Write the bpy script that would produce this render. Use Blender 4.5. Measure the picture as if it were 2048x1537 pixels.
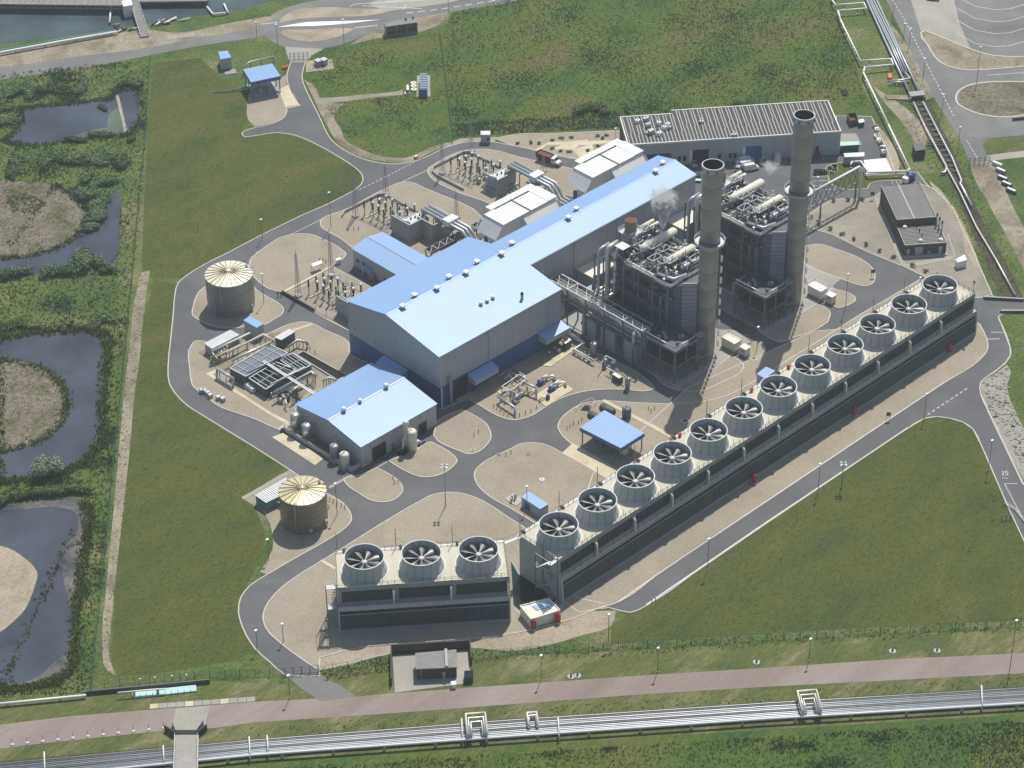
import bpy, math, random
import numpy as np
from mathutils import Vector, Matrix
random.seed(7)
RND = random.Random(11)
sc = bpy.context.scene
for _o in list(bpy.data.objects): bpy.data.objects.remove(_o, do_unlink=True)
COL = sc.collection
R = math.radians

# ------------------------------------------------------------------ camera
# World frame: X runs along the turbine hall, Y across it, Z up, metres.
F_PX, PITCH, ROLL, YAW = 5091.0, R(35.933), R(-0.694), R(43.697)
CAM = np.array([-369.60, -386.81, 421.11])
_fw = np.array([0, math.cos(PITCH), -math.sin(PITCH)]); _r0 = np.array([1., 0, 0]); _u0 = np.cross(_r0, _fw)
_rt = _r0*math.cos(ROLL)+_u0*math.sin(ROLL); _up = -_r0*math.sin(ROLL)+_u0*math.cos(ROLL)
_M = np.array([[math.cos(YAW), math.sin(YAW), 0], [-math.sin(YAW), math.cos(YAW), 0], [0, 0, 1.]])
FW, RT, UP = _M@_fw, _M@_rt, _M@_up
cam_data = bpy.data.cameras.new('camera'); cam = bpy.data.objects.new('camera', cam_data); COL.objects.link(cam)
cam_data.sensor_width = 36; cam_data.lens = 36*F_PX/2048; cam_data.clip_start = 1; cam_data.clip_end = 20000
mw = Matrix.Identity(4)
for i, ax in enumerate((RT, UP, -FW)):
    for j in range(3): mw[j][i] = ax[j]
for j in range(3): mw[j][3] = CAM[j]
cam.matrix_world = mw
sc.camera = cam
# ------------------------------------------------------------------ light
SUN_AZ, SUN_EL = R(29.8), R(59.3)
SUN = Vector((math.cos(SUN_EL)*math.cos(SUN_AZ), math.cos(SUN_EL)*math.sin(SUN_AZ), math.sin(SUN_EL)))
world = bpy.data.worlds.new('World'); sc.world = world; world.use_nodes = True
wn = world.node_tree.nodes; wl = world.node_tree.links
sky = wn.new('ShaderNodeTexSky'); sky.sky_type = 'NISHITA'; sky.sun_disc = False
sky.sun_elevation = SUN_EL; sky.sun_rotation = math.atan2(SUN.x, SUN.y); sky.air_density = 1.0; sky.dust_density = 1.2
wl.new(sky.outputs[0], wn['Background'].inputs[0]); wn['Background'].inputs[1].default_value = 0.105
sd = bpy.data.lights.new('sun', 'SUN'); sd.energy = 4.6; sd.angle = R(0.53); sd.color = (1.0, 0.95, 0.87)
so = bpy.data.objects.new('sun', sd); COL.objects.link(so); so.rotation_euler = SUN.to_track_quat('Z', 'Y').to_euler(); so.location = (0, 0, 300)
vs = sc.view_settings; vs.view_transform = 'Standard'; vs.look = 'None'; vs.exposure = 0.0; vs.gamma = 1.0; vs.use_curve_mapping = False
sc.cycles.use_denoising = True
sc.cycles.max_bounces = 6; sc.cycles.volume_bounces = 1; sc.cycles.transparent_max_bounces = 16

# ------------------------------------------------------------------ survey: image ray met with a level plane
def S(x, y, z=0.0):
    d = FW+RT*(x-1024)/F_PX-UP*(y-768.5)/F_PX
    t = (z-CAM[2])/d[2]
    return Vector(tuple(CAM+t*d))
def SX(x, y, u):            # ray met with the upright plane X = u
    d = FW+RT*(x-1024)/F_PX-UP*(y-768.5)/F_PX
    return Vector(tuple(CAM+(u-CAM[0])/d[0]*d))
def SP(pts, z=0.0): return [S(a, b, z) for a, b in pts]

# ------------------------------------------------------------------ materials
MAT = {}
def nodes_of(m): return m.node_tree.nodes, m.node_tree.links
def mat(name, col, rough=0.75, metal=0.0, var=0.12, scale=0.35, detail=5.0, bump=0.0, bscale=4.0, dirt=None, spec=0.35, streak=None):
    """noise-mottled principled material; dirt = (colour, amount, scale); streak = vertical weather streaks"""
    m = bpy.data.materials.new(name); m.use_nodes = True; n, l = nodes_of(m); b = n['Principled BSDF']
    b.inputs['Roughness'].default_value = rough; b.inputs['Metallic'].default_value = metal
    b.inputs['Specular IOR Level'].default_value = spec
    tc = n.new('ShaderNodeTexCoord')
    nz = n.new('ShaderNodeTexNoise'); nz.inputs['Scale'].default_value = scale; nz.inputs['Detail'].default_value = detail; nz.inputs['Roughness'].default_value = 0.65
    l.new(tc.outputs['Object'], nz.inputs['Vector'])
    mp = n.new('ShaderNodeMapRange'); mp.inputs[1].default_value = 0.3; mp.inputs[2].default_value = 0.7; mp.inputs[3].default_value = 1-var; mp.inputs[4].default_value = 1+var
    l.new(nz.outputs[0], mp.inputs[0])
    hs = n.new('ShaderNodeVectorMath'); hs.operation = 'SCALE'; hs.inputs[0].default_value = col[:3]
    l.new(mp.outputs[0], hs.inputs['Scale'])
    out = hs.outputs[0]
    if dirt:
        dz = n.new('ShaderNodeTexNoise'); dz.inputs['Scale'].default_value = dirt[2]; dz.inputs['Detail'].default_value = 6; l.new(tc.outputs['Object'], dz.inputs['Vector'])
        if streak:
            mpg = n.new('ShaderNodeMapping'); mpg.inputs['Scale'].default_value = streak; l.new(tc.outputs['Object'], mpg.inputs[0]); l.new(mpg.outputs[0], dz.inputs['Vector'])
        dr = n.new('ShaderNodeMapRange'); dr.inputs[1].default_value = 0.45; dr.inputs[2].default_value = 0.75; dr.inputs[4].default_value = dirt[1]; l.new(dz.outputs[0], dr.inputs[0])
        mx = n.new('ShaderNodeMixRGB'); mx.inputs[2].default_value = (*dirt[0], 1); l.new(dr.outputs[0], mx.inputs[0]); l.new(out, mx.inputs[1]); out = mx.outputs[0]
    l.new(out, b.inputs['Base Color'])
    if bump:
        bz = n.new('ShaderNodeTexNoise'); bz.inputs['Scale'].default_value = bscale; bz.inputs['Detail'].default_value = 4; l.new(tc.outputs['Object'], bz.inputs['Vector'])
        bp = n.new('ShaderNodeBump'); bp.inputs['Strength'].default_value = bump; bp.inputs['Distance'].default_value = 0.3; l.new(bz.outputs[0], bp.inputs['Height']); l.new(bp.outputs[0], b.inputs['Normal'])
    MAT[name] = m
    return m
def patch_mat(name, stops, scale, fine, rough=0.95, bump=0.5, bscale=1.2, finevar=0.35, warp=None, scale2=None):
    """large patches from a colour ramp over one noise, finer mottling from two more"""
    m = bpy.data.materials.new(name); m.use_nodes = True; n, l = nodes_of(m); b = n['Principled BSDF']
    b.inputs['Roughness'].default_value = rough; b.inputs['Specular IOR Level'].default_value = 0.1
    tc = n.new('ShaderNodeTexCoord'); v = tc.outputs['Object']
    if warp:
        mpg = n.new('ShaderNodeMapping'); mpg.inputs['Rotation'].default_value = (0, 0, warp[0]); mpg.inputs['Scale'].default_value = (warp[1], warp[2], 1); l.new(v, mpg.inputs[0]); v = mpg.outputs[0]
    a = n.new('ShaderNodeTexNoise'); a.inputs['Scale'].default_value = scale; a.inputs['Detail'].default_value = 5; a.inputs['Roughness'].default_value = 0.62; a.inputs['Distortion'].default_value = 0.6; l.new(v, a.inputs['Vector'])
    rp = n.new('ShaderNodeValToRGB'); e = rp.color_ramp.elements
    while len(e) < len(stops): e.new(0.5)
    for k, (p, c) in enumerate(stops): e[k].position = p; e[k].color = (*c, 1)
    l.new(a.outputs[0], rp.inputs[0])
    f = n.new('ShaderNodeTexNoise'); f.inputs['Scale'].default_value = fine; f.inputs['Detail'].default_value = 4; f.inputs['Roughness'].default_value = 0.75; l.new(v, f.inputs['Vector'])
    fr = n.new('ShaderNodeMapRange'); fr.inputs[1].default_value = 0.3; fr.inputs[2].default_value = 0.7; fr.inputs[3].default_value = 1-finevar; fr.inputs[4].default_value = 1+finevar; l.new(f.outputs[0], fr.inputs[0])
    sc_ = n.new('ShaderNodeVectorMath'); sc_.operation = 'SCALE'; l.new(rp.outputs[0], sc_.inputs[0]); l.new(fr.outputs[0], sc_.inputs['Scale'])
    l.new(sc_.outputs[0], b.inputs['Base Color'])
    if bump:
        bz = n.new('ShaderNodeTexNoise'); bz.inputs['Scale'].default_value = bscale; bz.inputs['Detail'].default_value = 3; bz.inputs['Roughness'].default_value = 0.7; l.new(v, bz.inputs['Vector'])
        bp = n.new('ShaderNodeBump'); bp.inputs['Strength'].default_value = bump; bp.inputs['Distance'].default_value = 0.6; l.new(bz.outputs[0], bp.inputs['Height']); l.new(bp.outputs[0], b.inputs['Normal'])
    MAT[name] = m
    return m
patch_mat('rough_grass', [(0.30, (0.0474, 0.0824, 0.0309)), (0.45, (0.0804, 0.1226, 0.0356)), (0.56, (0.1123, 0.1462, 0.045)), (0.66, (0.189, 0.1792, 0.0946)), (0.78, (0.2598, 0.2323, 0.1477))], 0.045, 0.9, bump=.7, finevar=.45)
patch_mat('field_grass', [(0.28, (0.0422, 0.0833, 0.033)), (0.43, (0.0698, 0.1178, 0.0307)), (0.55, (0.0997, 0.1362, 0.0307)), (0.65, (0.1307, 0.1247, 0.0491)), (0.78, (0.1825, 0.1408, 0.0732))], 0.024, 0.55, bump=.7, finevar=.4, warp=(R(-43), 1, 2.1))
patch_mat('lawn_grass', [(0.30, (0.053, 0.0794, 0.0302)), (0.45, (0.0754, 0.0962, 0.0268)), (0.58, (0.0934, 0.1041, 0.0302)), (0.74, (0.118, 0.1108, 0.0458))], 0.028, 0.5, bump=.45, finevar=.26, warp=(R(-43), 1, 2.6))
patch_mat('bright_grass', [(0.30, (0.054, 0.098, 0.0298)), (0.5, (0.0925, 0.1475, 0.0342)), (0.66, (0.1255, 0.1585, 0.0485)), (0.8, (0.23, 0.208, 0.12))], 0.06, 1.1, bump=.8, finevar=.5)
patch_mat('verge_grass', [(0.30, (0.076, 0.1035, 0.0362)), (0.48, (0.1145, 0.131, 0.045)), (0.60, (0.175, 0.1695, 0.0835)), (0.75, (0.274, 0.23, 0.155))], 0.07, 0.9, bump=.6, finevar=.35, warp=(R(-41), .5, 1.6))
patch_mat('dry_soil', [(0.30, (.15, .13, .09)), (0.5, (.27, .235, .175)), (0.62, (.34, .30, .23)), (0.78, (.12, .12, .05))], 0.10, 1.2, bump=.5, finevar=.3)
patch_mat('heath', [(0.30, (.075, .085, .035)), (0.45, (.15, .135, .095)), (0.6, (.20, .175, .135)), (0.76, (.115, .105, .06))], 0.09, 0.7, bump=.8, bscale=.8, finevar=.45)
patch_mat('pale_sand', [(0.3, (.26, .22, .16)), (0.5, (.36, .31, .235)), (0.7, (.42, .36, .28))], 0.10, 1.0, bump=.4, finevar=.2)
patch_mat('grey_mud', [(0.3, (.050, .052, .058)), (0.5, (.11, .11, .11)), (0.66, (.18, .165, .145)), (0.8, (.09, .10, .06))], 0.12, 1.0, bump=.3, finevar=.35)
patch_mat('gravel', [(0.3, (.285, .250, .195)), (0.5, (.330, .290, .226)), (0.7, (.370, .325, .255))], 0.07, 1.6, bump=.35, bscale=2.5, finevar=.16)
patch_mat('grey_gravel', [(0.3, (.23, .21, .175)), (0.5, (.29, .265, .22)), (0.7, (.34, .31, .26))], 0.08, 1.6, bump=.35, bscale=2.5, finevar=.18)
patch_mat('asphalt', [(0.3, (.105, .108, .114)), (0.5, (.125, .127, .132)), (0.7, (.155, .155, .156))], 0.06, 1.5, rough=.85, bump=.15, finevar=.10)
patch_mat('old_asphalt', [(0.3, (.150, .150, .146)), (0.5, (.185, .184, .178)), (0.7, (.225, .222, .212))], 0.05, 1.2, rough=.9, bump=.15, finevar=.12)
patch_mat('pale_concrete', [(0.3, (.30, .285, .25)), (0.5, (.345, .33, .29)), (0.7, (.39, .37, .33))], 0.05, 1.1, bump=.1, finevar=.10)
patch_mat('yard_concrete', [(0.3, (.48, .42, .29)), (0.5, (.57, .505, .365)), (0.7, (.62, .555, .42))], 0.18, 1.2, bump=.1, finevar=.10)
patch_mat('brick_road', [(0.3, (0.23, 0.18, 0.157)), (0.5, (0.27, 0.22, 0.197)), (0.7, (0.305, 0.26, 0.232))], 0.05, 1.5, bump=.2, finevar=.12, warp=(R(-41), .35, 1.5))
patch_mat('ditch_soil', [(0.3, (.050, .045, .035)), (0.5, (.085, .075, .055)), (0.7, (.075, .085, .03))], 0.15, 1.1, bump=.7, finevar=.4)
mat('kerb', (.52, .49, .43), var=.12, scale=.6)
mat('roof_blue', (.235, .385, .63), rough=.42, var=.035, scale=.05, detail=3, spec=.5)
mat('roof_blue_sheen', (.27, .42, .655), rough=.42, var=.03, scale=.05, detail=3, spec=.5)  # same roof blue, the near slopes' brighter sheen put into the colour
mat('wall_grey', (.40, .41, .42), rough=.55, var=.05, scale=.12, dirt=((.30, .30, .30), .30, .25), streak=(.5, .5, .06))
mat('trim_grey', (.30, .33, .37), rough=.5, var=.05)
mat('band_blue', (.050, .105, .27), rough=.5, var=.06, scale=.2)
mat('white_paint', (.74, .74, .71), rough=.5, var=.05, scale=.3, dirt=((.55, .54, .49), .25, .5))
mat('pure_white', (.80, .80, .78), rough=.45, var=.03)
mat('cream', (.72, .69, .58), rough=.6, var=.06, scale=.4, dirt=((.5, .46, .36), .3, .6))
mat('steel', (.50, .51, .52), rough=.42, metal=.65, var=.10, scale=.8)
mat('bright_steel', (.72, .72, .70), rough=.32, metal=.8, var=.06, scale=.6)
mat('galvanised', (.40, .42, .44), rough=.5, metal=.5, var=.10, scale=.8)
mat('dark_steel', (.085, .095, .105), rough=.6, metal=.2, var=.15, scale=.6)
mat('frame_steel', (.15, .17, .185), rough=.6, metal=.3, var=.12, scale=.5)
mat('insulated_pipe', (.66, .65, .60), rough=.38, metal=.55, var=.08, scale=.6)
mat('grey_pipe', (.42, .45, .47), rough=.4, metal=.4, var=.08, scale=.5)
mat('stack_metal', (.345, .34, .31), rough=.5, metal=.25, var=.06, scale=.12, dirt=((.26, .26, .26), .4, .4), streak=(.6, .6, .05))
mat('stack_rim', (.42, .43, .45), rough=.45, metal=.4, var=.06)
mat('soot', (.012, .011, .012), rough=.9, var=.2)
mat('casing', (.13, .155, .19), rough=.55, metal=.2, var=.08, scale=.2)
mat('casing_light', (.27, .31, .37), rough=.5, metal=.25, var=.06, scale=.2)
mat('tank_grey', (.37, .385, .40), rough=.5, metal=.3, var=.07, scale=.2, dirt=((.27, .26, .23), .4, .35), streak=(.6, .6, .08))
mat('tank_tan', (.34, .31, .25), rough=.45, metal=.35, var=.08, scale=.2, dirt=((.24, .23, .20), .5, .35), streak=(.3, .3, .5))
mat('tank_roof', (.74, .71, .56), rough=.42, metal=.15, var=.06, scale=.3, dirt=((.52, .46, .30), .35, .4))
mat('tank_roof_tan', (.62, .56, .36), rough=.38, metal=.3, var=.10, scale=.4, dirt=((.42, .34, .16), .4, .5))
mat('roof_rib', (.33, .29, .19), rough=.6, var=.1)
mat('deck', (.55, .52, .42), rough=.8, var=.05, scale=.5, dirt=((.44, .42, .35), .35, .4))
mat('fan_shell', (.40, .42, .42), rough=.5, var=.06, scale=.5, dirt=((.30, .31, .30), .4, .6), streak=(1, 1, .15))
mat('fan_rim', (.56, .57, .57), rough=.45, var=.04)
mat('fan_blade', (.24, .245, .25), rough=.38, metal=.35, var=.06)
mat('blade_edge', (.30, .55, .48), rough=.4)
mat('tower_grey', (.29, .31, .325), rough=.65, var=.08, scale=.3, dirt=((.2, .21, .21), .4, .4), streak=(.7, .7, .1))
mat('tower_wall', (.40, .43, .42), rough=.65, var=.06, scale=.3)
mat('louver', (.045, .052, .060), rough=.7, var=.2, scale=.5)
mat('fill_slat', (.135, .145, .155), rough=.65, var=.10, scale=.5)
mat('walk_board', (.58, .56, .47), rough=.8, var=.08)
mat('green_rail', (.10, .12, .07), rough=.6)
mat('yellow_rail', (.30, .26, .08), rough=.6)
mat('concrete', (.42, .41, .385), rough=.85, var=.08, scale=.4, dirt=((.3, .29, .27), .4, .35))
mat('wall_concrete', (.34, .345, .34), rough=.85, var=.08, scale=.3, dirt=((.25, .25, .245), .4, .3), streak=(.5, .5, .12))
mat('insulator', (.040, .030, .028), rough=.3, spec=.5)
mat('lattice', (.33, .35, .38), rough=.5, metal=.5)
mat('dark_roof', (.068, .066, .062), rough=.9, var=.12, scale=.5)
mat('roof_strip', (.36, .36, .34), rough=.7, var=.1)
mat('brick_dark', (.085, .070, .068), rough=.9, var=.12, scale=1.2)
mat('brick_brown', (.085, .050, .042), rough=.9, var=.14, scale=1.0)
mat('opening_shade', (.010, .012, .016), rough=.6, var=.1)  # near-black colour stands in for the shade inside open doorways
mat('window_glass', (.020, .026, .034), rough=.12, spec=.6, var=.05)
mat('road_paint', (.62, .61, .57), rough=.8, var=.12, scale=.8)
mat('line_paint', (.52, .51, .47), rough=.85, var=.25, scale=1.2)
mat('red_paint', (.36, .030, .028), rough=.45)
mat('dark_red', (.115, .030, .026), rough=.6, var=.15)
mat('orange', (.62, .13, .04), rough=.5)
mat('yellow', (.52, .38, .04), rough=.6)
mat('blue_paint', (.020, .065, .24), rough=.45)
mat('container_blue', (.045, .16, .36), rough=.5, var=.08)
mat('teal', (.10, .24, .24), rough=.55, var=.08)
mat('dark_green', (.010, .085, .055), rough=.5, var=.08)
mat('pale_green', (.24, .46, .30), rough=.55, var=.08)
mat('mint', (.42, .60, .55), rough=.55, var=.08)
mat('rust', (.15, .065, .035), rough=.85, var=.25, scale=1.5)
mat('rust_steel', (.26, .225, .17), rough=.7, var=.18, scale=.8)
mat('rubber', (.018, .018, .019), rough=.85)
mat('car_silver', (.55, .56, .56), rough=.22, metal=.4, spec=.6)
mat('car_white', (.72, .72, .70), rough=.22, spec=.6)
mat('car_black', (.014, .016, .02), rough=.18, spec=.7)
mat('car_green', (.055, .10, .095), rough=.2, metal=.4, spec=.6)
mat('car_red', (.25, .015, .022), rough=.2, spec=.6)
mat('cloth_navy', (.014, .018, .035), rough=.9)
mat('skin', (.42, .26, .18), rough=.6)
mat('hair', (.03, .02, .014), rough=.8)
mat('bark', (.09, .07, .05), rough=.95)
mat('timber', (.30, .275, .22), rough=.9, var=.15, scale=.6)
mat('grey_timber', (.235, .235, .22), rough=.9, var=.15, scale=.5)
mat('fence_green', (.025, .075, .055), rough=.6)
mat('stone_rubble', (.30, .285, .25), rough=.9, var=.35, scale=1.2)
def leaf_mat(name, c1, c2):
    m = bpy.data.materials.new(name); m.use_nodes = True; n, l = nodes_of(m); b = n['Principled BSDF']
    b.inputs['Roughness'].default_value = .7; b.inputs['Specular IOR Level'].default_value = .15
    g = n.new('ShaderNodeNewGeometry'); rp = n.new('ShaderNodeValToRGB'); rp.color_ramp.elements[0].color = (*c1, 1); rp.color_ramp.elements[1].color = (*c2, 1)
    l.new(g.outputs['Random Per Island'], rp.inputs[0]); l.new(rp.outputs[0], b.inputs['Base Color'])
    MAT[name] = m
leaf_mat('leaf_willow', (.085, .140, .065), (.165, .235, .105))
leaf_mat('leaf_dark', (.045, .085, .035), (.110, .160, .060))
leaf_mat('leaf_silver', (.14, .19, .12), (.26, .31, .20))
leaf_mat('leaf_reed', (.100, .140, .040), (.210, .230, .080))
leaf_mat('leaf_heather', (.10, .095, .055), (.17, .155, .105))
leaf_mat('flower_yellow', (.30, .24, .02), (.45, .36, .03))
leaf_mat('leaf_olive', (.085, .090, .042), (.16, .155, .080))
def water_mat(name, col, rough, ripple):
    m = bpy.data.materials.new(name); m.use_nodes = True; n, l = nodes_of(m); b = n['Principled BSDF']
    b.inputs['Roughness'].default_value = rough; b.inputs['IOR'].default_value = 1.33; b.inputs['Specular IOR Level'].default_value = .5
    tc = n.new('ShaderNodeTexCoord'); nz = n.new('ShaderNodeTexNoise'); nz.inputs['Scale'].default_value = .06; nz.inputs['Detail'].default_value = 7; l.new(tc.outputs['Object'], nz.inputs[0])
    rp = n.new('ShaderNodeValToRGB'); e = rp.color_ramp.elements; e[0].position = .35; e[0].color = (*[c*.75 for c in col], 1); e[1].position = .7; e[1].color = (*[c*1.5 for c in col], 1); l.new(nz.outputs[0], rp.inputs[0]); l.new(rp.outputs[0], b.inputs['Base Color'])
    bz = n.new('ShaderNodeTexNoise'); bz.inputs['Scale'].default_value = ripple; bz.inputs['Detail'].default_value = 3; l.new(tc.outputs['Object'], bz.inputs[0])
    bp = n.new('ShaderNodeBump'); bp.inputs['Strength'].default_value = .25; bp.inputs['Distance'].default_value = .1; l.new(bz.outputs[0], bp.inputs['Height']); l.new(bp.outputs[0], b.inputs['Normal'])
    MAT[name] = m
water_mat('pond_water', (.052, .062, .080), .16, 1.2)
water_mat('harbour_water', (.055, .078, .085), .2, .8)
water_mat('basin_water', (.012, .030, .028), .1, 2.0)
water_mat('algae_water', (.075, .105, .075), .35, 1.5)

# ------------------------------------------------------------------ mesh builder
class MB:
    def __init__(s): s.v = []; s.f = []
    def add(s, vs, fs):
        o = len(s.v); s.v += [tuple(p) for p in vs]; s.f += [tuple(i+o for i in f) for f in fs]; return s
    def box(s, c, d, rz=0.0, tilt=None):
        x, y, z = c; a, b, h = d[0]/2, d[1]/2, d[2]/2
        ps = [Vector(p) for p in ((-a,-b,-h),(a,-b,-h),(a,b,-h),(-a,b,-h),(-a,-b,h),(a,-b,h),(a,b,h),(-a,b,h))]
        m = Matrix.Rotation(rz, 3, 'Z')
        if tilt: m = m @ Matrix.Rotation(tilt[1], 3, tilt[0])
        return s.add([tuple(m@p+Vector(c)) for p in ps], [(3,2,1,0),(4,5,6,7),(0,1,5,4),(1,2,6,5),(2,3,7,6),(3,0,4,7)])
    def bx(s, x0, x1, y0, y1, z0, z1): return s.box(((x0+x1)/2, (y0+y1)/2, (z0+z1)/2), (abs(x1-x0), abs(y1-y0), abs(z1-z0)))
    def prism(s, poly, z0, z1):
        n = len(poly); ps = [(p[0], p[1], z0) for p in poly]+[(p[0], p[1], z1) for p in poly]
        a = sum(poly[i][0]*poly[(i+1)%n][1]-poly[(i+1)%n][0]*poly[i][1] for i in range(n))
        idx = list(range(n))
        if a < 0: ps = ps[:n][::-1]+ps[n:][::-1]
        return s.add(ps, [tuple(idx[::-1]), tuple(i+n for i in idx)]+[(i, (i+1)%n, n+(i+1)%n, n+i) for i in range(n)])
    def sheet(s, poly, z):
        n = len(poly); ps = [(p[0], p[1], z) for p in poly]
        a = sum(poly[i][0]*poly[(i+1)%n][1]-poly[(i+1)%n][0]*poly[i][1] for i in range(n))
        if a < 0: ps = ps[::-1]
        return s.add(ps, [tuple(range(n))])
    def extr(s, prof, x0, x1, axis='x'):
        """profile of (a, z) extruded along x (a = y) or along y (a = x)"""
        n = len(prof)
        P = (lambda t, a, z: (t, a, z)) if axis == 'x' else (lambda t, a, z: (a, t, z))
        ps = [P(x0, a, z) for a, z in prof]+[P(x1, a, z) for a, z in prof]
        return s.add(ps, [tuple(range(n)), tuple(range(2*n-1, n-1, -1))]+[(i, n+i, n+(i+1)%n, (i+1)%n) for i in range(n)])
    def cyl(s, x, y, z0, z1, r0, r1=None, n=12, cap=True):
        r1 = r0 if r1 is None else r1
        ps = [(x+r0*math.cos(2*math.pi*i/n), y+r0*math.sin(2*math.pi*i/n), z0) for i in range(n)]+[(x+r1*math.cos(2*math.pi*i/n), y+r1*math.sin(2*math.pi*i/n), z1) for i in range(n)]
        fs = [(i, (i+1)%n, n+(i+1)%n, n+i) for i in range(n)]
        if cap: fs += [tuple(range(n-1, -1, -1)), tuple(range(n, 2*n))]
        return s.add(ps, fs)
    def lathe(s, x, y, prof, n=24, a0=0.0, a1=2*math.pi, closed=True):
        """profile of (r, z) turned round the upright through x, y"""
        full = abs(a1-a0-2*math.pi) < 1e-6; m = n if full else n+1; k = len(prof)
        ps = [(x+r*math.cos(a0+(a1-a0)*i/n), y+r*math.sin(a0+(a1-a0)*i/n), z) for i in range(m) for r, z in prof]
        fs = []
        for i in range(n):
            j = (i+1) % m
            for q in range(k-1): fs.append((i*k+q, j*k+q, j*k+q+1, i*k+q+1))
        return s.add(ps, fs)
    def tube(s, pts, r, n=8, cap=True):
        """round pipe through the points with mitred bends"""
        P = [Vector(p) for p in pts]; k = len(P); rings = []
        prev = None
        for i in range(k):
            d = ((P[i]-P[i-1]).normalized() if i else Vector((0,0,0)))+((P[i+1]-P[i]).normalized() if i < k-1 else Vector((0,0,0)))
            if d.length < 1e-6: d = P[min(i+1,k-1)]-P[max(i-1,0)]
            d.normalize()
            if prev is None:
                a = Vector((0,0,1)).cross(d)
                if a.length < 1e-3: a = Vector((1,0,0)).cross(d)
                a.normalize()
            else:
                a = prev-d*prev.dot(d)
                if a.length < 1e-4: a = d.orthogonal()
                a.normalize()
            prev = a; b = d.cross(a)
            sc_ = 1.0
            if 0 < i < k-1:
                c = max(.35, math.cos(((P[i]-P[i-1]).angle(P[i+1]-P[i]))/2)); sc_ = 1/c if c > .7 else 1.15
            rings.append([P[i]+(a*math.cos(2*math.pi*q/n)+b*math.sin(2*math.pi*q/n))*r*sc_ for q in range(n)])
        o = [tuple(p) for rg in rings for p in rg]; fs = []
        for i in range(k-1):
            for q in range(n): fs.append((i*n+q, i*n+(q+1)%n, (i+1)*n+(q+1)%n, (i+1)*n+q))
        if cap: fs += [tuple(range(n-1, -1, -1)), tuple(range((k-1)*n, k*n))]
        return s.add(o, fs)
    def bar(s, a, b, w, h=None):
        """square bar from a to b"""
        a = Vector(a); b = Vector(b); d = (b-a); L = d.length
        if L < 1e-6: return s
        d /= L; x = Vector((0,0,1)).cross(d)
        if x.length < 1e-3: x = Vector((1,0,0))
        x.normalize(); y = d.cross(x); h = h or w
        q = [(-1,-1),(1,-1),(1,1),(-1,1)]
        ps = [a+x*w/2*i+y*h/2*j for i, j in q]+[b+x*w/2*i+y*h/2*j for i, j in q]
        return s.add([tuple(p) for p in ps], [(3,2,1,0),(4,5,6,7),(0,1,5,4),(1,2,6,5),(2,3,7,6),(3,0,4,7)])
    def quad(s, a, b, c, d): return s.add([a, b, c, d], [(0,1,2,3)])
    def mesh(s, name, m, smooth=False):
        me = bpy.data.meshes.new(name); me.from_pydata(s.v, [], s.f); me.materials.append(MAT[m])
        if smooth: me.polygons.foreach_set('use_smooth', [True]*len(me.polygons))
        me.update(); return me
    def build(s, name, m, parent=None, smooth=False, auto=None):
        off = root_loc(parent)
        if off: s.v = [(p[0]-off[0], p[1]-off[1], p[2]-off[2]) for p in s.v]
        return put(name, s.mesh(name, m, smooth), parent)
def root_loc(p):
    o = None
    while p is not None:
        o = Vector(p.location)+(o or Vector((0,0,0))); p = p.parent
    return o
def put(name, me, parent=None, loc=None, rz=0.0):
    o = bpy.data.objects.new(name, me); COL.objects.link(o); o.parent = parent
    if loc is not None: o.location = loc
    if rz: o.rotation_euler = (0, 0, rz)
    return o
def tag(o, label, cat, group=None, kind=None):
    if label: o['label'] = label
    if cat: o['category'] = cat
    if group: o['group'] = group
    if kind: o['kind'] = kind
    return o
def thing(name, label, cat, loc=(0, 0, 0), rz=0.0, group=None):
    o = bpy.data.objects.new(name, None); COL.objects.link(o); o.location = loc; o.rotation_euler = (0, 0, rz); o.empty_display_size = .5
    return tag(o, label, cat, group)
def struct(o): o['kind'] = 'structure'; return o
def stuff(o): o['kind'] = 'stuff'; return o
def copy_tree(o, parent=None):
    c = o.copy(); COL.objects.link(c); c.parent = parent
    for ch in list(o.children): copy_tree(ch, c)
    return c
def place(proto, loc, rz=0.0, label=None, group=None, scale=None):
    c = copy_tree(proto); c.location = loc; c.rotation_euler = (0, 0, rz)
    if label: c['label'] = label
    if group: c['group'] = group
    if scale: c.scale = scale
    return c
def drop(o):
    for ch in list(o.children): drop(ch)
    bpy.data.objects.remove(o, do_unlink=True)
def chaikin(p, it=2):
    """closed curve through the traced points (centripetal-like spline, corners kept)"""
    P = [Vector((q[0], q[1], 0)) for q in p]; n = len(P); out = []; k = 2*it
    for i in range(n):
        p0, p1, p2, p3 = P[i-1], P[i], P[(i+1) % n], P[(i+2) % n]; L = (p2-p1).length
        def tan(a, b, c):
            d1, d2 = b-a, c-b; l1, l2 = d1.length, d2.length
            if l1 < 1e-6 or l2 < 1e-6: return Vector((0, 0, 0))
            if d1.angle(d2) > 1.05: return Vector((0, 0, 0))
            return (d1/l1*l2+d2/l2*l1)/(l1+l2)
        t1, t2 = tan(p0, p1, p2)*L, tan(p1, p2, p3)*L
        for j in range(k):
            t = j/k; out.append(p1*(2*t**3-3*t*t+1)+t1*(t**3-2*t*t+t)+p2*(-2*t**3+3*t*t)+t2*(t**3-t*t))
    return out
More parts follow.
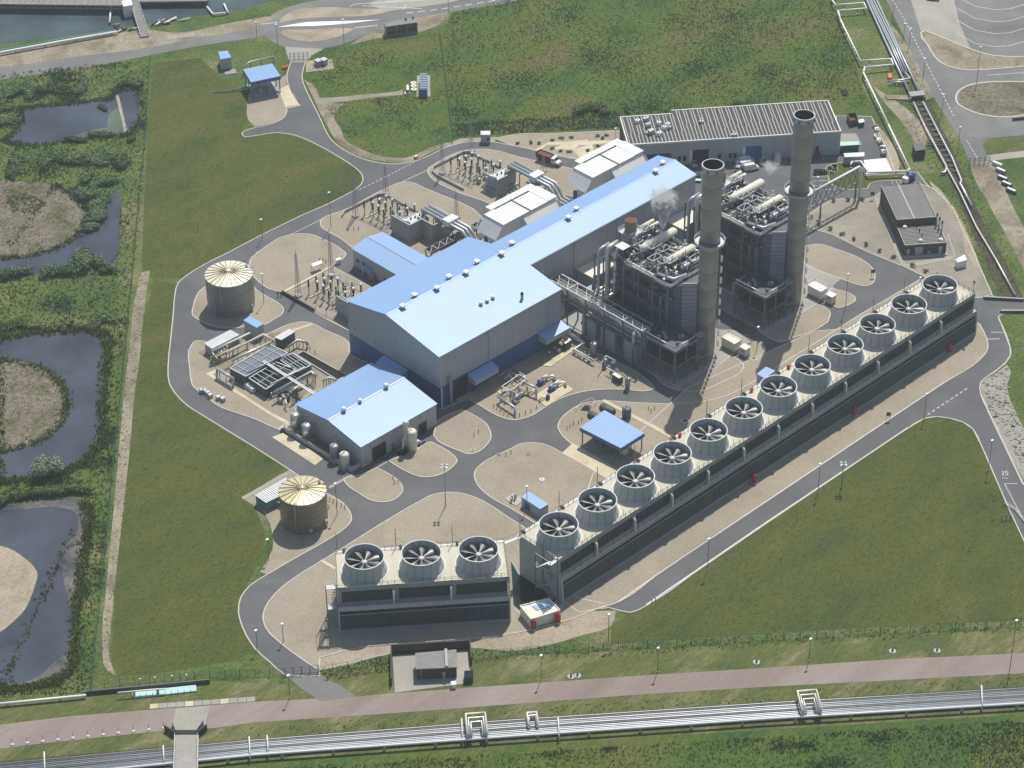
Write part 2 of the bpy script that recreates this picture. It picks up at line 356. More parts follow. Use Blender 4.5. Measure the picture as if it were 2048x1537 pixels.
def ring_strip(mb, loop, w, z0, z1):
    """kerb: closed strip of width w along a loop"""
    n = len(loop); P = [Vector((p[0], p[1], 0)) for p in loop]; inn = []; out = []
    for i in range(n):
        t = (P[(i+1) % n]-P[i-1]); t.normalize(); nn = Vector((-t.y, t.x, 0)); out.append(P[i]-nn*w/2); inn.append(P[i]+nn*w/2)
    vs = []
    for z, L in ((z0, out), (z1, out), (z1, inn), (z0, inn)): vs += [(p.x, p.y, z) for p in L]
    fs = []
    for k in range(3):
        for i in range(n): fs.append((k*n+i, k*n+(i+1) % n, (k+1)*n+(i+1) % n, (k+1)*n+i))
    mb.add(vs, fs)
def strip(mb, pts, w, z, z1=None):
    """open painted line or path of width w through points"""
    P = [Vector((p[0], p[1], 0)) for p in pts]; n = len(P); L = []; Q = []
    for i in range(n):
        t = P[min(i+1, n-1)]-P[max(i-1, 0)]; t.normalize(); nn = Vector((-t.y, t.x, 0)); L.append(P[i]+nn*w/2); Q.append(P[i]-nn*w/2)
    if z1 is None:
        vs = [(p.x, p.y, z) for p in Q]+[(p.x, p.y, z) for p in L]
        mb.add(vs, [(i, i+1, n+i+1, n+i) for i in range(n-1)])
    else:
        vs = [(p.x, p.y, z) for p in Q]+[(p.x, p.y, z1) for p in Q]+[(p.x, p.y, z1) for p in L]+[(p.x, p.y, z) for p in L]
        fs = [(k*n+i, k*n+i+1, (k+1)*n+i+1, (k+1)*n+i) for k in range(3) for i in range(n-1)]
        fs += [(0, n, 2*n, 3*n), (n-1, 4*n-1, 3*n-1, 2*n-1)]
        mb.add(vs, fs)
def area(name, px, z, m, it=2, kerb=None, kz=None):
    loop = SP(px)
    if it: loop = chaikin(loop, it)
    o = struct(MB().sheet(loop, z).build(name, m))
    if kerb:
        k = MB(); ring_strip(k, loop, kerb, 0.0, z+.06); k.build('kerb', 'kerb', o)
    return o
# ------------------------------------------------------------------ ground, water, roads
struct(MB().sheet([(-6000,-6000),(6000,-6000),(6000,6000),(-6000,6000)], 0.0).build('ground', 'rough_grass'))
area('harbour_water', [(-700,190),(0,88),(125,74),(217,61),(265,52),(300,47),(375,33),(425,29),(511,12),(570,-8),(800,-60),(1300,-500),(-900,-500)], .03, 'harbour_water', 1)
area('shore_soil', [(-200,150),(0,104),(120,82),(240,66),(300,60),(345,66),(390,62),(440,50),(520,36),(560,30),(500,60),(385,77),(345,88),(150,114),(0,138),(-200,180)], .035, 'dry_soil', 1)
area('field', [(884,66),(892,150),(905,270),(1000,268),(1245,262),(1500,240),(1745,225),(1700,110),(1668,0),(1600,-200),(1000,-200),(1100,-20),(1000,6),(905,26)], .012, 'field_grass', 0)
area('meadow', [(640,100),(720,78),(770,62),(884,66),(905,290),(880,298),(812,326),(760,322),(700,300),(660,276),(640,228),(608,160),(612,125)], .010, 'field_grass', 0)
area('lawn', [(304,126),(400,116),(436,150),(480,180),(498,235),(482,262),(488,276),(512,274),(554,268),(589,273),(624,287),(682,319),(709,337),(721,348),(724,360),(702,384),(599,434),(510,479),(449,511),(409,531),(368,556),(310,560),(284,545),(288,400)], .014, 'lawn_grass', 0)
area('lawn', [(310,560),(350,570),(346,624),(340,684),(335,740),(338,768),(349,788),(374,814),(409,836),(456,865),(511,899),(572,938),(545,955),(484,996),(512,1020),(530,1065),(524,1110),(492,1175),(478,1200),(475,1228),(479,1243),(490,1272),(508,1302),(470,1322),(300,1350),(240,1352),(222,1320),(232,1150),(247,1018),(260,893),(272,766),(287,634)], .014, 'lawn_grass', 0)
area('lawn', [(1262,1230),(1293,1214),(1382,1153),(1535,1048),(1682,949),(1816,859),(1848,840),(1873,836),(1898,839),(1926,847),(1946,861),(1961,890),(1998,975),(2021,1027),(2047,1082),(2085,1180),(2060,1240),(1700,1258),(1400,1276),(1220,1290),(1224,1250)], .014, 'lawn_grass', 0)
area('verge', [(-80,1395),(180,1388),(430,1362),(600,1372),(700,1335),(1024,1312),(1500,1290),(2200,1250),(2200,1500),(2200,1520),(1500,1475),(900,1505),(500,1530),(-80,1600)], .010, 'verge_grass', 0)
area('far_verge', [(-80,1600),(500,1522),(900,1500),(1500,1462),(2200,1420),(2300,1700),(-80,1760)], .013, 'field_grass', 0)
area('sandy_bank', [(560,1290),(600,1312),(637,1342),(690,1332),(780,1306),(940,1296),(1030,1302),(1100,1290),(1162,1272),(1222,1252),(1232,1222),(1150,1225),(1000,1262),(860,1275),(700,1292),(640,1308)], .046, 'pale_sand', 2)
area('sandy_track', [(283,545),(300,541),(297,560),(287,634),(277,734),(272,766),(260,893),(247,1018),(232,1150),(222,1252),(219,1315),(232,1352),(214,1340),(205,1290),(212,1180),(225,1043),(237,908),(250,768),(260,684),(270,596),(280,556)], .018, 'dry_soil', 2)
area('worn_track', [(608,160),(624,190),(640,226),(654,250),(668,276),(690,296),(720,312),(760,322),(810,326),(880,298),(905,292),(900,284),(860,296),(810,316),(760,312),(716,296),(690,280),(682,258),(668,236),(676,218),(690,208),(640,206),(626,170)], .018, 'dry_soil', 2)
area('spur_path', [(628,196),(660,196),(720,190),(790,184),(806,180),(806,190),(760,194),(700,202),(660,206),(636,208)], .021, 'grey_gravel', 1)
area('track', [(1745,172),(1780,195),(1810,215),(1850,290),(1838,300),(1800,240),(1768,205)], .018, 'dry_soil', 2)
area('dry_verge', [(1755,40),(1775,40),(1822,100),(1868,195),(1852,200),(1822,150),(1790,90)], .018, 'dry_soil', 1)
area('ditch', [(1798,165),(1832,188),(1858,205),(1880,250),(1910,310),(1942,392),(1970,450),(2030,560),(2048,600),(2000,590),(1960,500),(1925,420),(1895,350),(1862,290),(1838,230),(1812,190)], .020, 'ditch_soil', 1)
# ponds on the west side
area('pond_shore', [(-20,1012),(50,1006),(112,999),(152,997),(173,1007),(179,1026),(176,1050),(170,1085),(163,1150),(158,1166),(152,1216),(147,1280),(143,1316),(136,1345),(115,1358),(90,1370),(50,1376),(-20,1380)], .020, 'grey_mud', 2)
area('pond_water', [(-20,1022),(50,1018),(110,1015),(148,1024),(156,1040),(150,1072),(130,1090),(124,1130),(128,1165),(140,1215),(139,1277),(130,1305),(108,1325),(80,1352),(50,1364),(-20,1372)], .026, 'pond_water', 2)
area('sand_islet', [(-30,1090),(0,1092),(24,1100),(48,1116),(66,1132),(75,1148),(71,1168),(63,1192),(48,1222),(24,1246),(0,1265),(-30,1275)], .034, 'pale_sand', 2)
area('pond_shore', [(-20,678),(25,671),(65,667),(140,663),(188,661),(204,669),(211,691),(211,734),(209,766),(204,818),(201,868),(196,897),(183,916),(157,932),(127,944),(80,956),(37,961),(-20,966)], .020, 'grey_mud', 2)
area('pond_water', [(-20,683),(25,675),(65,671),(140,667),(184,666),(198,672),(205,691),(205,734),(203,766),(197,818),(193,868),(187,893),(174,911),(151,926),(123,938),(78,951),(37,956),(-20,960)], .026, 'pond_water', 2)
area('heath_islet', [(-30,720),(50,725),(85,738),(110,750),(121,766),(126,778),(133,798),(133,822),(112,858),(84,880),(40,895),(-30,908)], .034, 'heath', 2)
area('pond_water', [(-20,519),(37,516),(75,509),(120,494),(150,474),(172,449),(175,431),(167,411),(150,394),(136,380),(150,372),(172,388),(200,392),(225,386),(240,388),(243,415),(241,450),(239,490),(235,515),(215,536),(180,542),(100,547),(-20,548)], .026, 'pond_water', 2)
area('heath_islet', [(-30,362),(60,364),(112,371),(142,384),(152,396),(168,412),(176,431),(173,449),(151,474),(121,494),(75,509),(37,515),(-30,518)], .034, 'heath', 2)
area('pond_water', [(5,284),(22,268),(42,244),(44,232),(36,217),(50,211),(97,212),(135,214),(155,207),(187,201),(222,199),(235,192),(237,179),(252,175),(272,178),(276,200),(276,250),(272,266),(255,271),(225,269),(195,270),(180,277),(120,285),(47,290),(15,288)], .026, 'pond_water', 2)
area('algae_shallows', [(130,278),(170,264),(215,255),(222,225),(236,215),(244,235),(250,258),(270,252),(271,265),(255,270),(225,268),(195,269),(178,276)], .030, 'algae_water', 2)
mb = MB(); strip(mb, SP([(234,190),(240,215),(246,240),(253,270)]), 1.0, .02, .10); struct(mb.build('sand_spit', 'pale_sand'))
# outer roads
area('quay_road', [(-300,205),(0,160),(200,131),(345,102),(440,86),(511,75),(527,70),(542,82),(572,96),(612,99),(642,97),(682,90),(724,73),(762,56),(800,44),(834,36),(897,25),(1023,5),(1100,-14),(1400,-90),(1380,-130),(1020,-28),(949,-2),(897,6),(774,25),(737,8),(780,-10),(737,-10),(612,5),(577,14),(544,30),(524,50),(511,55),(385,75),(345,85),(150,112),(0,135),(-300,172)], .028, 'old_asphalt', 1)
area('car_park', [(600,20),(640,10),(720,-12),(830,-40),(1000,-40),(960,-8),(897,6),(774,24),(720,26),(660,20)], .022, 'pale_concrete', 0)
area('gravel_bed', [(560,46),(562,39),(577,27),(595,20),(632,16),(667,15),(720,18),(765,20),(778,24),(737,32),(662,35),(590,40)], .07, 'pale_sand', 2)
area('gravel_bed', [(562,66),(566,60),(612,60),(672,57),(710,58),(692,68),(662,78),(622,84),(597,82),(572,74)], .07, 'pale_sand', 2)
area('gate_apron', [(570,94),(574,110),(580,126),(612,126),(622,112),(648,98),(612,97)], .033, 'pale_concrete', 0)
area('shelter_apron', [(700,90),(762,54),(834,34),(900,24),(895,38),(836,66),(770,74)], .018, 'dry_soil', 1)
area('traffic_lot', [(1765,-14),(1818,95),(1861,180),(1871,202),(1918,275),(1941,328),(1976,323),(1973,308),(1966,292),(1968,282),(1978,277),(2060,270),(2300,262),(2300,-160),(1720,-160)], .028, 'old_asphalt', 0)
area('pale_bay', [(1824,8),(1842,64),(1852,62),(1943,102),(1920,50),(1908,0),(1900,-60),(1800,-60)], .032, 'pale_concrete', 0)
area('pale_bay', [(1905,-60),(1910,30),(1918,52),(1985,50),(2060,40),(2300,20),(2300,-90)], .031, 'old_asphalt', 0)
area('gravel_bed', [(1842,66),(1850,62),(1900,82),(1941,99),(1986,112),(2048,114),(2160,112),(2160,130),(2048,133),(1973,140),(1936,141),(1906,136),(1883,127),(1868,112),(1855,90)], .08, 'dry_soil', 1, kerb=.5)
area('gravel_bed', [(1912,198),(1916,185),(1936,172),(1966,166),(2011,164),(2060,166),(2110,180),(2120,205),(2060,228),(2003,235),(1961,229),(1931,218),(1916,208)], .08, 'heath', 2, kerb=.6)
area('service_path', [(1940,327),(1962,384),(1968,390),(1982,418),(2008,462),(2047,540),(2090,620),(2120,600),(2060,478),(2024,410),(2012,382),(1990,330),(1976,322)], .024, 'dry_soil', 1)
area('path_slab', [(1974,311),(2060,300),(2200,290),(2200,303),(2060,313),(1976,323)], .030, 'pale_concrete', 0)
area('brick_road', [(-150,1478),(0,1450),(140,1433),(300,1420),(512,1404),(712,1394),(787,1387),(1024,1370),(1274,1352),(1536,1336),(1786,1319),(2048,1307),(2300,1292),(2300,1330),(2048,1347),(1786,1361),(1536,1374),(1274,1390),(1024,1409),(812,1425),(637,1437),(512,1445),(426,1457),(326,1462),(43,1492),(-150,1520)], .028, 'brick_road', 0)
area('pipe_trench', [(-60,1528),(512,1478),(1024,1438),(1536,1404),(2200,1364),(2200,1404),(1536,1444),(1024,1479),(512,1516),(-60,1575)], .024, 'ditch_soil', 0)
area('bridge_ramp', [(352,1418),(420,1412),(408,1458),(398,1472),(394,1570),(346,1570),(350,1470),(345,1455)], .036, 'pale_concrete', 0)
# plant site: asphalt sheet with raised gravel beds
area('site_road', [(570,1350),(540,1325),(512,1300),(492,1270),(480,1240),(477,1225),(482,1195),(500,1172),(534,1150),(599,1112),(672,1070),(692,1055),(702,1043),(703,1033),(697,1020),(684,1005),(654,988),(579,940),(512,897),(457,863),(410,834),(375,812),(350,787),(339,768),(336,740),(341,684),(347,624),(350,589),(357,566),(370,554),(410,529),(450,509),(511,477),(600,433),(704,384),(722,370),(726,360),(722,347),(709,335),(682,317),(624,285),(589,271),(554,266),(512,272),(490,275),(484,268),(490,262),(512,256),(537,250),(559,242),(571,232),(574,215),(601,211),(576,168),(574,150),(582,125),(611,125),(604,150),(606,165),(619,195),(637,230),(649,257),(662,280),(687,300),(719,316),(749,325),(782,329),(812,327),(837,321),(882,300),(902,292),(937,285),(962,284),(987,285),(1024,292),(1085,305),(1144,318),(1250,326),(1356,319),(1678,296),(1672,232),(1743,234),(1755,260),(1778,310),(1790,345),(1835,345),(1850,365),(1900,420),(1950,520),(1978,588),(2000,600),(2060,602),(2300,604),(2300,628),(2060,628),(2008,628),(1997,634),(2003,649),(2020,694),(2021,711),(2011,726),(1986,746),(1961,766),(1961,788),(1978,825),(2047,968),(2110,1090),(2110,1220),(2047,1080),(2021,1025),(1998,973),(1961,888),(1946,859),(1926,845),(1898,837),(1873,834),(1848,838),(1816,857),(1682,947),(1535,1046),(1382,1151),(1293,1212),(1260,1226),(1218,1216),(1150,1228),(637,1341),(640,1352)], .040, 'asphalt', 1, kerb=.3)
area('gate_road', [(568,1348),(638,1344),(660,1362),(682,1372),(712,1394),(642,1404),(600,1376)], .034, 'old_asphalt', 0)
BEDS = {
 'tank': [(386,632),(387,612),(391,598),(399,584),(415,572),(460,562),(505,572),(512,580),(528,591),(553,605),(563,613),(567,621),(563,630),(549,639),(527,651),(500,653),(470,657),(430,654),(400,642)],
 'mast': [(499,527),(503,517),(512,509),(537,491),(562,476),(594,469),(622,470),(647,480),(684,501),(692,509),(689,515),(677,524),(662,534),(566,584),(553,583),(512,559),(502,545)],
 'switch_a': [(566,586),(664,534),(702,554),(742,576),(705,610),(697,662),(631,627)],
 'switch_b': [(641,446),(644,439),(660,431),(684,423),(752,388),(790,370),(806,365),(822,366),(850,378),(965,437),(965,486),(850,512),(790,490),(762,466),(705,497),(684,480),(659,466),(644,456)],
 'switch_c': [(856,345),(858,337),(867,331),(937,301),(953,300),(974,300),(999,304),(1023,311),(1081,325),(1144,339),(1170,347),(1150,395),(1060,385),(1000,418),(979,408),(907,382),(862,356)],
 'process': [(380,740),(384,690),(390,684),(402,683),(430,690),(470,676),(530,672),(542,666),(582,649),(607,645),(624,648),(647,660),(697,686),(700,708),(740,728),(660,770),(593,812),(591,840),(562,862),(534,850),(512,840),(480,829),(437,813),(412,794),(397,783),(386,773),(382,760)],
 'door_a': [(687,958),(692,968),(719,988),(744,1002),(762,1005),(782,1003),(797,994),(805,983),(804,973),(797,963),(754,937),(719,951)],
 'door_b': [(778,923),(824,949),(844,955),(867,954),(907,933),(914,922),(909,914),(862,885),(852,888),(830,903),(800,914)],
 'door_c': [(868,872),(922,904),(937,909),(947,908),(974,890),(982,875),(979,860),(972,848),(923,820),(874,845),(870,858)],
 'cabin': [(949,955),(952,940),(962,930),(1023,898),(1044,888),(1069,887),(1089,890),(1124,907),(1218,958),(1180,988),(1075,1052),(1064,1044),(1023,1019),(974,990),(957,973)],
 'tower_a': [(637,1341),(567,1292),(532,1257),(526,1235),(532,1214),(557,1182),(596,1152),(640,1125),(692,1093),(762,1049),(837,1005),(867,990),(894,986),(924,988),(942,993),(1023,1040),(1050,1057),(1100,1120),(1140,1190),(1215,1210),(1150,1236),(1000,1272),(860,1284),(700,1300),(640,1316)],
 'tower_b': [(1131,1206),(1160,1226),(1218,1212),(1237,1205),(1313,1152),(1535,1003),(1741,865),(1888,767),(1961,719),(1974,702),(1976,692),(1958,648),(1900,640),(1120,1150)],
 'bushes': [(1612,450),(1666,471),(1733,504),(1806,534),(1853,556),(1900,577),(1953,597),(1984,590),(1962,540),(1930,470),(1890,400),(1852,372),(1800,372),(1758,388),(1748,396),(1666,401),(1640,415),(1612,440)],
 'stack_a': [(1611,494),(1621,491),(1643,490),(1656,494),(1736,529),(1748,543),(1750,556),(1743,569),(1731,573),(1711,569),(1683,559),(1608,526)],
 'stack_b': [(1646,602),(1662,578),(1708,593),(1711,599),(1688,614),(1676,617)],
 'stack_c': [(1583,636),(1633,609),(1658,622),(1661,630),(1581,679),(1561,685),(1540,678),(1515,660)],
 'stack_d': [(1476,706),(1504,686),(1521,684),(1530,698),(1524,714),(1511,721),(1499,718)],
 'stack_e': [(1425,740),(1462,712),(1486,729),(1487,735),(1435,769),(1408,781),(1380,783),(1344,778),(1322,766),(1310,752),(1370,732)],
 'canopy': [(1116,855),(1124,836),(1139,823),(1164,809),(1199,803),(1249,805),(1299,808),(1346,809),(1399,805),(1444,795),(1453,792),(1516,759),(1584,716),(1652,674),(1719,631),(1788,591),(1840,560),(1862,572),(1500,830),(1230,992),(1209,955),(1144,890),(1124,871)],
 'hall_front': [(938,800),(948,805),(1014,839),(1024,841),(1056,835),(1091,815),(1124,797),(1164,785),(1204,780),(1249,780),(1299,782),(1309,778),(1300,766),(1205,712),(1160,690),(1130,640),(1000,725)],
 'garden': [(990,278),(1030,270),(1100,268),(1240,262),(1255,330),(1144,317),(1085,304),(1024,291)],
}
for kk, (k, px) in enumerate(BEDS.items()):
    area('gravel_bed', px, .10+.004*(kk % 8), 'grey_gravel' if k in ('bushes',) else 'gravel', 2, kerb=.3)
area('gravel_bed', [(484,998),(560,950),(579,941),(654,989),(684,1006),(697,1021),(703,1034),(702,1043),(692,1055),(672,1070),(599,1112),(534,1150),(520,1145),(545,1100),(545,1070),(530,1030),(505,1010)], .075, 'gravel', 1)
area('gravel_bed', [(498,190),(512,165),(545,165),(572,150),(574,212),(571,230),(559,241),(537,249),(510,254),(496,240),(494,214)], .075, 'gravel', 1)
area('gravel_bed', [(612,122),(664,120),(668,138),(640,142),(612,145)], .05, 'pale_sand', 1)
area('gravel_bed', [(905,292),(930,284),(962,283),(990,284),(992,274),(960,276),(920,278),(905,284)], .05, 'gravel', 0)
area('yard_edge', [(1752,248),(1770,268),(1800,330),(1795,346),(1784,342),(1774,302)], .05, 'pale_sand', 1)
area('sandy_path', [(1858,362),(1880,380),(1930,455),(1962,540),(1950,535),(1926,470),(1890,405),(1862,372)], .125, 'pale_sand', 1)
area('grass_bed', [(1652,335),(1664,329),(1700,325),(1730,352),(1810,348),(1808,362),(1772,362),(1740,368),(1735,378),(1700,380),(1670,375),(1655,352)], .10, 'lawn_grass', 1, kerb=.25)
area('grass_bed', [(1966,293),(1968,283),(1980,278),(2060,272),(2200,265),(2200,290),(2060,301),(1974,310)], .06, 'verge_grass', 0)
area('paved_verge', [(1962,766),(1990,748),(2014,730),(2022,745),(2014,770),(2020,800),(2060,880),(2110,990),(2120,1060),(2050,966),(1980,824),(1964,788)], .06, 'stone_rubble', 1)
# concrete slabs
def slab(px, m='yard_concrete', z=.16, name='concrete_slab', parent=None):
    return struct(MB().prism(SP(px), 0, z).build(name, m))
slab([(544,875),(566,867),(648,918),(630,931)], z=.10)
slab([(557,180),(577,170),(602,212),(572,218)], z=.10)
slab([(1124,907),(1145,888),(1166,898),(1290,975),(1262,990),(1209,956)], z=.17)
slab([(1560,560),(1608,526),(1682,560),(1666,573),(1673,584),(1583,633),(1520,610)], 'pale_concrete')
slab([(1385,690),(1440,660),(1470,662),(1504,686),(1422,738),(1390,725)], 'pale_concrete')
slab([(1068,795),(1118,760),(1147,781),(1091,815)], z=.3)
slab([(1085,733),(1140,697),(1168,690),(1171,700),(1142,706),(1102,735)], z=.3)
slab([(990,781),(1005,772),(1018,780),(1002,790)], z=.2)
slab([(1681,268),(1712,268),(1724,290),(1681,300)], 'pale_concrete', z=.09)
slab([(1727,322),(1772,318),(1785,346),(1733,350)], 'white_paint', z=.25)
slab([(1748,400),(1755,396),(1812,530),(1802,533)], 'pale_concrete', z=.2)
slab([(1802,533),(1812,530),(1900,513),(1906,514),(1905,508),(1893,470),(1897,468),(1912,514),(1904,520),(1812,538)], 'pale_concrete', z=.18)
slab([(1203,803),(1209,800),(1347,872),(1340,877)], 'yard_concrete', z=.2)
slab([(412,749),(437,738),(441,742),(425,750),(545,828),(541,832)], 'yard_concrete', z=.18)
slab([(541,832),(546,828),(580,846),(562,862),(557,858),(570,848)], 'yard_concrete', z=.18)
slab([(395,706),(410,700),(500,672),(560,665),(640,755),(600,800),(560,815),(440,735)], 'dry_soil', z=.135, name='process_floor')
slab([(482,996),(576,943),(582,947),(490,1000)], 'pale_concrete', z=.12)
slab([(656,975),(704,948),(708,951),(660,979)], 'pale_concrete', z=.16)
slab([(640,1123),(645,1120),(672,1136),(668,1140)], 'yard_concrete', z=.16)
slab([(566,584),(662,533),(666,535),(569,587)], 'yard_concrete', z=.3)
slab([(880,818),(948,790),(952,793),(884,822)], 'pale_concrete', z=.09)
slab([(905,795),(915,780),(955,785),(920,806)], 'pale_concrete', z=.075)
slab([(738,938),(768,921),(776,925),(746,942)], 'pale_concrete', z=.08)
slab([(583,660),(622,648),(625,650),(586,664)], 'yard_concrete', z=.135)
slab([(1101,300),(1140,284),(1160,282),(1175,280),(1180,286),(1160,288),(1150,300),(1138,300)], 'yard_concrete', z=.135, name='garden_path')
slab([(1070,300),(1098,285),(1150,284),(1225,281),(1225,287),(1185,290),(1190,312),(1160,318),(1145,300),(1175,292),(1150,290),(1095,291),(1078,302)], 'yard_concrete', z=.14, name='garden_path')
# painted markings
def dashes(pts, n, w, duty=.55, z=.05, m='line_paint', name='road_marking'):
    P = SP(pts); mb = MB(); L = [0]
    for i in range(1, len(P)): L.append(L[-1]+(P[i]-P[i-1]).length)
    def at(t):
        for i in range(1, len(P)):
            if t <= L[i]+1e-6: return P[i-1].lerp(P[i], (t-L[i-1])/(L[i]-L[i-1]))
        return P[-1]
    for k in range(n):
        a = L[-1]*k/n; b = a+L[-1]/n*duty; strip(mb, [at(a), at(b)], w, z)
    o = mb.build(name, m); o['kind'] = 'stuff'; o['label'] = None; del o['label']
    return o
def line(pts, w=.25, z=.05, m='line_paint', it=0):
    P = SP(pts); mb = MB(); strip(mb, P, w, z); return struct(mb.build('road_line', m))
line([(1293,1210),(1382,1149),(1535,1044),(1682,946),(1816,856)], .45, .055, 'road_paint')
line([(1237,1204),(1313,1151),(1535,1002),(1741,864),(1888,766)], .3, .12, 'road_paint')
line([(1816,857),(1848,838),(1873,834),(1898,837),(1926,845),(1946,859),(1961,888),(1998,973),(2021,1025),(2047,1080)], .3, .05)
line([(1962,790),(1978,826),(2047,970)], .5, .05); line([(1997,636),(2003,650),(2020,694),(2021,711),(2011,727),(1986,747)], .35, .05)
dashes([(1855,830),(1938,775)], 9, .35); dashes([(1983,665),(2007,666)], 9, .5); dashes([(1975,679),(2000,678)], 8, .5)
dashes([(776,352),(838,320)], 9, .3); dashes([(719,380),(776,352)], 7, .3)
line([(799,367),(846,345),(862,337)], .25, .05); line([(511,507),(560,480),(642,440)], .2, .05)
dashes([(522,49),(556,45)], 8, .7, z=.04, m='road_paint'); dashes([(711,56),(756,51)], 9, .7, z=.04, m='road_paint')
dashes([(812,27),(880,19),(1000,0)], 8, .5, .6, z=.04)
dashes([(1785,0),(1812,45),(1850,122),(1910,237)], 34, .35, .5, z=.04); dashes([(1934,282),(1955,318)], 7, .35, .5, z=.04)
struct(MB().sheet(chaikin(SP([(555,55),(612,45),(652,43.5),(712,42),(762,39.5),(712,45.5),(667,50),(624,52.5),(587,53)]), 1), .042).build('road_marking', 'pure_white'))
for k in range(5):       # parking bay lines north of the warehouse yard and on the car park
    line([(1625+k*0, 345+k*9),(1660+k*3, 343+k*9)], .2, .05)
for k in range(6): line([(1783+k*9, 362),(1788+k*9, 374)], .15, .13)
for a in ([(700,14),(708,9),(890,-2)], [(806,20),(812,10)], [(724,12),(844,18)], [(770,4),(880,-6)]): line(a, .3, .035, 'road_paint')
for cx, cy, w in ((2048,18,0),(2048,42,0),(2048,66,0),(2048,92,0)):     # long sweeping bays in the lot
    line([(1912,cy-26),(1950,cy-5),(1990,cy+2),(2020,cy),(2060,cy-12),(2200,cy-60)], .3, .036)
line([(1975,151),(2060,145),(2200,138)], .3, .04)
line([(1385,325),(1408,330),(1430,331)], .2, .05)
for x0, y0, x1, y1 in ((1385,318,1388,332),(1402,317,1407,331),(1457,316,1461,330),(1473,315,1480,330),(1551,312,1555,327),(1567,311,1573,326),(1635,309,1638,321),(1640,306,1647,320)): line([(x0,y0),(x1,y1)], .15, .05)
# the number painted on the lane: strokes of a '1' and a '5', each a quad strip
def glyph(strokes, o, ex, ey, w, name):
    mb = MB()
    for st in strokes: strip(mb, [o+ex*a+ey*b for a, b in st], w, .052)
    return struct(mb.build(name, 'road_paint'))
o0, ex, ey = S(2003, 951), S(2010,951)-S(2003,951), S(2003,943)-S(2003,951)
glyph([[(0.1,.8),(.45,1),(.45,0)],[(.1,0),(.8,0)]], o0, ex, ey, .22, 'painted_numeral')
glyph([[(1.9,1),(1.15,1),(1.15,.55),(1.65,.6),(1.9,.35),(1.65,.05),(1.1,.03)]], o0, ex, ey, .22, 'painted_numeral')
line([(2004,957),(2016,957)], .2, .05); line([(2009,968),(2036,968)], .2, .05); line([(2009,968),(2047,1040)], .2, .05)
# ------------------------------------------------------------------ building helpers
def panels(parent, a, b, z0, ztop, n, m, name='wall_panel', th=.22, gap=.05):
    """upright cladding panels side by side from a to b (seen from the right-hand side going a to b); ztop(t)"""
    A = Vector((a[0], a[1], 0)); B = Vector((b[0], b[1], 0)); d = B-A; L = d.length; d /= L; nn = Vector((d.y, -d.x, 0))
    if not callable(ztop): zt = ztop; ztop = lambda t: zt
    for i in range(n):
        s0, s1 = L*i/n+gap/2, L*(i+1)/n-gap/2
        p, q = A+d*s0, A+d*s1; k = -nn*th
        h0, h1 = ztop(s0/L), ztop(s1/L)
        vs = [(p.x,p.y,z0),(q.x,q.y,z0),(q.x,q.y,h1),(p.x,p.y,h0)]; vs += [(x+k.x, y+k.y, z) for x, y, z in vs]
        mb = MB().add(vs, [(0,1,2,3),(7,6,5,4),(0,4,5,1),(1,5,6,2),(2,6,7,3),(3,7,4,0)])
        mb.build(name, m, parent)
def liner(parent, a, b, z0, ztop, m='dark_steel', th=.1, off=.24, name='inner_wall'):
    """continuous backing wall behind the panel joints"""
    A = Vector((a[0], a[1], 0)); B = Vector((b[0], b[1], 0)); d = (B-A).normalized(); nn = Vector((d.y, -d.x, 0)); A -= nn*off; B -= nn*off
    if not callable(ztop): zt = ztop; ztop = lambda t: zt
    N = 12; vs = []
    for i in range(N+1):
        p = A.lerp(B, i/N); vs += [(p.x, p.y, z0), (p.x, p.y, ztop(i/N)-.03)]
    MB().add(vs, [(2*i, 2*i+2, 2*i+3, 2*i+1) for i in range(N)]).build(name, m, parent)
def roof_sheet(parent, x0, x1, y0, z0, y1, z1, m, rib=.9, h=.028, name='roof_slope', axis='x', th=.12):
    """ribbed metal sheet between eave line (y0, z0) and ridge line (y1, z1); ribs run down the slope"""
    n = max(2, int(round((x1-x0)/rib))); xs = []; hs = []
    for i in range(n):
        a = x0+(x1-x0)*i/n; w = (x1-x0)/n
        xs += [a, a+w*.62, a+w*.72, a+w*.9]; hs += [0, 0, h, h]
    xs.append(x1); hs.append(0); vs = []
    for x, q in zip(xs, hs):
        for y, z in ((y0, z0), (y1, z1)):
            vs.append((x, y, z+q) if axis == 'x' else (y, x, z+q))
    k = len(xs); fs = [((2*i, 2*i+2, 2*i+3, 2*i+1) if axis == 'x' else (2*i, 2*i+1, 2*i+3, 2*i+2)) for i in range(k-1)]
    mb = MB().add(vs, fs)
    lo = []
    for x in (x0, x1):
        for y, z in ((y0, z0), (y1, z1)): lo.append((x, y, z-th) if axis == 'x' else (y, x, z-th))
    mb.add(lo, [(0, 1, 3, 2)])
    o = len(mb.v)-4; e = 2*(k-1)
    mb.f += [(0, 1, o+1, o), (e, o+2, o+3, e+1), (1, e+1, o+3, o+1), (0, o, o+2, e)]
    return mb.build(name, m, parent)
def bxp(parent, name, m, x0, x1, y0, y1, z0, z1): return MB().bx(x0, x1, y0, y1, z0, z1).build(name, m, parent)
def quadbox(parent, name, m, px, h, z0=0.0):
    """upright block whose top face shows at four image points at height h"""
    return MB().prism(SP(px, h), z0, h).build(name, m, parent)

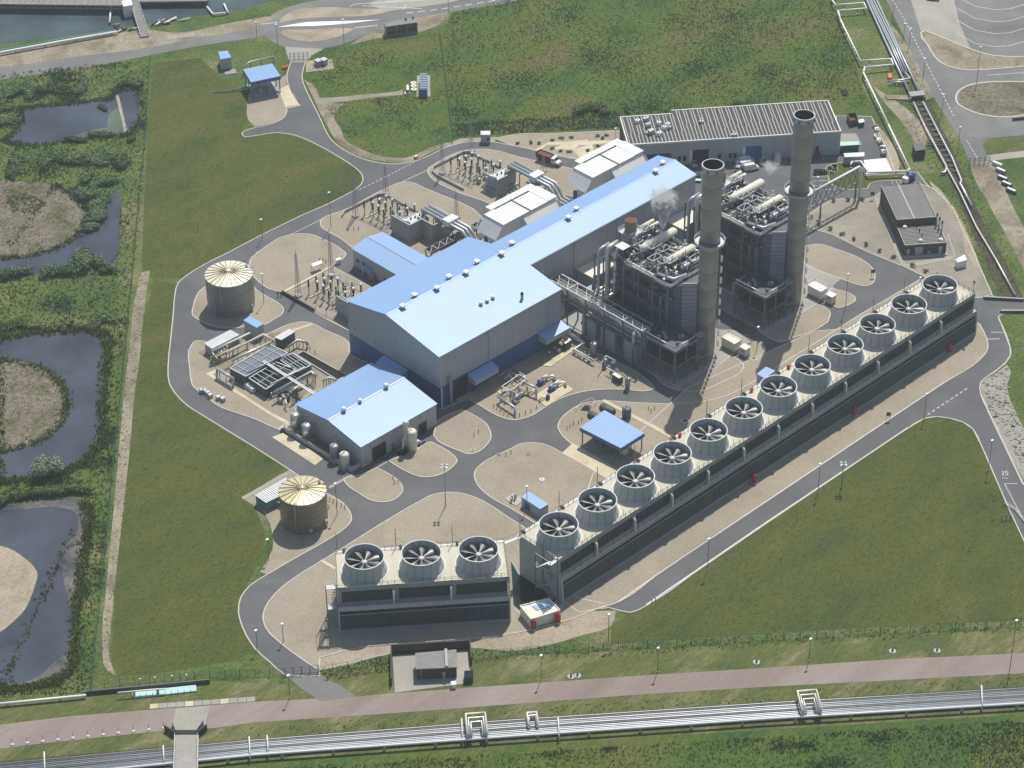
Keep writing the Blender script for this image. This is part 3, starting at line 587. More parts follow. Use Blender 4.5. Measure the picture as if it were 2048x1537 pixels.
# ------------------------------------------------------------------ turbine hall
X0, X1, X2 = 9.9, 57.2, 127.4; Y0, YN, YR, YM, YB = 39.2, 51.7, 60.5, 67.8, 77.3; ZE, ZR_ = 17.7, 21.3
zf = lambda y: ZE+(ZR_-ZE)*(y-Y0)/(YR-Y0) if y <= YR else ZE+(ZR_-ZE)*(YB-y)/(YB-YR)
hall = thing('turbine_hall', 'large turbine hall with light blue metal roof and dark blue base band', 'hall', ((X0+X1)/2, 58, 0))
ZB = 6.7
gab = lambda t: zf(YB+(Y0-YB)*t)-.06
panels(hall, (X0, YB), (X0, Y0), ZB, gab, 13, 'wall_grey'); liner(hall, (X0, YB), (X0, Y0), 0, gab)
panels(hall, (X0, Y0), (X1, Y0), ZB, ZE-.06, 15, 'wall_grey'); liner(hall, (X0, Y0), (X1, Y0), 0, ZE-.06)
rz = lambda t: zf(Y0+(YN-Y0)*t)-.06
panels(hall, (X1, Y0), (X1, YN), 0, rz, 4, 'wall_grey')
panels(hall, (X1, YN), (X2, YN), 0, zf(YN)-.06, 22, 'wall_grey'); liner(hall, (X1, YN), (X2, YN), 0, zf(YN)-.06)
far = lambda t: zf(YN+(YM-YN)*t)-.06
panels(hall, (X2, YN), (X2, YM), 0, far, 5, 'wall_grey')
panels(hall, (X2, YM), (X1, YM), 0, zf(YM)-.06, 22, 'wall_grey')
panels(hall, (X1, YM), (X1, YB), 0, lambda t: zf(YM+(YB-YM)*t)-.06, 3, 'wall_grey')
panels(hall, (X1, YB), (X0, YB), 0, ZE-.06, 15, 'wall_grey')
panels(hall, (X0-.02, YB), (X0-.02, Y0), 0, ZB-.04, 13, 'band_blue', 'base_panel')
panels(hall, (X0, Y0-.02), (X1, Y0-.02), 0, ZB-.04, 15, 'band_blue', 'base_panel')
ov = .35
rf = roof_sheet(hall, X0-ov, X1, Y0-ov, zf(Y0)-.05, YN, zf(YN), 'roof_blue_sheen')
roof_sheet(hall, X0-ov, X2+ov, YN, zf(YN), YR, ZR_, 'roof_blue_sheen')
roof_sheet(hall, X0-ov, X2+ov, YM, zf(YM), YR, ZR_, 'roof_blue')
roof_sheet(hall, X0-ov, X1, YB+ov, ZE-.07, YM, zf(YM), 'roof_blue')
MB().extr([(YR-.35, ZR_+.02), (YR, ZR_+.12), (YR+.35, ZR_+.02)], X0-ov, X2+ov).build('ridge_cap', 'roof_blue_sheen', hall)
for nm, p in (('gutter', [(X0-ov, Y0-ov-.12, ZE-.12), (X1, Y0-ov-.12, ZE-.12)]), ('gutter', [(X1, YN-.2, zf(YN)-.12), (X2, YN-.2, zf(YN)-.12)])):
    MB().bar(p[0], p[1], .22).build(nm, 'trim_grey', hall)
for x in (28.4, 52, 75, 93, 111): MB().bar((x, (Y0 if x < X1 else YN)-.12, 0.2), (x, (Y0 if x < X1 else YN)-.12, (ZE if x < X1 else zf(YN))-.2), .14).build('downpipe', 'trim_grey', hall)
MB().bar((X0+.4, Y0-.15, 0), (X0+.4, Y0-.15, ZB), .25).build('downpipe', 'pure_white', hall)
MB().tube([(X0+3.2, Y0-.1, 8.6), (X0+3.2, Y0-.9, 8.6), (X0+3.2, Y0-.9, 7.4), (X0+3.2, Y0-.9, 0)], .45, 10).build('exhaust_duct', 'trim_grey', hall, True)
bxp(hall, 'duct_collar', 'trim_grey', X0+2.5, X0+3.9, Y0-.3, Y0, 7.9, 9.3)
# door canopies, and dark panels painted as unlit doorways in the base band
def canopy(x0, x1, y0, y1, z, wall):
    c = MB()
    if wall == 'x': c.extr([(x0, z-1.5), (x1, z-1.5), (x1, z+1.0), (x0, z)], y0, y1, 'y')
    else: c.extr([(y0, z-1.5), (y1, z-1.5), (y1, z+1.0), (y0, z)], x0, x1, 'x')
    o = c.build('door_canopy', 'wall_grey', hall)
    t = MB()
    if wall == 'x': t.quad((x0-.1, y0-.1, z+.03), (x1, y0-.1, z+1.04), (x1, y1+.1, z+1.04), (x0-.1, y1+.1, z+.03))
    else: t.quad((x0-.1, y0-.1, z+.03), (x1+.1, y0-.1, z+.03), (x1+.1, y1, z+1.04), (x0-.1, y1, z+1.04))
    t.build('canopy_roof', 'roof_blue', o)
canopy(X0-3.2, X0-.03, 52.4, 62.4, 5.3, 'x')
canopy(20.5, 29.5, Y0-3.0, Y0-.03, 5.2, 'y'); canopy(48.0, 57.2, Y0-3.4, Y0-.03, 5.6, 'y')
bxp(hall, 'door_shade_panel', 'opening_shade', X0+4.8, X0+10.2, Y0-.06, Y0-.03, .02, 6.6)
MB().bx(X0+4.5, X0+4.8, Y0-.2, Y0-.03, 0, 6.8).bx(X0+10.2, X0+10.5, Y0-.2, Y0-.03, 0, 6.8).bx(X0+4.5, X0+10.5, Y0-.21, Y0-.03, 6.62, 6.95).build('door_frame', 'band_blue', hall)
bxp(hall, 'door_shade_panel', 'opening_shade', X0-.06, X0-.04, 54, 61, .02, 3.6)
for y in (45, 66, 75): MB().box((X0-.12, y, 9.2), (.25, .5, .35)).build('wall_lamp', 'trim_grey', hall)
bxp(hall, 'louvre_grille', 'trim_grey', 66.5, 70, YN-.2, YN-.02, 3.2, 6.0)
# ridge vents
vent = thing('roof_vent', '', 'vent', (0, 0, 0))
MB().bx(-.45, .45, -.45, .45, -.5, .85).build('vent_base', 'galvanised', vent)
MB().add([(-.85,-.85,.85),(.85,-.85,.85),(.85,.85,.85),(-.85,.85,.85),(-.78,-.78,1.05),(.78,-.78,1.05),(.78,.78,1.05),(-.78,.78,1.05),(0,0,1.35)], [(3,2,1,0),(0,1,5,4),(1,2,6,5),(2,3,7,6),(3,0,4,7),(4,5,8),(5,6,8),(6,7,8),(7,4,8)]).build('vent_cap', 'pure_white', vent)
vpx = [(806,617),(829,594),(875,581),(897,557),(932,549),(953,527),(1003,511),(1024,490),(1138,440),(1154,422),(1313,347),(1327,330)]
ordn = ['first','second','third','fourth','fifth','sixth','seventh','eighth','ninth','tenth','eleventh','twelfth']
for i, (a, b) in enumerate(vpx):
    p = S(a, b, 21.1); y = 59.7 if i % 2 == 0 else 61.6
    place(vent, (p.x, y, zf(y)), label=f'white capped square vent on hall ridge, {ordn[i]} counted from the gable end', group='white capped vents along the hall ridge')
drop(vent)
cv = thing('roof_ventilator', '', 'vent'); MB().cyl(0,0,-.2,.65,.42,n=10).build('ventilator_body', 'galvanised', cv, True); MB().lathe(0,0,[(.62,.6),(.62,.8),(.3,1.0),(0.02,1.05)],12).build('ventilator_cap', 'pure_white', cv, True)
for i, (a, b) in enumerate(((962,609),(974.5,603),(986,596.5))):
    p = S(a, b, 19.3); place(cv, (p.x, p.y, zf(p.y)), label=('lowest','middle','highest')[i]+' of three small round vents on the hall front roof slope', group='small round vents on the hall roof')
p = S(1044, 597, 18.6)
chm = thing('roof_flue', 'short dark topped metal flue standing on hall roof near the right eave', 'flue', (p.x, p.y, zf(p.y)))
MB().cyl(0,0,-.1,2.0,.42,n=12).build('flue_pipe', 'galvanised', chm, True).location = (0,0,0); 
chm.children[0].location = (0,0,0)
for v in chm.children[0].data.vertices: v.co = Vector((v.co.x+p.x, v.co.y+p.y, v.co.z+zf(p.y)))
o = MB().cyl(p.x, p.y, zf(p.y)+1.7, zf(p.y)+2.15, .46, n=12).build('flue_cap', 'soot', chm)
# ------------------------------------------------------------------ annex behind the hall
ax0, ax1, ay0, ay1 = 40.1, 52.4, YB+.02, 110.5; axr = 46.2
anx = thing('control_annex', 'low annex with light blue pitched roof joining the hall rear', 'building', (46.2, 94, 0))
ag = lambda t: 6.4+1.2*(1-abs(2*t-1))-.05
panels(anx, (ax0, ay1), (ax0, ay0), 0, 6.35, 11, 'wall_grey'); panels(anx, (ax1, ay0), (ax1, ay1), 0, 6.35, 11, 'wall_grey'); panels(anx, (ax1, ay1), (ax0, ay1), 0, ag, 4, 'wall_grey')
roof_sheet(anx, ay0, ay1+.3, ax0-.3, 6.35, axr, 7.6, 'roof_blue', axis='y'); roof_sheet(anx, ay0, ay1+.3, ax1+.3, 6.35, axr, 7.6, 'roof_blue', axis='y')
MB().bar((axr, ay0, 7.64), (axr, ay1+.3, 7.64), .25, .12).build('ridge_cap', 'trim_grey', anx)
for y in (108.3, 105.6): bxp(anx, 'window', 'window_glass', ax0-.05, ax0-.02, y-.6, y+.6, 2.2, 3.6)
bxp(anx, 'door', 'band_blue', ax0-.07, ax0-.02, 95.1, 96.6, .05, 2.4)
bxp(anx, 'porch_canopy', 'roof_blue', ax0-1.6, ax0, 101.4, 105, 3.0, 3.2)
bxp(anx, 'cabinet', 'galvanised', ax0-1.2, ax0-.05, 100.3, 101.2, 0, 2.0)
MB().bar((ax0-1.5, 101.6, 0), (ax0-1.5, 101.6, 3.0), .12).build('porch_post', 'pure_white', anx); MB().bar((ax0-1.5, 104.8, 0), (ax0-1.5, 104.8, 3.0), .12).build('porch_post', 'pure_white', anx)
for i, y in enumerate((91., 89.4)):
    u_ = thing('wall_unit', ('upper','lower')[i]+' white cooling unit on the annex front wall', 'air conditioner', (ax0-.5, y, 4.6)); MB().bx(ax0-.9, ax0-.02, y-.6, y+.6, 4.3, 5.2).build('unit_case', 'white_paint', u_); MB().cyl(ax0-.5, y, 5.2, 5.3, .35, n=10).build('unit_fan', 'dark_steel', u_)
# ------------------------------------------------------------------ water treatment workshop
wx0, wx1, wy0, wy1, wyr, we, wr = -23.7, 3.7, 34.1, 61.0, 47.2, 7.3, 9.3
ws = thing('treatment_workshop', 'wide low workshop with light blue roof and two open doors', 'workshop', (-10, 47.5, 0))
wz = lambda y: we+(wr-we)*(1-abs(y-wyr)/(wyr-wy0 if y < wyr else wy1-wyr))
panels(ws, (wx0, wy1), (wx0, wy0), 0, lambda t: wz(wy1+(wy0-wy1)*t)-.05, 9, 'wall_grey'); liner(ws, (wx0, wy1), (wx0, wy0), 0, lambda t: wz(wy1+(wy0-wy1)*t)-.05)
panels(ws, (wx0, wy0), (wx1, wy0), 0, we-.05, 9, 'wall_grey'); liner(ws, (wx0, wy0), (wx1, wy0), 0, we-.05)
panels(ws, (wx1, wy0), (wx1, wy1), 0, lambda t: wz(wy0+(wy1-wy0)*t)-.05, 9, 'wall_grey'); panels(ws, (wx1, wy1), (wx0, wy1), 0, we-.05, 9, 'wall_grey')
roof_sheet(ws, wx0-.3, wx1+.3, wy0-.3, we, wyr, wr, 'roof_blue_sheen'); roof_sheet(ws, wx0-.3, wx1+.3, wy1+.3, we, wyr, wr, 'roof_blue')
MB().bar((wx0-.3, wyr, wr+.06), (wx1+.3, wyr, wr+.06), .4, .1).build('ridge_cap', 'pure_white', ws)
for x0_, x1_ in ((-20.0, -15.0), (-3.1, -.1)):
    bxp(ws, 'door_shade_panel', 'opening_shade', x0_, x1_, wy0-.07, wy0-.02, .02, 4.6 if x1_-x0_ > 4 else 3.6)  # flat dark panel on the wall, painted as the unlit workshop interior
    h_ = 4.6 if x1_-x0_ > 4 else 3.6
    MB().bx(x0_-.2, x0_, wy0-.12, wy0, 0, h_+.2).bx(x1_, x1_+.2, wy0-.12, wy0, 0, h_+.2).bx(x0_-.2, x1_+.2, wy0-.13, wy0, h_, h_+.22).build('door_frame', 'trim_grey', ws)
bxp(ws, 'door', 'container_blue', -13.0, -12.0, wy0-.1, wy0-.02, .05, 2.3)
for x in (-22.1, 2.1): bxp(ws, 'louvre_grille', 'trim_grey', x-.8, x+.8, wy0-.08, wy0-.02, 1.2, 2.8)
for x in (-20.6, -15.9, -8.7, -2.2, .8): MB().box((x, wy0-.15, 5.9), (.4, .3, .3)).build('wall_lamp', 'trim_grey', ws)
for y in (56.6, 50.6, 44.6, 39.6): MB().box((wx0-.15, y, 5.4), (.3, .4, .3)).build('wall_lamp', 'trim_grey', ws)
rv = thing('ridge_ventilator', '', 'vent'); MB().cyl(0,0,-.3,.7,.55,n=12).build('ventilator_body', 'galvanised', rv, True); MB().lathe(0,0,[(.75,.65),(.78,1.0),(.4,1.3),(0.02,1.35)],14).build('ventilator_cap', 'pure_white', rv, True)
for i, (a, b) in enumerate(((692,826),(723,807),(775.5,778))):
    p = S(a, b, wr); place(rv, (p.x, wyr, wr+.1), label=('nearest the tank side','middle','nearest the hall')[i]+' round white ventilator on the workshop ridge', group='round ventilators on the workshop ridge', scale=(.8,.8,.8) if i == 1 else None)
drop(rv); drop(cv)
# ------------------------------------------------------------------ big storage tanks
def big_tank(name, label, px, r, h, mw, mr, nseg, ladder):
    c = S(px[0], px[1], h); t = thing(name, label, 'tank', (c.x, c.y, 0)); x, y = c.x, c.y
    nr = 3 if mw == 'tank_grey' else 6
    for i in range(nr):
        z0, z1 = .1+(h-.1)*i/nr, .1+(h-.1)*(i+1)/nr
        MB().lathe(x, y, [(r-.05, z0), (r, z0+.02), (r, z1-.05), (r+.04, z1-.05), (r+.04, z1)], 64).build('shell_ring', mw, t, True)
    MB().cyl(x, y, 0, .15, r+.35, n=48).build('foundation', 'wall_concrete', t)
    rs = h+r*.16
    for i in range(nseg):
        a0, a1 = 2*math.pi*(i+.04)/nseg, 2*math.pi*(i+.96)/nseg; am = (a0+a1)/2; R_ = r+.12
        q = [(x+R_*math.cos(a), y+R_*math.sin(a), h) for a in (a0, am, a1)]
        MB().add([(x+.5*math.cos(a0), y+.5*math.sin(a0), rs), q[0], q[1], q[2], (x+.5*math.cos(a1), y+.5*math.sin(a1), rs)], [(0,1,2,3,4)]).build('roof_plate', mr, t)
        e = (x+R_*math.cos(2*math.pi*i/nseg), y+R_*math.sin(2*math.pi*i/nseg), h+.08)
        MB().bar(e, (x+.5*math.cos(2*math.pi*i/nseg), y+.5*math.sin(2*math.pi*i/nseg), rs+.08), .16, .2).build('roof_rib', 'roof_rib', t)
    MB().lathe(x, y, [(r+.12, h-.25), (r+.14, h+.02), (r-.1, h+.03)], 64).build('roof_rim', mw, t)
    MB().lathe(x, y, [(.75, rs-.05), (.7, rs+.25), (.02, rs+.3)], 16).build('roof_cap', mr, t, True)
    MB().lathe(x-.9, y+.2, [(.3, rs-.15), (.3, rs+.45), (.02, rs+.5)], 10).build('roof_nozzle', 'galvanised', t, True)
    MB().cyl(x+(r-1.1)*.98, y-(r-1.1)*.2, h+.1, h+.6, .4, n=10).build('manhole', 'dark_green' if mw == 'tank_grey' else 'dark_steel', t)
    for a in ladder:
        lx, ly = x+(r+.35)*math.cos(a), y+(r+.35)*math.sin(a); tx, ty = -math.sin(a)*.3, math.cos(a)*.3
        m = MB(); m.bar((lx+tx, ly+ty, .3), (lx+tx, ly+ty, h+1.0), .09); m.bar((lx-tx, ly-ty, .3), (lx-tx, ly-ty, h+1.0), .09)
        for k in range(int(h/.6)): m.bar((lx+tx, ly+ty, .6+k*.6), (lx-tx, ly-ty, .6+k*.6), .05)
        o = m.build('ladder', 'galvanised', t); o['kind'] = 'stuff'
    for a, q in ((-2.0, .55), (-1.15, .55)) if mw == 'tank_tan' else ((-1.2, .4),):
        MB().cyl(x+(r+.1)*math.cos(a), y+(r+.1)*math.sin(a), .8, 2.0, q, n=12).build('manway', 'galvanised', t, True)
    for a in (-2.6, -.35):
        MB().tube([(x+(r+.25)*math.cos(a), y+(r+.25)*math.sin(a), .3), (x+(r+.25)*math.cos(a), y+(r+.25)*math.sin(a), h+.3), (x+(r-.6)*math.cos(a), y+(r-.6)*math.sin(a), h+.7)], .13, 8).build('riser_pipe', 'grey_pipe', t, True)
    return t
big_tank('storage_tank', 'grey cylindrical tank with ribbed cream roof inside the road bend', (457.4, 548), 6.98, 11.1, 'tank_grey', 'tank_roof', 24, (-2.95, .2))
big_tank('storage_tank', 'tan cylindrical tank with gold ribbed roof near the cooling towers', (604.7, 981.5), 6.19, 10.05, 'tank_tan', 'tank_roof_tan', 20, (.05,))
# ------------------------------------------------------------------ cooling towers
ZD, ZT = 13.2, 17.6
def stack_r(z):      # flared outline of a fan stack
    t = (z-ZD)/(ZT-ZD); return 5.72-.95*math.sin(min(t/.75, 1)*math.pi/2)+.23*max(0, t-.6)/.4
NP = 16
_zs = [ZD+.05+(ZT-ZD-.1)*i/6 for i in range(7)]
_a = math.pi/NP*.965
_pm = MB()
_k = 5; _vs = []
for q in range(_k):
    a = -_a+2*_a*q/(_k-1)
    for z in _zs: _vs.append((stack_r(z)*math.cos(a), stack_r(z)*math.sin(a), z))
for q in range(_k):
    a = -_a+2*_a*q/(_k-1)
    for z in _zs: _vs.append(((stack_r(z)-.12)*math.cos(a), (stack_r(z)-.12)*math.sin(a), z))
_fs = []; _n = len(_zs); _o = _k*_n
for q in range(_k-1):
    for j in range(_n-1):
        _fs.append((q*_n+j, (q+1)*_n+j, (q+1)*_n+j+1, q*_n+j+1)); _fs.append((_o+q*_n+j+1, _o+(q+1)*_n+j+1, _o+(q+1)*_n+j, _o+q*_n+j))
for q in (0, _k-1):
    for j in range(_n-1):
        f = (q*_n+j, q*_n+j+1, _o+q*_n+j+1, _o+q*_n+j); _fs.append(f if q == 0 else f[::-1])
panel_me = _pm.add(_vs, _fs).mesh('stack_panel', 'fan_shell', True)
rim_me = MB().lathe(0, 0, [(5.0, ZT-.16), (5.06, ZT-.16), (5.06, ZT+.05), (4.80, ZT+.05), (4.80, ZT-.16), (5.0, ZT-.16)], 72).mesh('stack_rim', 'fan_rim', False)
foot_me = MB().lathe(0, 0, [(6.05, ZD+.01), (6.05, ZD+.18), (5.6, ZD+.18)], 48).mesh('stack_foot', 'fan_rim', False)
gap_me = MB().lathe(0, 0, [(stack_r(z)-.07, z) for z in _zs], 48).mesh('stack_liner', 'trim_grey', True)
# blade: twisted, cambered plate from hub to tip
ZF = 15.9
def blade_mesh():
    mb = MB(); vs = []; ns = 7
    for i in range(ns):
        t = i/(ns-1); r = .75+3.75*t; ch = .42+.95*min(1, t*1.5)-.12*max(0, t-.8)/.2; pit = R(34-16*t)
        for j in range(4):
            s_ = (j/3-.5)*ch; cam_ = .10*ch*(1-(2*j/3-1)**2)
            vs.append((r, s_*math.cos(pit), ZF+s_*math.sin(pit)+cam_))
    lo = [(x, y, z-.07) for x, y, z in vs]; n4 = len(vs); fs = []
    for i in range(ns-1):
        for j in range(3):
            a = i*4+j; fs += [(a, a+4, a+5, a+1), (n4+a+1, n4+a+5, n4+a+4, n4+a)]
        fs += [(i*4, n4+i*4, n4+i*4+4, i*4+4), (i*4+3, i*4+7, n4+i*4+7, n4+i*4+3)]
    fs += [(24, n4+24, n4+25, 25), (25, n4+25, n4+26, 26), (26, n4+26, n4+27, 27)]
    mb.add(vs+lo, fs); mb.bar((.2, 0, ZF), (.85, 0, ZF), .16)
    return mb.mesh('blade', 'fan_blade', True)
blade_me = blade_mesh()
def edge_mesh():
    p = []
    for i in range(7):
        t = i/6; r = .75+3.75*t; ch = .42+.95*min(1, t*1.5)-.12*max(0, t-.8)/.2; pit = R(34-16*t); s_ = .5*ch+.03
        p.append((r, s_*math.cos(pit), ZF+s_*math.sin(pit)))
    return MB().tube(p[3:], .06, 5).mesh('blade_edge', 'blade_edge')
edge_me = edge_mesh()
hub_me = MB().lathe(0, 0, [(.0, ZF+.28), (.3, ZF+.25), (.75, ZF+.1), (.75, ZF-.15), (.4, ZF-.3), (.4, ZF-2.4)], 16).mesh('fan_hub', 'fan_rim', True)
beam_me = MB().bx(-4.9, 4.9, -.25, .25, ZF-2.9, ZF-2.4).mesh('gear_beam', 'dark_steel')
TWW = (-8.0, -7.4, -6.05, 7.7)   # outline of the cross-section: base front, ledge, deck front, deck back
def cooling_tower(name, label, n, sp, loc, rz, phases, ends=(7.05, 7.05)):
    t = thing(name, label, 'cooling tower')
    xa, xb = -ends[0], (n-1)*sp+ends[1]; fb, fl, fd, bd = TWW
    # deck boards, one per cell
    for k in range(n):
        x0 = xa if k == 0 else (k-.5)*sp; x1 = xb if k == n-1 else (k+.5)*sp
        d = MB(); N = 40; cx = k*sp; out = [(x0+.01, fd), (x1-.01, fd), (x1-.01, bd), (x0+.01, bd)]
        # deck slab with a round hole under the fan
        ring = [(cx+4.6*math.cos(2*math.pi*i/N), 4.6*math.sin(2*math.pi*i/N)) for i in range(N)]
        def edge(p):
            a = math.atan2(p[1], p[0]-cx); c, s_ = math.cos(a), math.sin(a); best = 1e9
            for lim, q in ((x1-.01-cx, c), (x0+.01-cx, c), (bd, s_), (fd, s_)):
                if abs(q) > 1e-9 and lim/q > 0: best = min(best, lim/q)
            return (cx+c*best, s_*best)
        oo = [edge(p) for p in ring]; vs = [(*p, ZD) for p in ring]+[(*p, ZD) for p in oo]+[(*p, ZD-.25) for p in oo]
        fs = [(i, N+i, N+(i+1) % N, (i+1) % N) for i in range(N)]+[(N+i, 2*N+i, 2*N+(i+1) % N, N+(i+1) % N) for i in range(N)]
        # square the corners the polar walk cuts off
        d.add(vs, fs)
        for (ex, ey) in out:
            near = sorted(oo, key=lambda p: (p[0]-ex)**2+(p[1]-ey)**2)[:2]
            d.add([(ex, ey, ZD), (*near[0], ZD), (*near[1], ZD)], [(0, 1, 2)])
        for f in range(len(d.f)):
            a, b, c = [Vector(d.v[i]) for i in d.f[f][:3]]
            if abs(a.z-ZD) < 1e-6 and abs(c.z-ZD) < 1e-6 and (b-a).cross(c-a).z < 0: d.f[f] = d.f[f][::-1]
        d.build('deck_slab', 'deck', t)
        # fan stack and fan
        st = put('fan_stack', rim_me, t, (cx, 0, 0)); put('stack_foot', foot_me, st); put('stack_liner', gap_me, st)
        for i in range(NP): put('stack_panel', panel_me, st, (0, 0, 0), 2*math.pi*(i+.5)/NP)
        fn = put('fan', hub_me, t, (cx, 0, 0), phases[k]); put('gear_beam', beam_me, fn)
        for i in range(8): put('blade', blade_me, fn, (0, 0, 0), 2*math.pi*i/8); put('blade_edge', edge_me, fn, (0, 0, 0), 2*math.pi*i/8)
        # front: louvre panels, mullion, riser pipe
        w = (x1-x0-2.2)/7
        for i in range(7): MB().bx(x0+1.1+w*i+.06, x0+1.1+w*(i+1)-.06, fd-.02, fd+.12, 8.5, 11.75).build('louvre_panel', 'louver', t)
        MB().bx(x0+.02, x0+.98, fd-.05, fd+.3, 8.4, 11.85).build('pier', 'tower_grey', t)
        if k < n-1 or n < 5: MB().tube([(x1-.35, fd-.1, 11.6), (x1-.35, fd-.75, 11.5), (x1-.35, fd-1.1, 11.0), (x1-.35, fd-1.15, 8.0)], .27, 8).build('riser_pipe', 'cream', t, True)
    MB().bx(xa, xb, fd-.12, fd+.3, 11.87, ZD-.26).build('fascia', 'tower_grey', t)
    MB().bx(xa, xb, fd-.06, fd+.4, 7.9, 8.38).build('apron_beam', 'tower_grey', t)
    MB().bx(xa+.1, xb-.1, fd+.35, bd-.1, 1.0, ZD-.3).build('core', 'louver', t)
    # ledge walkway and sloping air inlet
    L = max(1, int((xb-xa)/7))
    for i in range(L):
        a, b = xa+(xb-xa)*i/L, xa+(xb-xa)*(i+1)/L; MB().bx(a+.03, b-.03, fl, fd-.07, 7.75, 7.92).build('walkway_board', 'walk_board' if n > 5 else 'tower_wall', t)
    MB().extr([(fl, 6.5), (fl+.2, 6.5), (fl+.2, 7.74), (fl, 7.74)], xa, xb).build('ledge_beam', 'tower_wall' if n < 5 else 'tower_grey', t)
    MB().add([(xa, fl+.9, 6.5), (xb, fl+.9, 6.5), (xb, fb+.6, .9), (xa, fb+.6, .9)], [(3, 2, 1, 0)]).build('inlet_backing', 'louver', t)
    m = MB(); ns = int((xb-xa)/.5)
    for i in range(ns+1):
        x = xa+.05+(xb-xa-.1)*i/ns; m.bar((x, fl+.15, 5.1), (x, fb+.35, .9), .16, .34)
    o = m.build('inlet_slat', 'fill_slat', t); o['kind'] = 'stuff'
    for i in range(int((xb-xa)/2.3)+1): MB().bar((xa+.1+i*2.3, fl+.1, 6.6), (xa+.1+i*2.3, fl+.9, 5.3), .18).build('bracket', 'frame_steel', t)
    MB().bx(xa, xb, fl+.1, fl+.35, 5.05, 5.3).build('slat_rail', 'tower_grey', t)
    for zz in (.45, ):
        MB().bx(xa-.1, xb+.1, fb, fb+.45, .05, .9).build('basin_wall', 'tower_grey', t)
    # ends
    for x, s_ in ((xa, -1), (xb, 1)):
        MB().add([(x, fd, ZD-.26), (x, bd, ZD-.26), (x, bd, 0), (x, fb+.3, 0), (x, fb+.3, .9), (x, fl+.02, 5.3), (x, fl+.02, 7.7), (x, fd, 7.9)], [tuple(range(8))] if s_ < 0 else [tuple(range(7, -1, -1))]).build('end_wall', 'tower_wall', t)
        MB().bar((x, fd, 7.9), (x, fd, ZD), .35).build('corner_post', 'tower_wall', t)
        MB().bar((x-.02*s_, fl, 7.7), (x-.02*s_, fb+.1, .4), .4, .25).build('rake_post', 'tower_wall', t)
    MB().add([(xa, bd, ZD-.26), (xb, bd, ZD-.26), (xb, bd, 0), (xa, bd, 0)], [(3, 2, 1, 0)]).build('back_wall', 'tower_grey', t)
    # railings
    def rail(a, b, z, m_, step=1.73, h=1.05):
        r = MB(); A, B = Vector(a), Vector(b); q = max(1, int((B-A).length/step))
        for i in range(q+1): p = A.lerp(B, i/q); r.bar((p.x, p.y, z), (p.x, p.y, z+h), .10)
        for hh in (.5, h): r.bar((A.x, A.y, z+hh), (B.x, B.y, z+hh), .06)
        o = r.build('railing', m_, t); o['kind'] = 'stuff'
    rail((xa+.1, fd+.1, 0), (xb-.1, fd+.1, 0), ZD, 'green_rail'); rail((xa+.1, bd-.1, 0), (xb-.1, bd-.1, 0), ZD, 'green_rail')
    rail((xa+.1, fd+.1, 0), (xa+.1, bd-.1, 0), ZD, 'green_rail'); rail((xb-.1, fd+.1, 0), (xb-.1, bd-.1, 0), ZD, 'green_rail')
    rail((xa+.1, fl+.08, 0), (xb-.1, fl+.08, 0), 7.92, 'green_rail', 2.3)
    MB().bx(xa, xb, bd-.05, bd+.9, ZD-.5, ZD-.35).build('rear_walkway', 'galvanised', t)
    MB().tube([(xa+1, bd+.6, ZD-.9), (xb-1, bd+.6, ZD-.9)], .3, 8).build('header_pipe', 'grey_pipe', t, True)
    for k in range(n):
        MB().tube([(k*sp-4.8, bd+.5, ZD-.9), (k*sp-4.8, bd+.5, ZD+.3), (k*sp-4.8, bd-.6, ZD+.4)], .28, 8).build('riser_pipe', 'dark_steel', t, True)
        MB().bar((k*sp+4.2, fd+.8, ZD), (k*sp+4.2, fd+.8, ZD+1.9), .07).build('lightning_rod', 'green_rail', t)
    t.location = loc; t.rotation_euler = (0, 0, rz)
    return t
ph = [R(10+9*math.sin(k*1.9)+3*k) for k in range(12)]
cooling_tower('cooling_tower', 'long cooling tower with twelve round fans in a diagonal row', 12, 13.945, (-18.4, -35.57, 0), 0, ph, (6.3, 8.9))
SROT = R(-38.95)
cooling_tower('cooling_tower', 'short cooling tower with three round fans beside the brick road', 3, 14.19, (-61.48, -10.64, 0), SROT, [R(22), R(38), R(20)])
# stair towers, one at each tower end
def stair_tower(label, loc, rz, h=ZD):
    t = thing('stair_tower', label, 'staircase', group='stair towers of the cooling towers')
    for x in (-1.3, 1.3):
        for y in (-2.6, 2.6): MB().bar((x, y, 0), (x, y, h+1.1), .18).build('column', 'frame_steel', t)
    nf = 4
    for i in range(nf):
        z0, z1 = h*i/nf, h*(i+1)/nf; s_ = 1 if i % 2 == 0 else -1; x = .6*s_
        f = MB()
        for q in range(8): f.bx(x-.5, x+.5, s_*(-1.7+3.4*q/8), s_*(-1.7+3.4*(q+1)/8), z0+(z1-z0)*(q+1)/8-.06, z0+(z1-z0)*(q+1)/8)
        f.bar((x-.5, -s_*1.8, z0), (x-.5, s_*1.8, z1), .08, .25); f.bar((x+.5, -s_*1.8, z0), (x+.5, s_*1.8, z1), .08, .25)
        o = f.build('stair_flight', 'galvanised', t); o['kind'] = 'stuff'
        MB().bx(-1.3, 1.3, s_*1.7, s_*2.7, z1-.1, z1).build('landing', 'galvanised', t)
        r = MB(); r.bar((-1.3, s_*2.65, z1+1), (1.3, s_*2.65, z1+1), .07); r.bar((-1.3, s_*2.65, z1+.5), (1.3, s_*2.65, z1+.5), .06); r.bar((1.3, -2.6, z1+1), (1.3, 2.6, z1+1), .07); r.bar((-1.3, -2.6, z1+1), (-1.3, 2.6, z1+1), .07)
        o = r.build('handrail', 'galvanised', t); o['kind'] = 'stuff'
    t.location = loc; t.rotation_euler = (0, 0, rz)
    return t
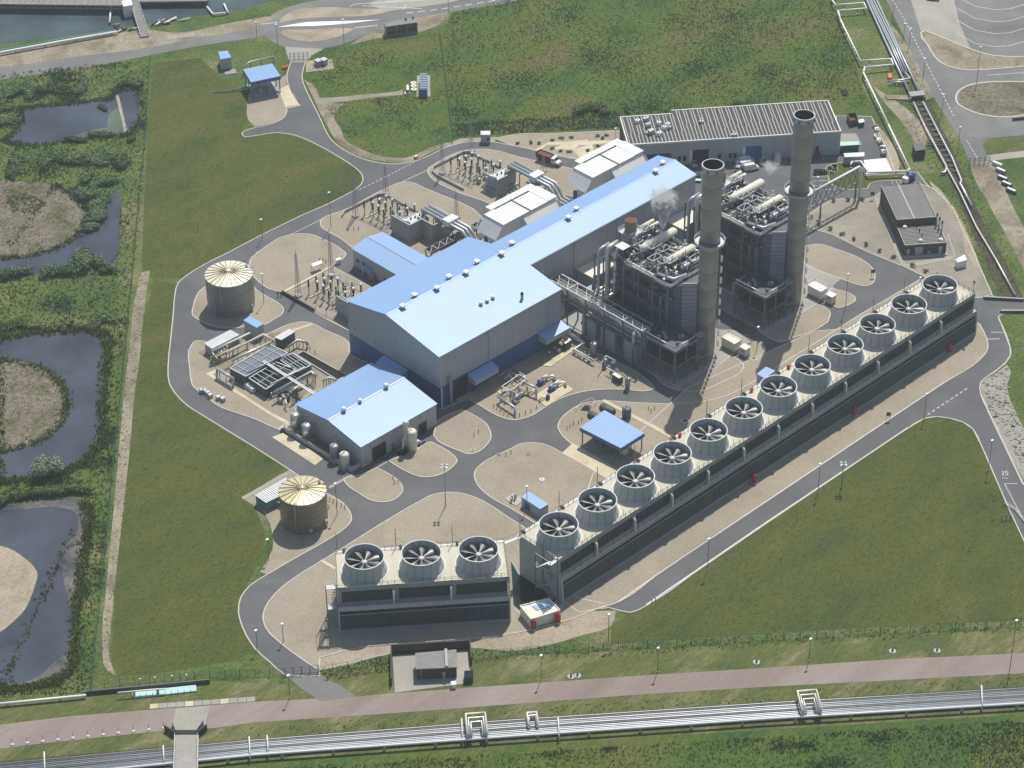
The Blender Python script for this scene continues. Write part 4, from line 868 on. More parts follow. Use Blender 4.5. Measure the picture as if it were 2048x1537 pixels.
def loc2(x, y, c=(-61.48, -10.64), a=SROT): return (c[0]+x*math.cos(a)-y*math.sin(a), c[1]+x*math.sin(a)+y*math.cos(a), 0)
stair_tower('open steel stair tower on the free end of the three-fan tower', loc2(-8.6, -3.6), SROT)
stair_tower('open steel stair tower at the basin end of the twelve-fan tower', (-26.3, -39.2, 0), 0)
# link footbridge between both towers, basin water and pump house
br = thing('link_bridge', 'narrow steel footbridge joining both cooling tower decks', 'footbridge', (-28, -28, ZD))
a_, b_ = Vector(loc2(35.4, 7.2)), Vector((-24.8, -28.4, 0)); a_.z = b_.z = ZD-.1
MB().bar(a_, b_, 1.1, .15).build('bridge_deck', 'galvanised', br)
for s_ in (-.5, .5):
    n_ = (b_-a_).cross(Vector((0, 0, 1))).normalized()*s_; MB().bar(a_+n_+Vector((0, 0, 1)), b_+n_+Vector((0, 0, 1)), .07).build('handrail', 'green_rail', br)
struct(MB().prism(SP([(1022,1120),(1036,1143),(1082,1172),(1130,1205),(1120,1236),(1045,1234),(1026,1220)]), .02, .16).build('basin_kerb', 'wall_concrete'))
struct(MB().sheet(SP([(1022,1124),(1037,1150),(1078,1175),(1112,1200),(1100,1222),(1044,1226),(1027,1212)]), .18).build('basin_water', 'basin_water'))
ph_ = thing('pump_house', 'cream box pump house with three blue roof hatches beside the basin', 'pump house', (*S(1080,1245)[:2], 0))
PT = [(1040,1213),(1098,1198),(1120,1222),(1062,1240)]
quadbox(ph_, 'wall_block', 'cream', PT, 2.9)
for i in range(3):
    q = [S(*p, 2.9) for p in PT]; fx = lambda s_, t_: q[0].lerp(q[1], s_).lerp(q[3].lerp(q[2], s_), t_)
    a = [fx(.34+.2*i, .22), fx(.50+.2*i, .22), fx(.50+.2*i, .55), fx(.34+.2*i, .55)]; MB().prism(a, 2.9, 3.05).build('roof_hatch', 'roof_blue', ph_)
a = [q[0].lerp(q[1], .0), q[0].lerp(q[1], 1), q[3].lerp(q[2], 1), q[3].lerp(q[2], 0)]
o = MB()
for i in range(4):
    p0, p1 = a[i], a[(i+1) % 4]; o.bar(p0+Vector((0,0,.15)), p1+Vector((0,0,.15)), .2, .3)
o.build('parapet', 'white_paint', ph_)
# red surge vessels and deck boxes
rv_ = thing('red_vessel', '', 'vessel'); MB().lathe(0, 0, [(.02, .2), (.7, .35), (.72, 2.3), (.5, 2.75), (.2, 2.9), (.02, 2.95)], 16).build('vessel_body', 'red_paint', rv_, True); MB().bx(-.8, .8, -.8, .8, 0, .3).build('vessel_plinth', 'yard_concrete', rv_); MB().cyl(0, 0, 2.9, 3.3, .12, n=8).build('valve', 'dark_red', rv_)
for i, (a, b, lb) in enumerate(((1067,1258,'red upright vessel at near front corner of the cream pump house'),(1116,1245,'red upright vessel by the pump house corner next to the long tower'),(1508,966,'red vessel at the foot of the long cooling tower, lower of three along it'),(1708,831,'red vessel at the foot of the long cooling tower, middle one'),(1898,706,'red vessel at the foot of the long cooling tower near its far end'))):
    p = S(a, b); place(rv_, (p.x, p.y, .1), label=lb, group='red vessels along the cooling towers')
drop(rv_)
hb = thing('hose_box', '', 'hose box'); MB().bx(-.35, .35, -.3, .3, 0, 1.0).build('box_body', 'orange', hb); MB().bx(-.4, .4, -.35, .35, 1.0, 1.15).build('box_lid', 'red_paint', hb)
for i, k in enumerate((0, 3.45, 3.2, 5.5, 6.6)):
    place(hb, (-18.4+13.945*(k)+4.6, -28.3, ZD), label=f'small orange hose box at rear edge of the twelve-fan deck, {ordn[i]} from the basin end', group='orange hose boxes on the tower deck')
drop(hb)
# ------------------------------------------------------------------ exhaust stacks
SX1, SX2, SY = 81.0, 118.9, 4.7
def chimney(label, x):
    t = thing('exhaust_stack', label, 'chimney', (x, SY, 0), group='tall exhaust stacks')
    H = 63.2; zs = [0.4, 6, 11.8, 17.6, 23.4, 29.2, 36.2, 43, 50, 57, 61.8]
    for a, b in zip(zs, zs[1:]):
        r0, r1 = 2.62+.26*a/H, 2.62+.26*b/H
        MB().lathe(x, SY, [(r0, a), (r1, b-.16), (r1+.07, b-.14), (r1+.07, b)], 40).build('shell_section', 'stack_metal', t, True)
    MB().lathe(x, SY, [(2.95, 61.5), (3.12, 61.6), (3.12, 63.1), (3.0, H), (2.78, H), (2.78, 61.6)], 40).build('rim_collar', 'stack_rim', t)
    for i in range(8):
        a = math.pi/4*i+.3; MB().box((x+3.16*math.cos(a), SY+3.16*math.sin(a), 62.2), (.35, .5, .5), a).build('rim_clamp', 'dark_steel', t)
    MB().lathe(x, SY, [(2.72, H-.1), (2.6, 40), (.02, 40)], 40).build('flue_lining', 'soot', t)
    MB().cyl(x, SY, 0, .5, 3.3, n=32).build('foundation', 'wall_concrete', t)
    zp = 38.3
    MB().lathe(x, SY, [(2.75, zp-.8), (2.98, zp-.8), (3.0, zp+.5), (2.75, zp+.5)], 40).build('stiffener_band', 'dark_steel', t)
    MB().lathe(x, SY, [(2.8, zp), (4.3, zp), (4.3, zp-.15), (2.8, zp-.15)], 40).build('platform_ring', 'galvanised', t)
    r = MB()
    for i in range(20):
        a = 2*math.pi*i/20; r.bar((x+4.25*math.cos(a), SY+4.25*math.sin(a), zp), (x+4.25*math.cos(a), SY+4.25*math.sin(a), zp+1.1), .07)
    for z in (zp+.55, zp+1.1): r.lathe(x, SY, [(4.22, z), (4.30, z), (4.30, z+.07), (4.22, z+.07), (4.22, z)], 40)
    r.lathe(x, SY, [(4.28, zp), (4.28, zp+.5)], 40)
    stuff(r.build('railing', 'galvanised', t))
    la = R(-48)
    l = MB()
    for s_ in (-.25, .25): l.bar((x+3.15*math.cos(la)-s_*math.sin(la), SY+3.15*math.sin(la)+s_*math.cos(la), .5), (x+3.2*math.cos(la)-s_*math.sin(la), SY+3.2*math.sin(la)+s_*math.cos(la), 38), .07)
    for k in range(44): z = 3+k*.8; l.bar((x+3.15*math.cos(la)+.25*math.sin(la), SY+3.15*math.sin(la)-.25*math.cos(la), z), (x+3.15*math.cos(la)-.25*math.sin(la), SY+3.15*math.sin(la)+.25*math.cos(la), z), .05)
    stuff(l.build('ladder', 'galvanised', t))
    for k in range(9):
        z = 3.2+k*3.6
        MB().lathe(x+3.25*math.cos(la), SY+3.25*math.sin(la), [(.55, z), (.6, z), (.6, z+1.5), (.55, z+1.5)], 10, la-1.5, la+1.5).build('cage_hoop', 'pure_white', t)
    for k in range(3): MB().bx(x+3.0, x+3.4, SY-.6, SY+.2, 46+k*6, 47+k*6).build('beacon_box', 'galvanised', t)
    return t
chimney('tall grey exhaust stack nearer the cooling tower fans, in front of the hall corner', SX1)
chimney('tall grey exhaust stack standing before the dark-roofed warehouse', SX2)
# ------------------------------------------------------------------ heat recovery boilers (built round the stack foot, then copied)
def boiler(label):
    t = thing('heat_recovery_boiler', label, 'boiler', group='heat recovery boilers')
    rn = random.Random(5); W = 7.0; YA, YZ, ZT_ = 6.4, 29.0, 24.2
    # casing: stacked panels on the two long sides and the front, deck on top
    def wall(a, b, z0, z1, n, rows, m):
        for r_ in range(rows): panels(t, a, b, z0+(z1-z0)*r_/rows+.06, z0+(z1-z0)*(r_+1)/rows-.06, n, m, 'casing_panel', .3, .12)
    wall((-W, YZ), (-W, YA), 3.0, ZT_, 5, 8, 'casing'); wall((W, YA), (W, YZ), 3.0, ZT_, 5, 8, 'casing')
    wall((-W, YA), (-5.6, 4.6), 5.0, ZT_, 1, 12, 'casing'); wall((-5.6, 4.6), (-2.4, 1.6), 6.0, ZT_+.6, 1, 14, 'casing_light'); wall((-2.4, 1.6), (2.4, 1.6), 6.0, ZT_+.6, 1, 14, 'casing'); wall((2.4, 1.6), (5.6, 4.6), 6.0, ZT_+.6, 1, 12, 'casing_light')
    wall((5.6, 4.6), (W, YA), 5.0, ZT_, 1, 8, 'casing')
    MB().prism([(-W+.4, YZ-.3), (-W+.4, YA+.2), (-5.3, 5.0), (-2.3, 2.0), (2.3, 2.0), (5.3, 5.0), (W-.4, YA+.2), (W-.4, YZ-.3)], 2.6, ZT_-.1).build('casing_core', 'dark_steel', t)
    for z in [3.0+i*2.65 for i in range(9)]:
        MB().bx(-W-.25, -W-.02, YA, YZ, z-.14, z+.14).build('buckstay', 'frame_steel', t); MB().bx(W+.02, W+.25, YA, YZ, z-.14, z+.14).build('buckstay', 'frame_steel', t)
    # inlet duct towards the gas turbine
    MB().add([(-5.5,YZ,21),(5.5,YZ,21),(5.5,YZ,3),(-5.5,YZ,3),(-3.5,41,8.5),(3.5,41,8.5),(3.5,41,2),(-3.5,41,2)], [(0,1,5,4),(1,2,6,5),(2,3,7,6),(3,0,4,7),(0,3,2,1),(4,5,6,7)]).build('inlet_duct', 'casing', t)
    bxp(t, 'turbine_enclosure', 'wall_grey', -4.8, 4.8, 38.5, 46.8, 0, 9.4); bxp(t, 'enclosure_roof', 'cream', -5.0, 5.0, 38.3, 46.9, 9.4, 9.7)
    # steel frame on the shaded long side and on the far side
    ys = [YA, 12.0, 17.7, 23.3, YZ]; lv = [0, 5.6, 10.6, 15.6, 20.2, ZT_]
    for xx in (-9.6, 9.2):
        for y in ys: MB().bar((xx, y, 0), (xx, y, ZT_+1.0), .42).build('column', 'frame_steel', t)
        for z in lv[1:]:
            MB().bar((xx, YA, z), (xx, YZ, z), .3, .4).build('beam', 'frame_steel', t)
            for y in ys: MB().bar((xx, y, z), (math.copysign(W, xx), y, z), .22, .3).build('cross_beam', 'frame_steel', t)
        for i in range(4):
            for j, (z0, z1) in enumerate(zip(lv, lv[1:])):
                if (i+j) % 2 == 0: MB().bar((xx, ys[i], z0), (xx, ys[i+1], z1), .18).build('brace', 'frame_steel', t)
    for z, y0, y1 in ((10.6, YA, YZ), (15.6, 14, YZ), (20.2, YA, 20)):
        MB().bx(-9.5, -W-.3, y0, y1, z+.02, z+.12).build('walkway', 'dark_steel', t)
        r = MB()
        for k in range(int((y1-y0)/1.9)+1): r.bar((-9.6, y0+k*1.9, z), (-9.6, y0+k*1.9, z+1.1), .07)
        for h in (.55, 1.1): r.bar((-9.6, y0, z+h), (-9.6, y1, z+h), .06)
        stuff(r.build('railing', 'frame_steel', t))
    # pipes on the shaded side
    for i, (x, y, z0, z1, rr) in enumerate(((-8.2, 10.2, 9, 20, .38), (-8.4, 13.6, 11, 21, .22), (-8.0, 15.0, 9.5, 18.4, .16), (-8.3, 20.4, 11, 23, .2), (-8.1, 25.0, 4, 22, .25), (-8.4, 8.0, 12, 20.0, .16))):
        MB().tube([(x, y, z0), (x, y, z1), (x, y-2.2, z1+.2)], rr, 8).build('side_pipe', 'grey_pipe', t, True)
    MB().tube([(-8.2, 10.2, 9.5), (-10.5, 10.0, 9.0), (-15.5, 9.6, 9.0), (-15.5, 9.6, 5.5), (-15.5, 13.5, 5.5)], .33, 8).build('drain_pipe', 'grey_pipe', t, True)
    # top deck, edge beam, railing
    MB().bx(-W-2.7, W+2.3, YA-.6, YZ+.6, ZT_+.1, ZT_+.3).build('top_deck', 'louver', t)
    r = MB()
    for (a, b) in (((-9.6, YA-.6), (-9.6, YZ+.6)), ((-9.6, YA-.6), (9.2, YA-.6)), ((9.2, YA-.6), (9.2, YZ+.6))):
        A, B = Vector((*a, 0)), Vector((*b, 0)); q = int((B-A).length/1.8)
        for i in range(q+1): p = A.lerp(B, i/q); r.bar((p.x, p.y, ZT_+.3), (p.x, p.y, ZT_+1.4), .08)
        for h in (.85, 1.4): r.bar((A.x, A.y, ZT_+h), (B.x, B.y, ZT_+h), .07)
    stuff(r.build('railing', 'galvanised', t))
    def drum(x0, x1, y, z, rr, m='cream'):
        prof = [(x0-.75*rr, .03), (x0-.55*rr, rr*.6), (x0, rr), (x1, rr), (x1+.55*rr, rr*.6), (x1+.75*rr, .03)]; n = 18; k = len(prof); vs = []
        for i in range(n):
            a = 2*math.pi*i/n
            for px_, q in prof: vs.append((px_, y+q*math.cos(a), z+q*math.sin(a)))
        MB().add(vs, [(i*k+j, i*k+j+1, ((i+1) % n)*k+j+1, ((i+1) % n)*k+j) for i in range(n) for j in range(k-1)]).build('steam_drum', m, t, True)
        for xx in (x0+.8, x1-.8): MB().bx(xx-.2, xx+.2, y-rr, y+rr, ZT_+.3, z-.3).build('drum_saddle', 'frame_steel', t)
    drum(-1.8, 8.2, 13.5, 26.4, 1.15); drum(-2.5, 10.5, 22.9, 26.6, 1.3); drum(-1.2, 8.0, 9.0, 25.7, .8, 'casing_light')
    for y in (29.2, 31.0): MB().tube([(4.5, y, 26.8), (10.5, y, 26.8)], .5, 12).build('silencer', 'cream', t, True); 
    for y in (29.2, 31.0): MB().bx(7.2, 7.8, y-.3, y+.3, ZT_+.3, 26.4).build('silencer_stand', 'frame_steel', t)
    MB().bx(2, 11, YZ+.6, 32.6, ZT_-.1, ZT_+.1).build('rear_deck', 'dark_steel', t)
    # vent silencer on its trestle
    cx, cy = 2.2, 31.3
    cx, cy = -1.6, 28.6
    for a in (-2.2, 2.2):
        for b in (-2.2, 2.2): MB().bar((cx+a, cy+b, ZT_+.2), (cx+a, cy+b, 29.6), .25).build('trestle_leg', 'frame_steel', t)
    MB().bx(cx-2.6, cx+2.6, cy-2.6, cy+2.6, 29.4, 29.6).build('trestle_deck', 'galvanised', t)
    MB().lathe(cx, cy, [(1.75, 29.6), (1.8, 33.4), (1.65, 33.5)], 24).build('vent_silencer', 'rust_steel', t, True); MB().cyl(cx, cy, 33.3, 33.42, 1.64, n=24).build('silencer_mouth', 'rust', t)
    r = MB()
    for (a, b) in (((-2.6,-2.6),(2.6,-2.6)), ((2.6,-2.6),(2.6,2.6)), ((2.6,2.6),(-2.6,2.6)), ((-2.6,2.6),(-2.6,-2.6))):
        for h in (30.1, 30.7): r.bar((cx+a[0], cy+a[1], h), (cx+b[0], cy+b[1], h), .08)
    stuff(r.build('railing', 'galvanised', t))
    for a in (-9.0, -6.2):
        for b in (24.5, 27.5): MB().bar((a, b, ZT_+.2), (a, b, 28.4), .2).build('trestle_leg', 'frame_steel', t)
    MB().bx(-9.2, -6.0, 24.3, 27.7, 28.3, 28.5).build('trestle_deck', 'galvanised', t)
    # expansion loop along the deck edge
    MB().tube([(-8.4, YZ, 25.1), (-8.4, 13.2, 25.1), (-9.3, 12.9, 25.1), (-9.3, 20.5, 25.1)], .24, 8).build('loop_pipe', 'cream', t, True)
    MB().tube([(-7.6, 12.3, 25.3), (-6.5, 7.2, 25.3), (-2.0, 6.4, 25.3)], .55, 10).build('header_pipe', 'grey_pipe', t, True)
    # risers at the hall side corner
    for x, y, rr, top in ((-12.6, 30.5, .42, 27.2), (-10.0, 29.6, .62, 27.0), (-9.2, 27.2, .5, 26.6)):
        MB().tube([(x+4.5, y+.3, top+.3), (x+.8, y+.1, top+.2), (x, y, top-.6), (x, y, 12.5), (x+.2, y+1.4, 10.6)], rr, 10).build('riser_pipe', 'insulated_pipe' if rr > .45 else 'grey_pipe', t, True)
    for x, y in ((-13.2, 31.5), (-13.2, 28.0)): MB().bar((x, y, 0), (x, y, 26.5), .35).build('column', 'frame_steel', t)
    # roof clutter: valves, small vessels, ladders of pipework
    for i in range(150):
        x, y = rn.uniform(-8.5, 8.4), rn.uniform(YA+.5, YZ-.5); k = rn.random(); m_ = rn.choice(('galvanised', 'insulated_pipe', 'dark_steel', 'steel', 'bright_steel', 'frame_steel'))
        if k < .45:
            L = rn.uniform(1.2, 4.5); dx, dy = (L, 0) if rn.random() < .5 else (0, L); z = ZT_+rn.uniform(.5, 2.9); z0 = ZT_+.3
            MB().tube([(x, y, z0), (x, y, z), (x+dx, y+dy*(1 if y < 20 else -1), z)], rn.uniform(.07, .2), 6).build('pipe', m_, t, True)
        elif k < .75:
            a, b, h = rn.uniform(.3, 1.3), rn.uniform(.3, .9), rn.uniform(.4, 1.6); MB().bx(x, x+a, y, y+b, ZT_+.3, ZT_+.3+h).build('valve_box', m_, t)
        else:
            h = rn.uniform(1.5, 4.2); MB().cyl(x, y, ZT_+.3, ZT_+.3+h, rn.uniform(.12, .35), n=8).build('vent_pipe', m_, t, True)
    for i in range(9):
        x0, y0 = rn.uniform(-7.5, 4), YA+1.5+i*2.4; w, d, h = rn.uniform(3, 5), 2.2, rn.uniform(2.4, 4.4)
        for a in (0, w):
            for b in (0, d): MB().bar((x0+a, y0+b, ZT_+.2), (x0+a, y0+b, ZT_+h), .16).build('post', 'frame_steel', t)
        f = MB(); c4 = [(x0, y0), (x0+w, y0), (x0+w, y0+d), (x0, y0+d)]
        for q in range(4): f.bar((*c4[q], ZT_+h), (*c4[(q+1) % 4], ZT_+h), .16)
        f.bar((*c4[0], ZT_+h), (*c4[2], ZT_+h), .1); stuff(f.build('roof_frame', 'galvanised', t))
    for (a, b) in (((3.5, 15.5, 27.6), (9.3, 12.8, 26.6)), ((2.6, 16.4, 27.6), (7.6, 11.6, 26.4)), ((1.6, 16.6, 27.4), (4.0, 11.4, 26.0))): MB().tube([a, b], .22, 8).build('relief_pipe', 'cream', t, True)
    # lower platform beside the stack on its own legs
    for x in (-16.9, -12.2, -7.8):
        for y in (-3.7, 1.9, 7.4): MB().bar((x, y, 0), (x, y, 10.6), .36).build('column', 'frame_steel', t)
    MB().bx(-17.1, -7.4, -3.9, 7.6, 10.4, 10.6).build('platform_deck', 'dark_steel', t)
    for a, b in (((-17, -3.8), (-17, 7.5)), ((-17, -3.8), (-7.5, -3.8)), ((-7.5, -3.8), (-7.5, 5))): MB().bar((*a, 10.9), (*b, 10.9), .25, .8).build('edge_beam', 'casing', t)
    for a, b in (((-17, -3.8), (-17, 7.5)), ((-17, -3.8), (-9, -3.8))): MB().tube([(a[0]+.6, a[1]+.6, 11.9), (b[0]+.6, b[1]+.6, 11.9)], .22, 8).build('edge_pipe', 'grey_pipe', t, True)
    for x, y0, y1 in ((-16.9, -3.7, 1.9), (-16.9, 1.9, 7.4)):
        MB().bar((x, y0, 5.5), (x, (y0+y1)/2, 0.3), .22).build('brace', 'frame_steel', t); MB().bar((x, y1, 5.5), (x, (y0+y1)/2, .3), .22).build('brace', 'frame_steel', t); MB().bar((x, y0, 5.6), (x, y1, 5.6), .28, .4).build('beam', 'frame_steel', t)
    for x0, x1 in ((-16.9, -12.2), (-12.2, -7.8)):
        MB().bar((x0, -3.7, 5.6), (x1, -3.7, 5.6), .28, .4).build('beam', 'frame_steel', t); MB().bar((x0, -3.7, 5.5), ((x0+x1)/2, -3.7, .3), .18).build('brace', 'frame_steel', t); MB().bar((x1, -3.7, 5.5), ((x0+x1)/2, -3.7, .3), .18).build('brace', 'frame_steel', t)
    MB().bx(-16.8, -8, -3.6, 6.5, 5.5, 5.7).build('platform_deck', 'dark_steel', t)
    for i in range(7):
        x, y = rn.uniform(-15.5, -9), rn.uniform(-2.5, 6); MB().lathe(x, y, [(.5, 10.6), (.5, 11.6), (.2, 12.0), (.02, 12.0)], 10).build('pump_vessel', rn.choice(('casing_light', 'rust_steel', 'galvanised')), t, True)
    # stair bay by the stack
    for x in (-7.0, -3.6):
        for y in (-3.7, -1.2): MB().bar((x, y, 0), (x, y, 11.5), .2).build('column', 'frame_steel', t)
    for i in range(3):
        MB().bx(-7, -3.6, -3.7, -1.2, 3.6*i+3.4, 3.6*i+3.5).build('landing', 'galvanised', t)
        MB().bar((-6.8+(i % 2)*3, -2.5, 3.6*i), (-3.8-(i % 2)*3, -2.5, 3.6*i+3.4), .9, .12).build('stair_flight', 'frame_steel', t)
    return t
b1 = boiler('dark boiler house of pipes and steel frames with a white steam cloud above')
b1.location = (SX1, SY, 0)
b2 = place(b1, (SX2, SY, 0), 0, 'dark boiler house of pipes and steel framing standing before the dark-roofed warehouse')
for i, x in enumerate((SX1, SX2)): struct(MB().prism([(x-18, SY-6), (x+12, SY-6), (x+12, SY+42), (x-18, SY+42)], 0, .15).build('boiler_floor', 'wall_concrete'))
# ------------------------------------------------------------------ pipe rack from the hall to the first boiler
rk = thing('pipe_rack', 'steel truss pipe rack carrying bright insulated pipes from hall corner to boiler', 'pipe rack', (65, 30, 0))
rx0, rx1, ry0, ry1, rzz = 63.2, 67.6, 12.6, 50.5, 10.6
for y in (13, 20.4, 27.8, 35.2, 42.6, 50):
    for x in (rx0, rx1): MB().bar((x, y, 0), (x, y, rzz+2.2), .34).build('column', 'frame_steel', rk)
    MB().bar((rx0, y, rzz-.2), (rx1, y, rzz-.2), .25, .35).build('cross_beam', 'frame_steel', rk); MB().bar((rx0, y, rzz+2.2), (rx1, y, rzz+2.2), .2).build('cross_beam', 'galvanised', rk)
for x in (rx0, rx1):
    for z in (rzz-.2, rzz+2.2, rzz-3.2): MB().bar((x, ry0, z), (x, ry1, z), .26, .34).build('chord', 'galvanised' if z > rzz else 'frame_steel', rk)
    for i in range(5): MB().bar((x, 13+7.4*i, rzz-.2), (x, 16.7+7.4*i, rzz+2.2), .15).build('brace', 'galvanised', rk); MB().bar((x, 16.7+7.4*i, rzz+2.2), (x, 20.4+7.4*i, rzz-.2), .15).build('brace', 'galvanised', rk)
for i in range(5):
    for j in (0, 1): MB().bar((rx0, 13+7.4*i+3.7*j, rzz+2.2), (rx1, 13+7.4*i+3.7*(j+1), rzz+2.2), .14).build('top_brace', 'galvanised', rk)
for i, (dx, z, rr) in enumerate(((.7, 0.4, .34), (1.5, .4, .28), (2.3, .5, .4), (3.2, .4, .3), (3.9, .35, .22), (.9, 1.4, .2), (2.0, 1.5, .22), (3.2, 1.4, .25), (.8, -2.6, .3), (2.0, -2.6, .35), (3.2, -2.6, .3))):
    MB().tube([(rx0+dx, ry0+.5, rzz+z), (rx0+dx, ry1-.3, rzz+z)], rr, 10).build('pipe', 'insulated_pipe' if i < 8 else 'grey_pipe', rk, True)
for i, y in enumerate((33.0, 34.3, 35.6, 36.9)): MB().tube([(rx1-.5, y, rzz+1.0+.2*i), (76.0, y, rzz+1.0+.2*i), (76.0, y, rzz-1.0)], (.5, .55, .42, .35)[i], 12).build('branch_pipe', 'insulated_pipe', rk, True)
for x in (71.5, 75.0): MB().bx(x-.15, x+.15, 32.2, 37.6, 0, rzz+.3).build('pipe_support', 'frame_steel', rk)
for i, y in enumerate((15.5, 24, 31.5)): bxp(rk, 'equipment_bay', 'wall_grey', rx0+.4, rx1-.3, y, y+5.5, .1, 6.2)
# lower pipe from rack corner down to the pump yard
dp = thing('elbow_pipe', 'grey pipe stepping down from the rack along the dark boiler front', 'pipe', (62, 20, 0))
MB().tube([(67.2, 31.0, 10.4), (66.4, 18.3, 10.4), (63.2, 16.0, 10.4), (62.6, 15.6, 9.6), (62.6, 15.6, 6.2)], .5, 10).build('pipe_run', 'grey_pipe', dp, True)
MB().bar((62.6, 15.6, 0), (62.6, 15.6, 6.2), .4).build('pipe_leg', 'frame_steel', dp)
# round air duct hood beside the hall and square steel flues
ah = thing('duct_hood', 'grey half-round duct hood against the hall side wall', 'duct', (63.4, 50, 0))
vs = []; n_ = 14
for i in range(n_+1):
    a = math.pi*i/n_
    for x in (62.4, 66.2): vs.append((x, 49.2-2.6*math.cos(a), 7.5+2.9*math.sin(a)))
MB().add(vs, [(2*i, 2*i+1, 2*i+3, 2*i+2) for i in range(n_)]+[tuple(range(0, 2*n_+2, 2))[::-1], tuple(range(1, 2*n_+3, 2))]).build('hood_shell', 'galvanised', ah)
bxp(ah, 'hood_base', 'wall_grey', 62.4, 66.2, 46.6, 51.6, 0, 7.5)
fl_ = thing('twin_flue', 'pair of short dark flues on a box beside the cream enclosure', 'flue', (73.0, 41.5, 0))
bxp(fl_, 'flue_box', 'casing_light', 71.2, 74.8, 39.8, 43.2, 0, 9.2); MB().cyl(73.6, 41.6, 9.2, 13.0, .55, n=14).build('flue_pipe', 'galvanised', fl_, True); MB().cyl(73.6, 41.6, 12.6, 13.1, .58, n=14).build('flue_rim', 'soot', fl_); MB().cyl(72.0, 41.0, 9.2, 11.4, .22, n=10).build('flue_pipe', 'dark_steel', fl_, True)
# sample cabins by the stacks
for i, x in enumerate((SX1, SX2)):
    w = ('first', 'second')[i]
    c1 = thing('stack_cabin', ('larger cream cabin with railed roof at foot of the stack beside the hall', 'larger white cabin with railed roof at foot of the stack before the warehouse')[i], 'cabin', (x+7, SY-1, 0), group='cabins at the stack feet')
    bxp(c1, 'cabin_body', 'cream' if i == 0 else 'white_paint', x+6.2, x+9.2, SY-5.6, SY-.6, .5, 3.2); bxp(c1, 'cabin_roof', 'cream' if i == 0 else 'pure_white', x+6.1, x+9.3, SY-5.7, SY-.5, 3.2, 3.4)
    bxp(c1, 'plinth', 'concrete', x+6.4, x+9.0, SY-5.4, SY-.8, .1, .5)
    r = MB(); c4 = [(x+6.1, SY-.5), (x+9.3, SY-.5), (x+9.3, SY-5.7)]
    for q in (0, 1): r.bar((*c4[q], 4.3), (*c4[q+1], 4.3), .12)
    for p in c4: r.bar((*p, 3.4), (*p, 4.3), .12)
    stuff(r.build('railing', 'galvanised', c1))
    c2 = thing('stack_kiosk', ('small cream kiosk beyond the larger cabin of the stack beside the hall', 'small white kiosk beyond the larger cabin of the stack before the warehouse')[i], 'kiosk', (x+8, SY-8, 0), group='kiosks at the stack feet')
    bxp(c2, 'kiosk_body', 'cream', x+7.0, x+9.0, SY-9.2, SY-6.9, .1, 2.6); bxp(c2, 'kiosk_roof', 'pure_white', x+6.9, x+9.1, SY-9.3, SY-6.8, 2.6, 2.75)
    for q in (-8.6, -7.9): bxp(c2, 'kiosk_window', 'window_glass', x+6.96, x+6.98, SY+q, SY+q+.4, 1.4, 2.0)
# ------------------------------------------------------------------ gas turbine air filter houses behind the hall
def filter_house(label):
    t = thing('filter_house', label, 'filter house', group='white air filter houses')
    # local origin: turbine axis; roof 17 m up
    x0, x1, y0, y1 = -8.0, 10.0, -5.0, 5.0
    panels(t, (x0, y1), (x0, y0), 5, 16.6, 4, 'white_paint'); panels(t, (x0, y0), (x1, y0), 5, 16.6, 7, 'white_paint'); panels(t, (x1, y0), (x1, y1), 5, 16.6, 4, 'white_paint'); panels(t, (x1, y1), (x0, y1), 5, 16.6, 7, 'white_paint')
    MB().bx(x0+.3, x1-.3, y0+.3, y1-.3, 4.8, 16.4).build('filter_core', 'wall_grey', t)
    bxp(t, 'roof_sheet', 'pure_white', x0-.5, x1+.4, 3.1, y1+.5, 16.75, 17.05)
    bxp(t, 'roof_sheet', 'pure_white', 7.2, x1+1.0, y0-.3, 3.1, 16.7, 17.0)
    bxp(t, 'roof_sheet', 'pure_white', x0-3.4, x0+.6, y0-.3, 3.0, 16.5, 16.8)
    for i in range(7):
        a, b = y0-.3+i*3.4/3, y0-.3+(i+1)*3.4/3-.12
        if b > 3.1: b = 3.05
        bxp(t, 'roof_rib_panel', 'pure_white', x0+.6, 7.2, a, b, 16.62, 16.86)
        MB().bx(x0+.6, 7.2, b, b+.12, 16.55, 16.7).build('roof_joint', 'mint', t)
    MB().bar((-.3, y0-.4, 17.0), (-.3, 3.4, 17.0), .35, .2).build('roof_beam', 'dark_steel', t)
    # weather hoods: left end, right end, hall side
    MB().extr([(x0, 16.5), (x0-3.4, 16.45), (x0-6.6, 12.6), (x0-6.2, 12.3), (x0-3.0, 10.0), (x0, 9.0)], y0-.2, 2.9, 'y').build('weather_hood', 'white_paint', t)
    MB().extr([(x1, 16.6), (x1+2.8, 14.2), (x1+3.6, 12.4), (x1, 9.4)], y0+.2, y1-.3, 'y').build('weather_hood', 'white_paint', t)
    MB().extr([(y0, 16.3), (y0-4.6, 11.6), (y0-4.2, 11.2), (y0, 10.2)], x0+4.6, x1+.2, 'x').build('weather_hood', 'white_paint', t)
    MB().extr([(y1, 15.9), (y1+3.0, 12.6), (y1, 11.4)], x0+1, x1-1, 'x').build('weather_hood', 'white_paint', t)
    for x in (x0+.6, 1, x1-.6):
        for y in (y0+.6, y1-.6): MB().bar((x, y, 0), (x, y, 5), .4).build('leg', 'frame_steel', t)
    MB().bx(-4.5, 4.5, y0-4, y0, 3, 11).build('intake_duct', 'white_paint', t)
    bxp(t, 'side_cabinet', 'container_blue', x0-4.6, x0-3.8, 1.0, 2.0, 6.5, 9.4)
    MB().bar((x0-4.2, 1.5, 0), (x0-4.2, 1.5, 6.5), .3).build('cabinet_post', 'frame_steel', t)
    return t
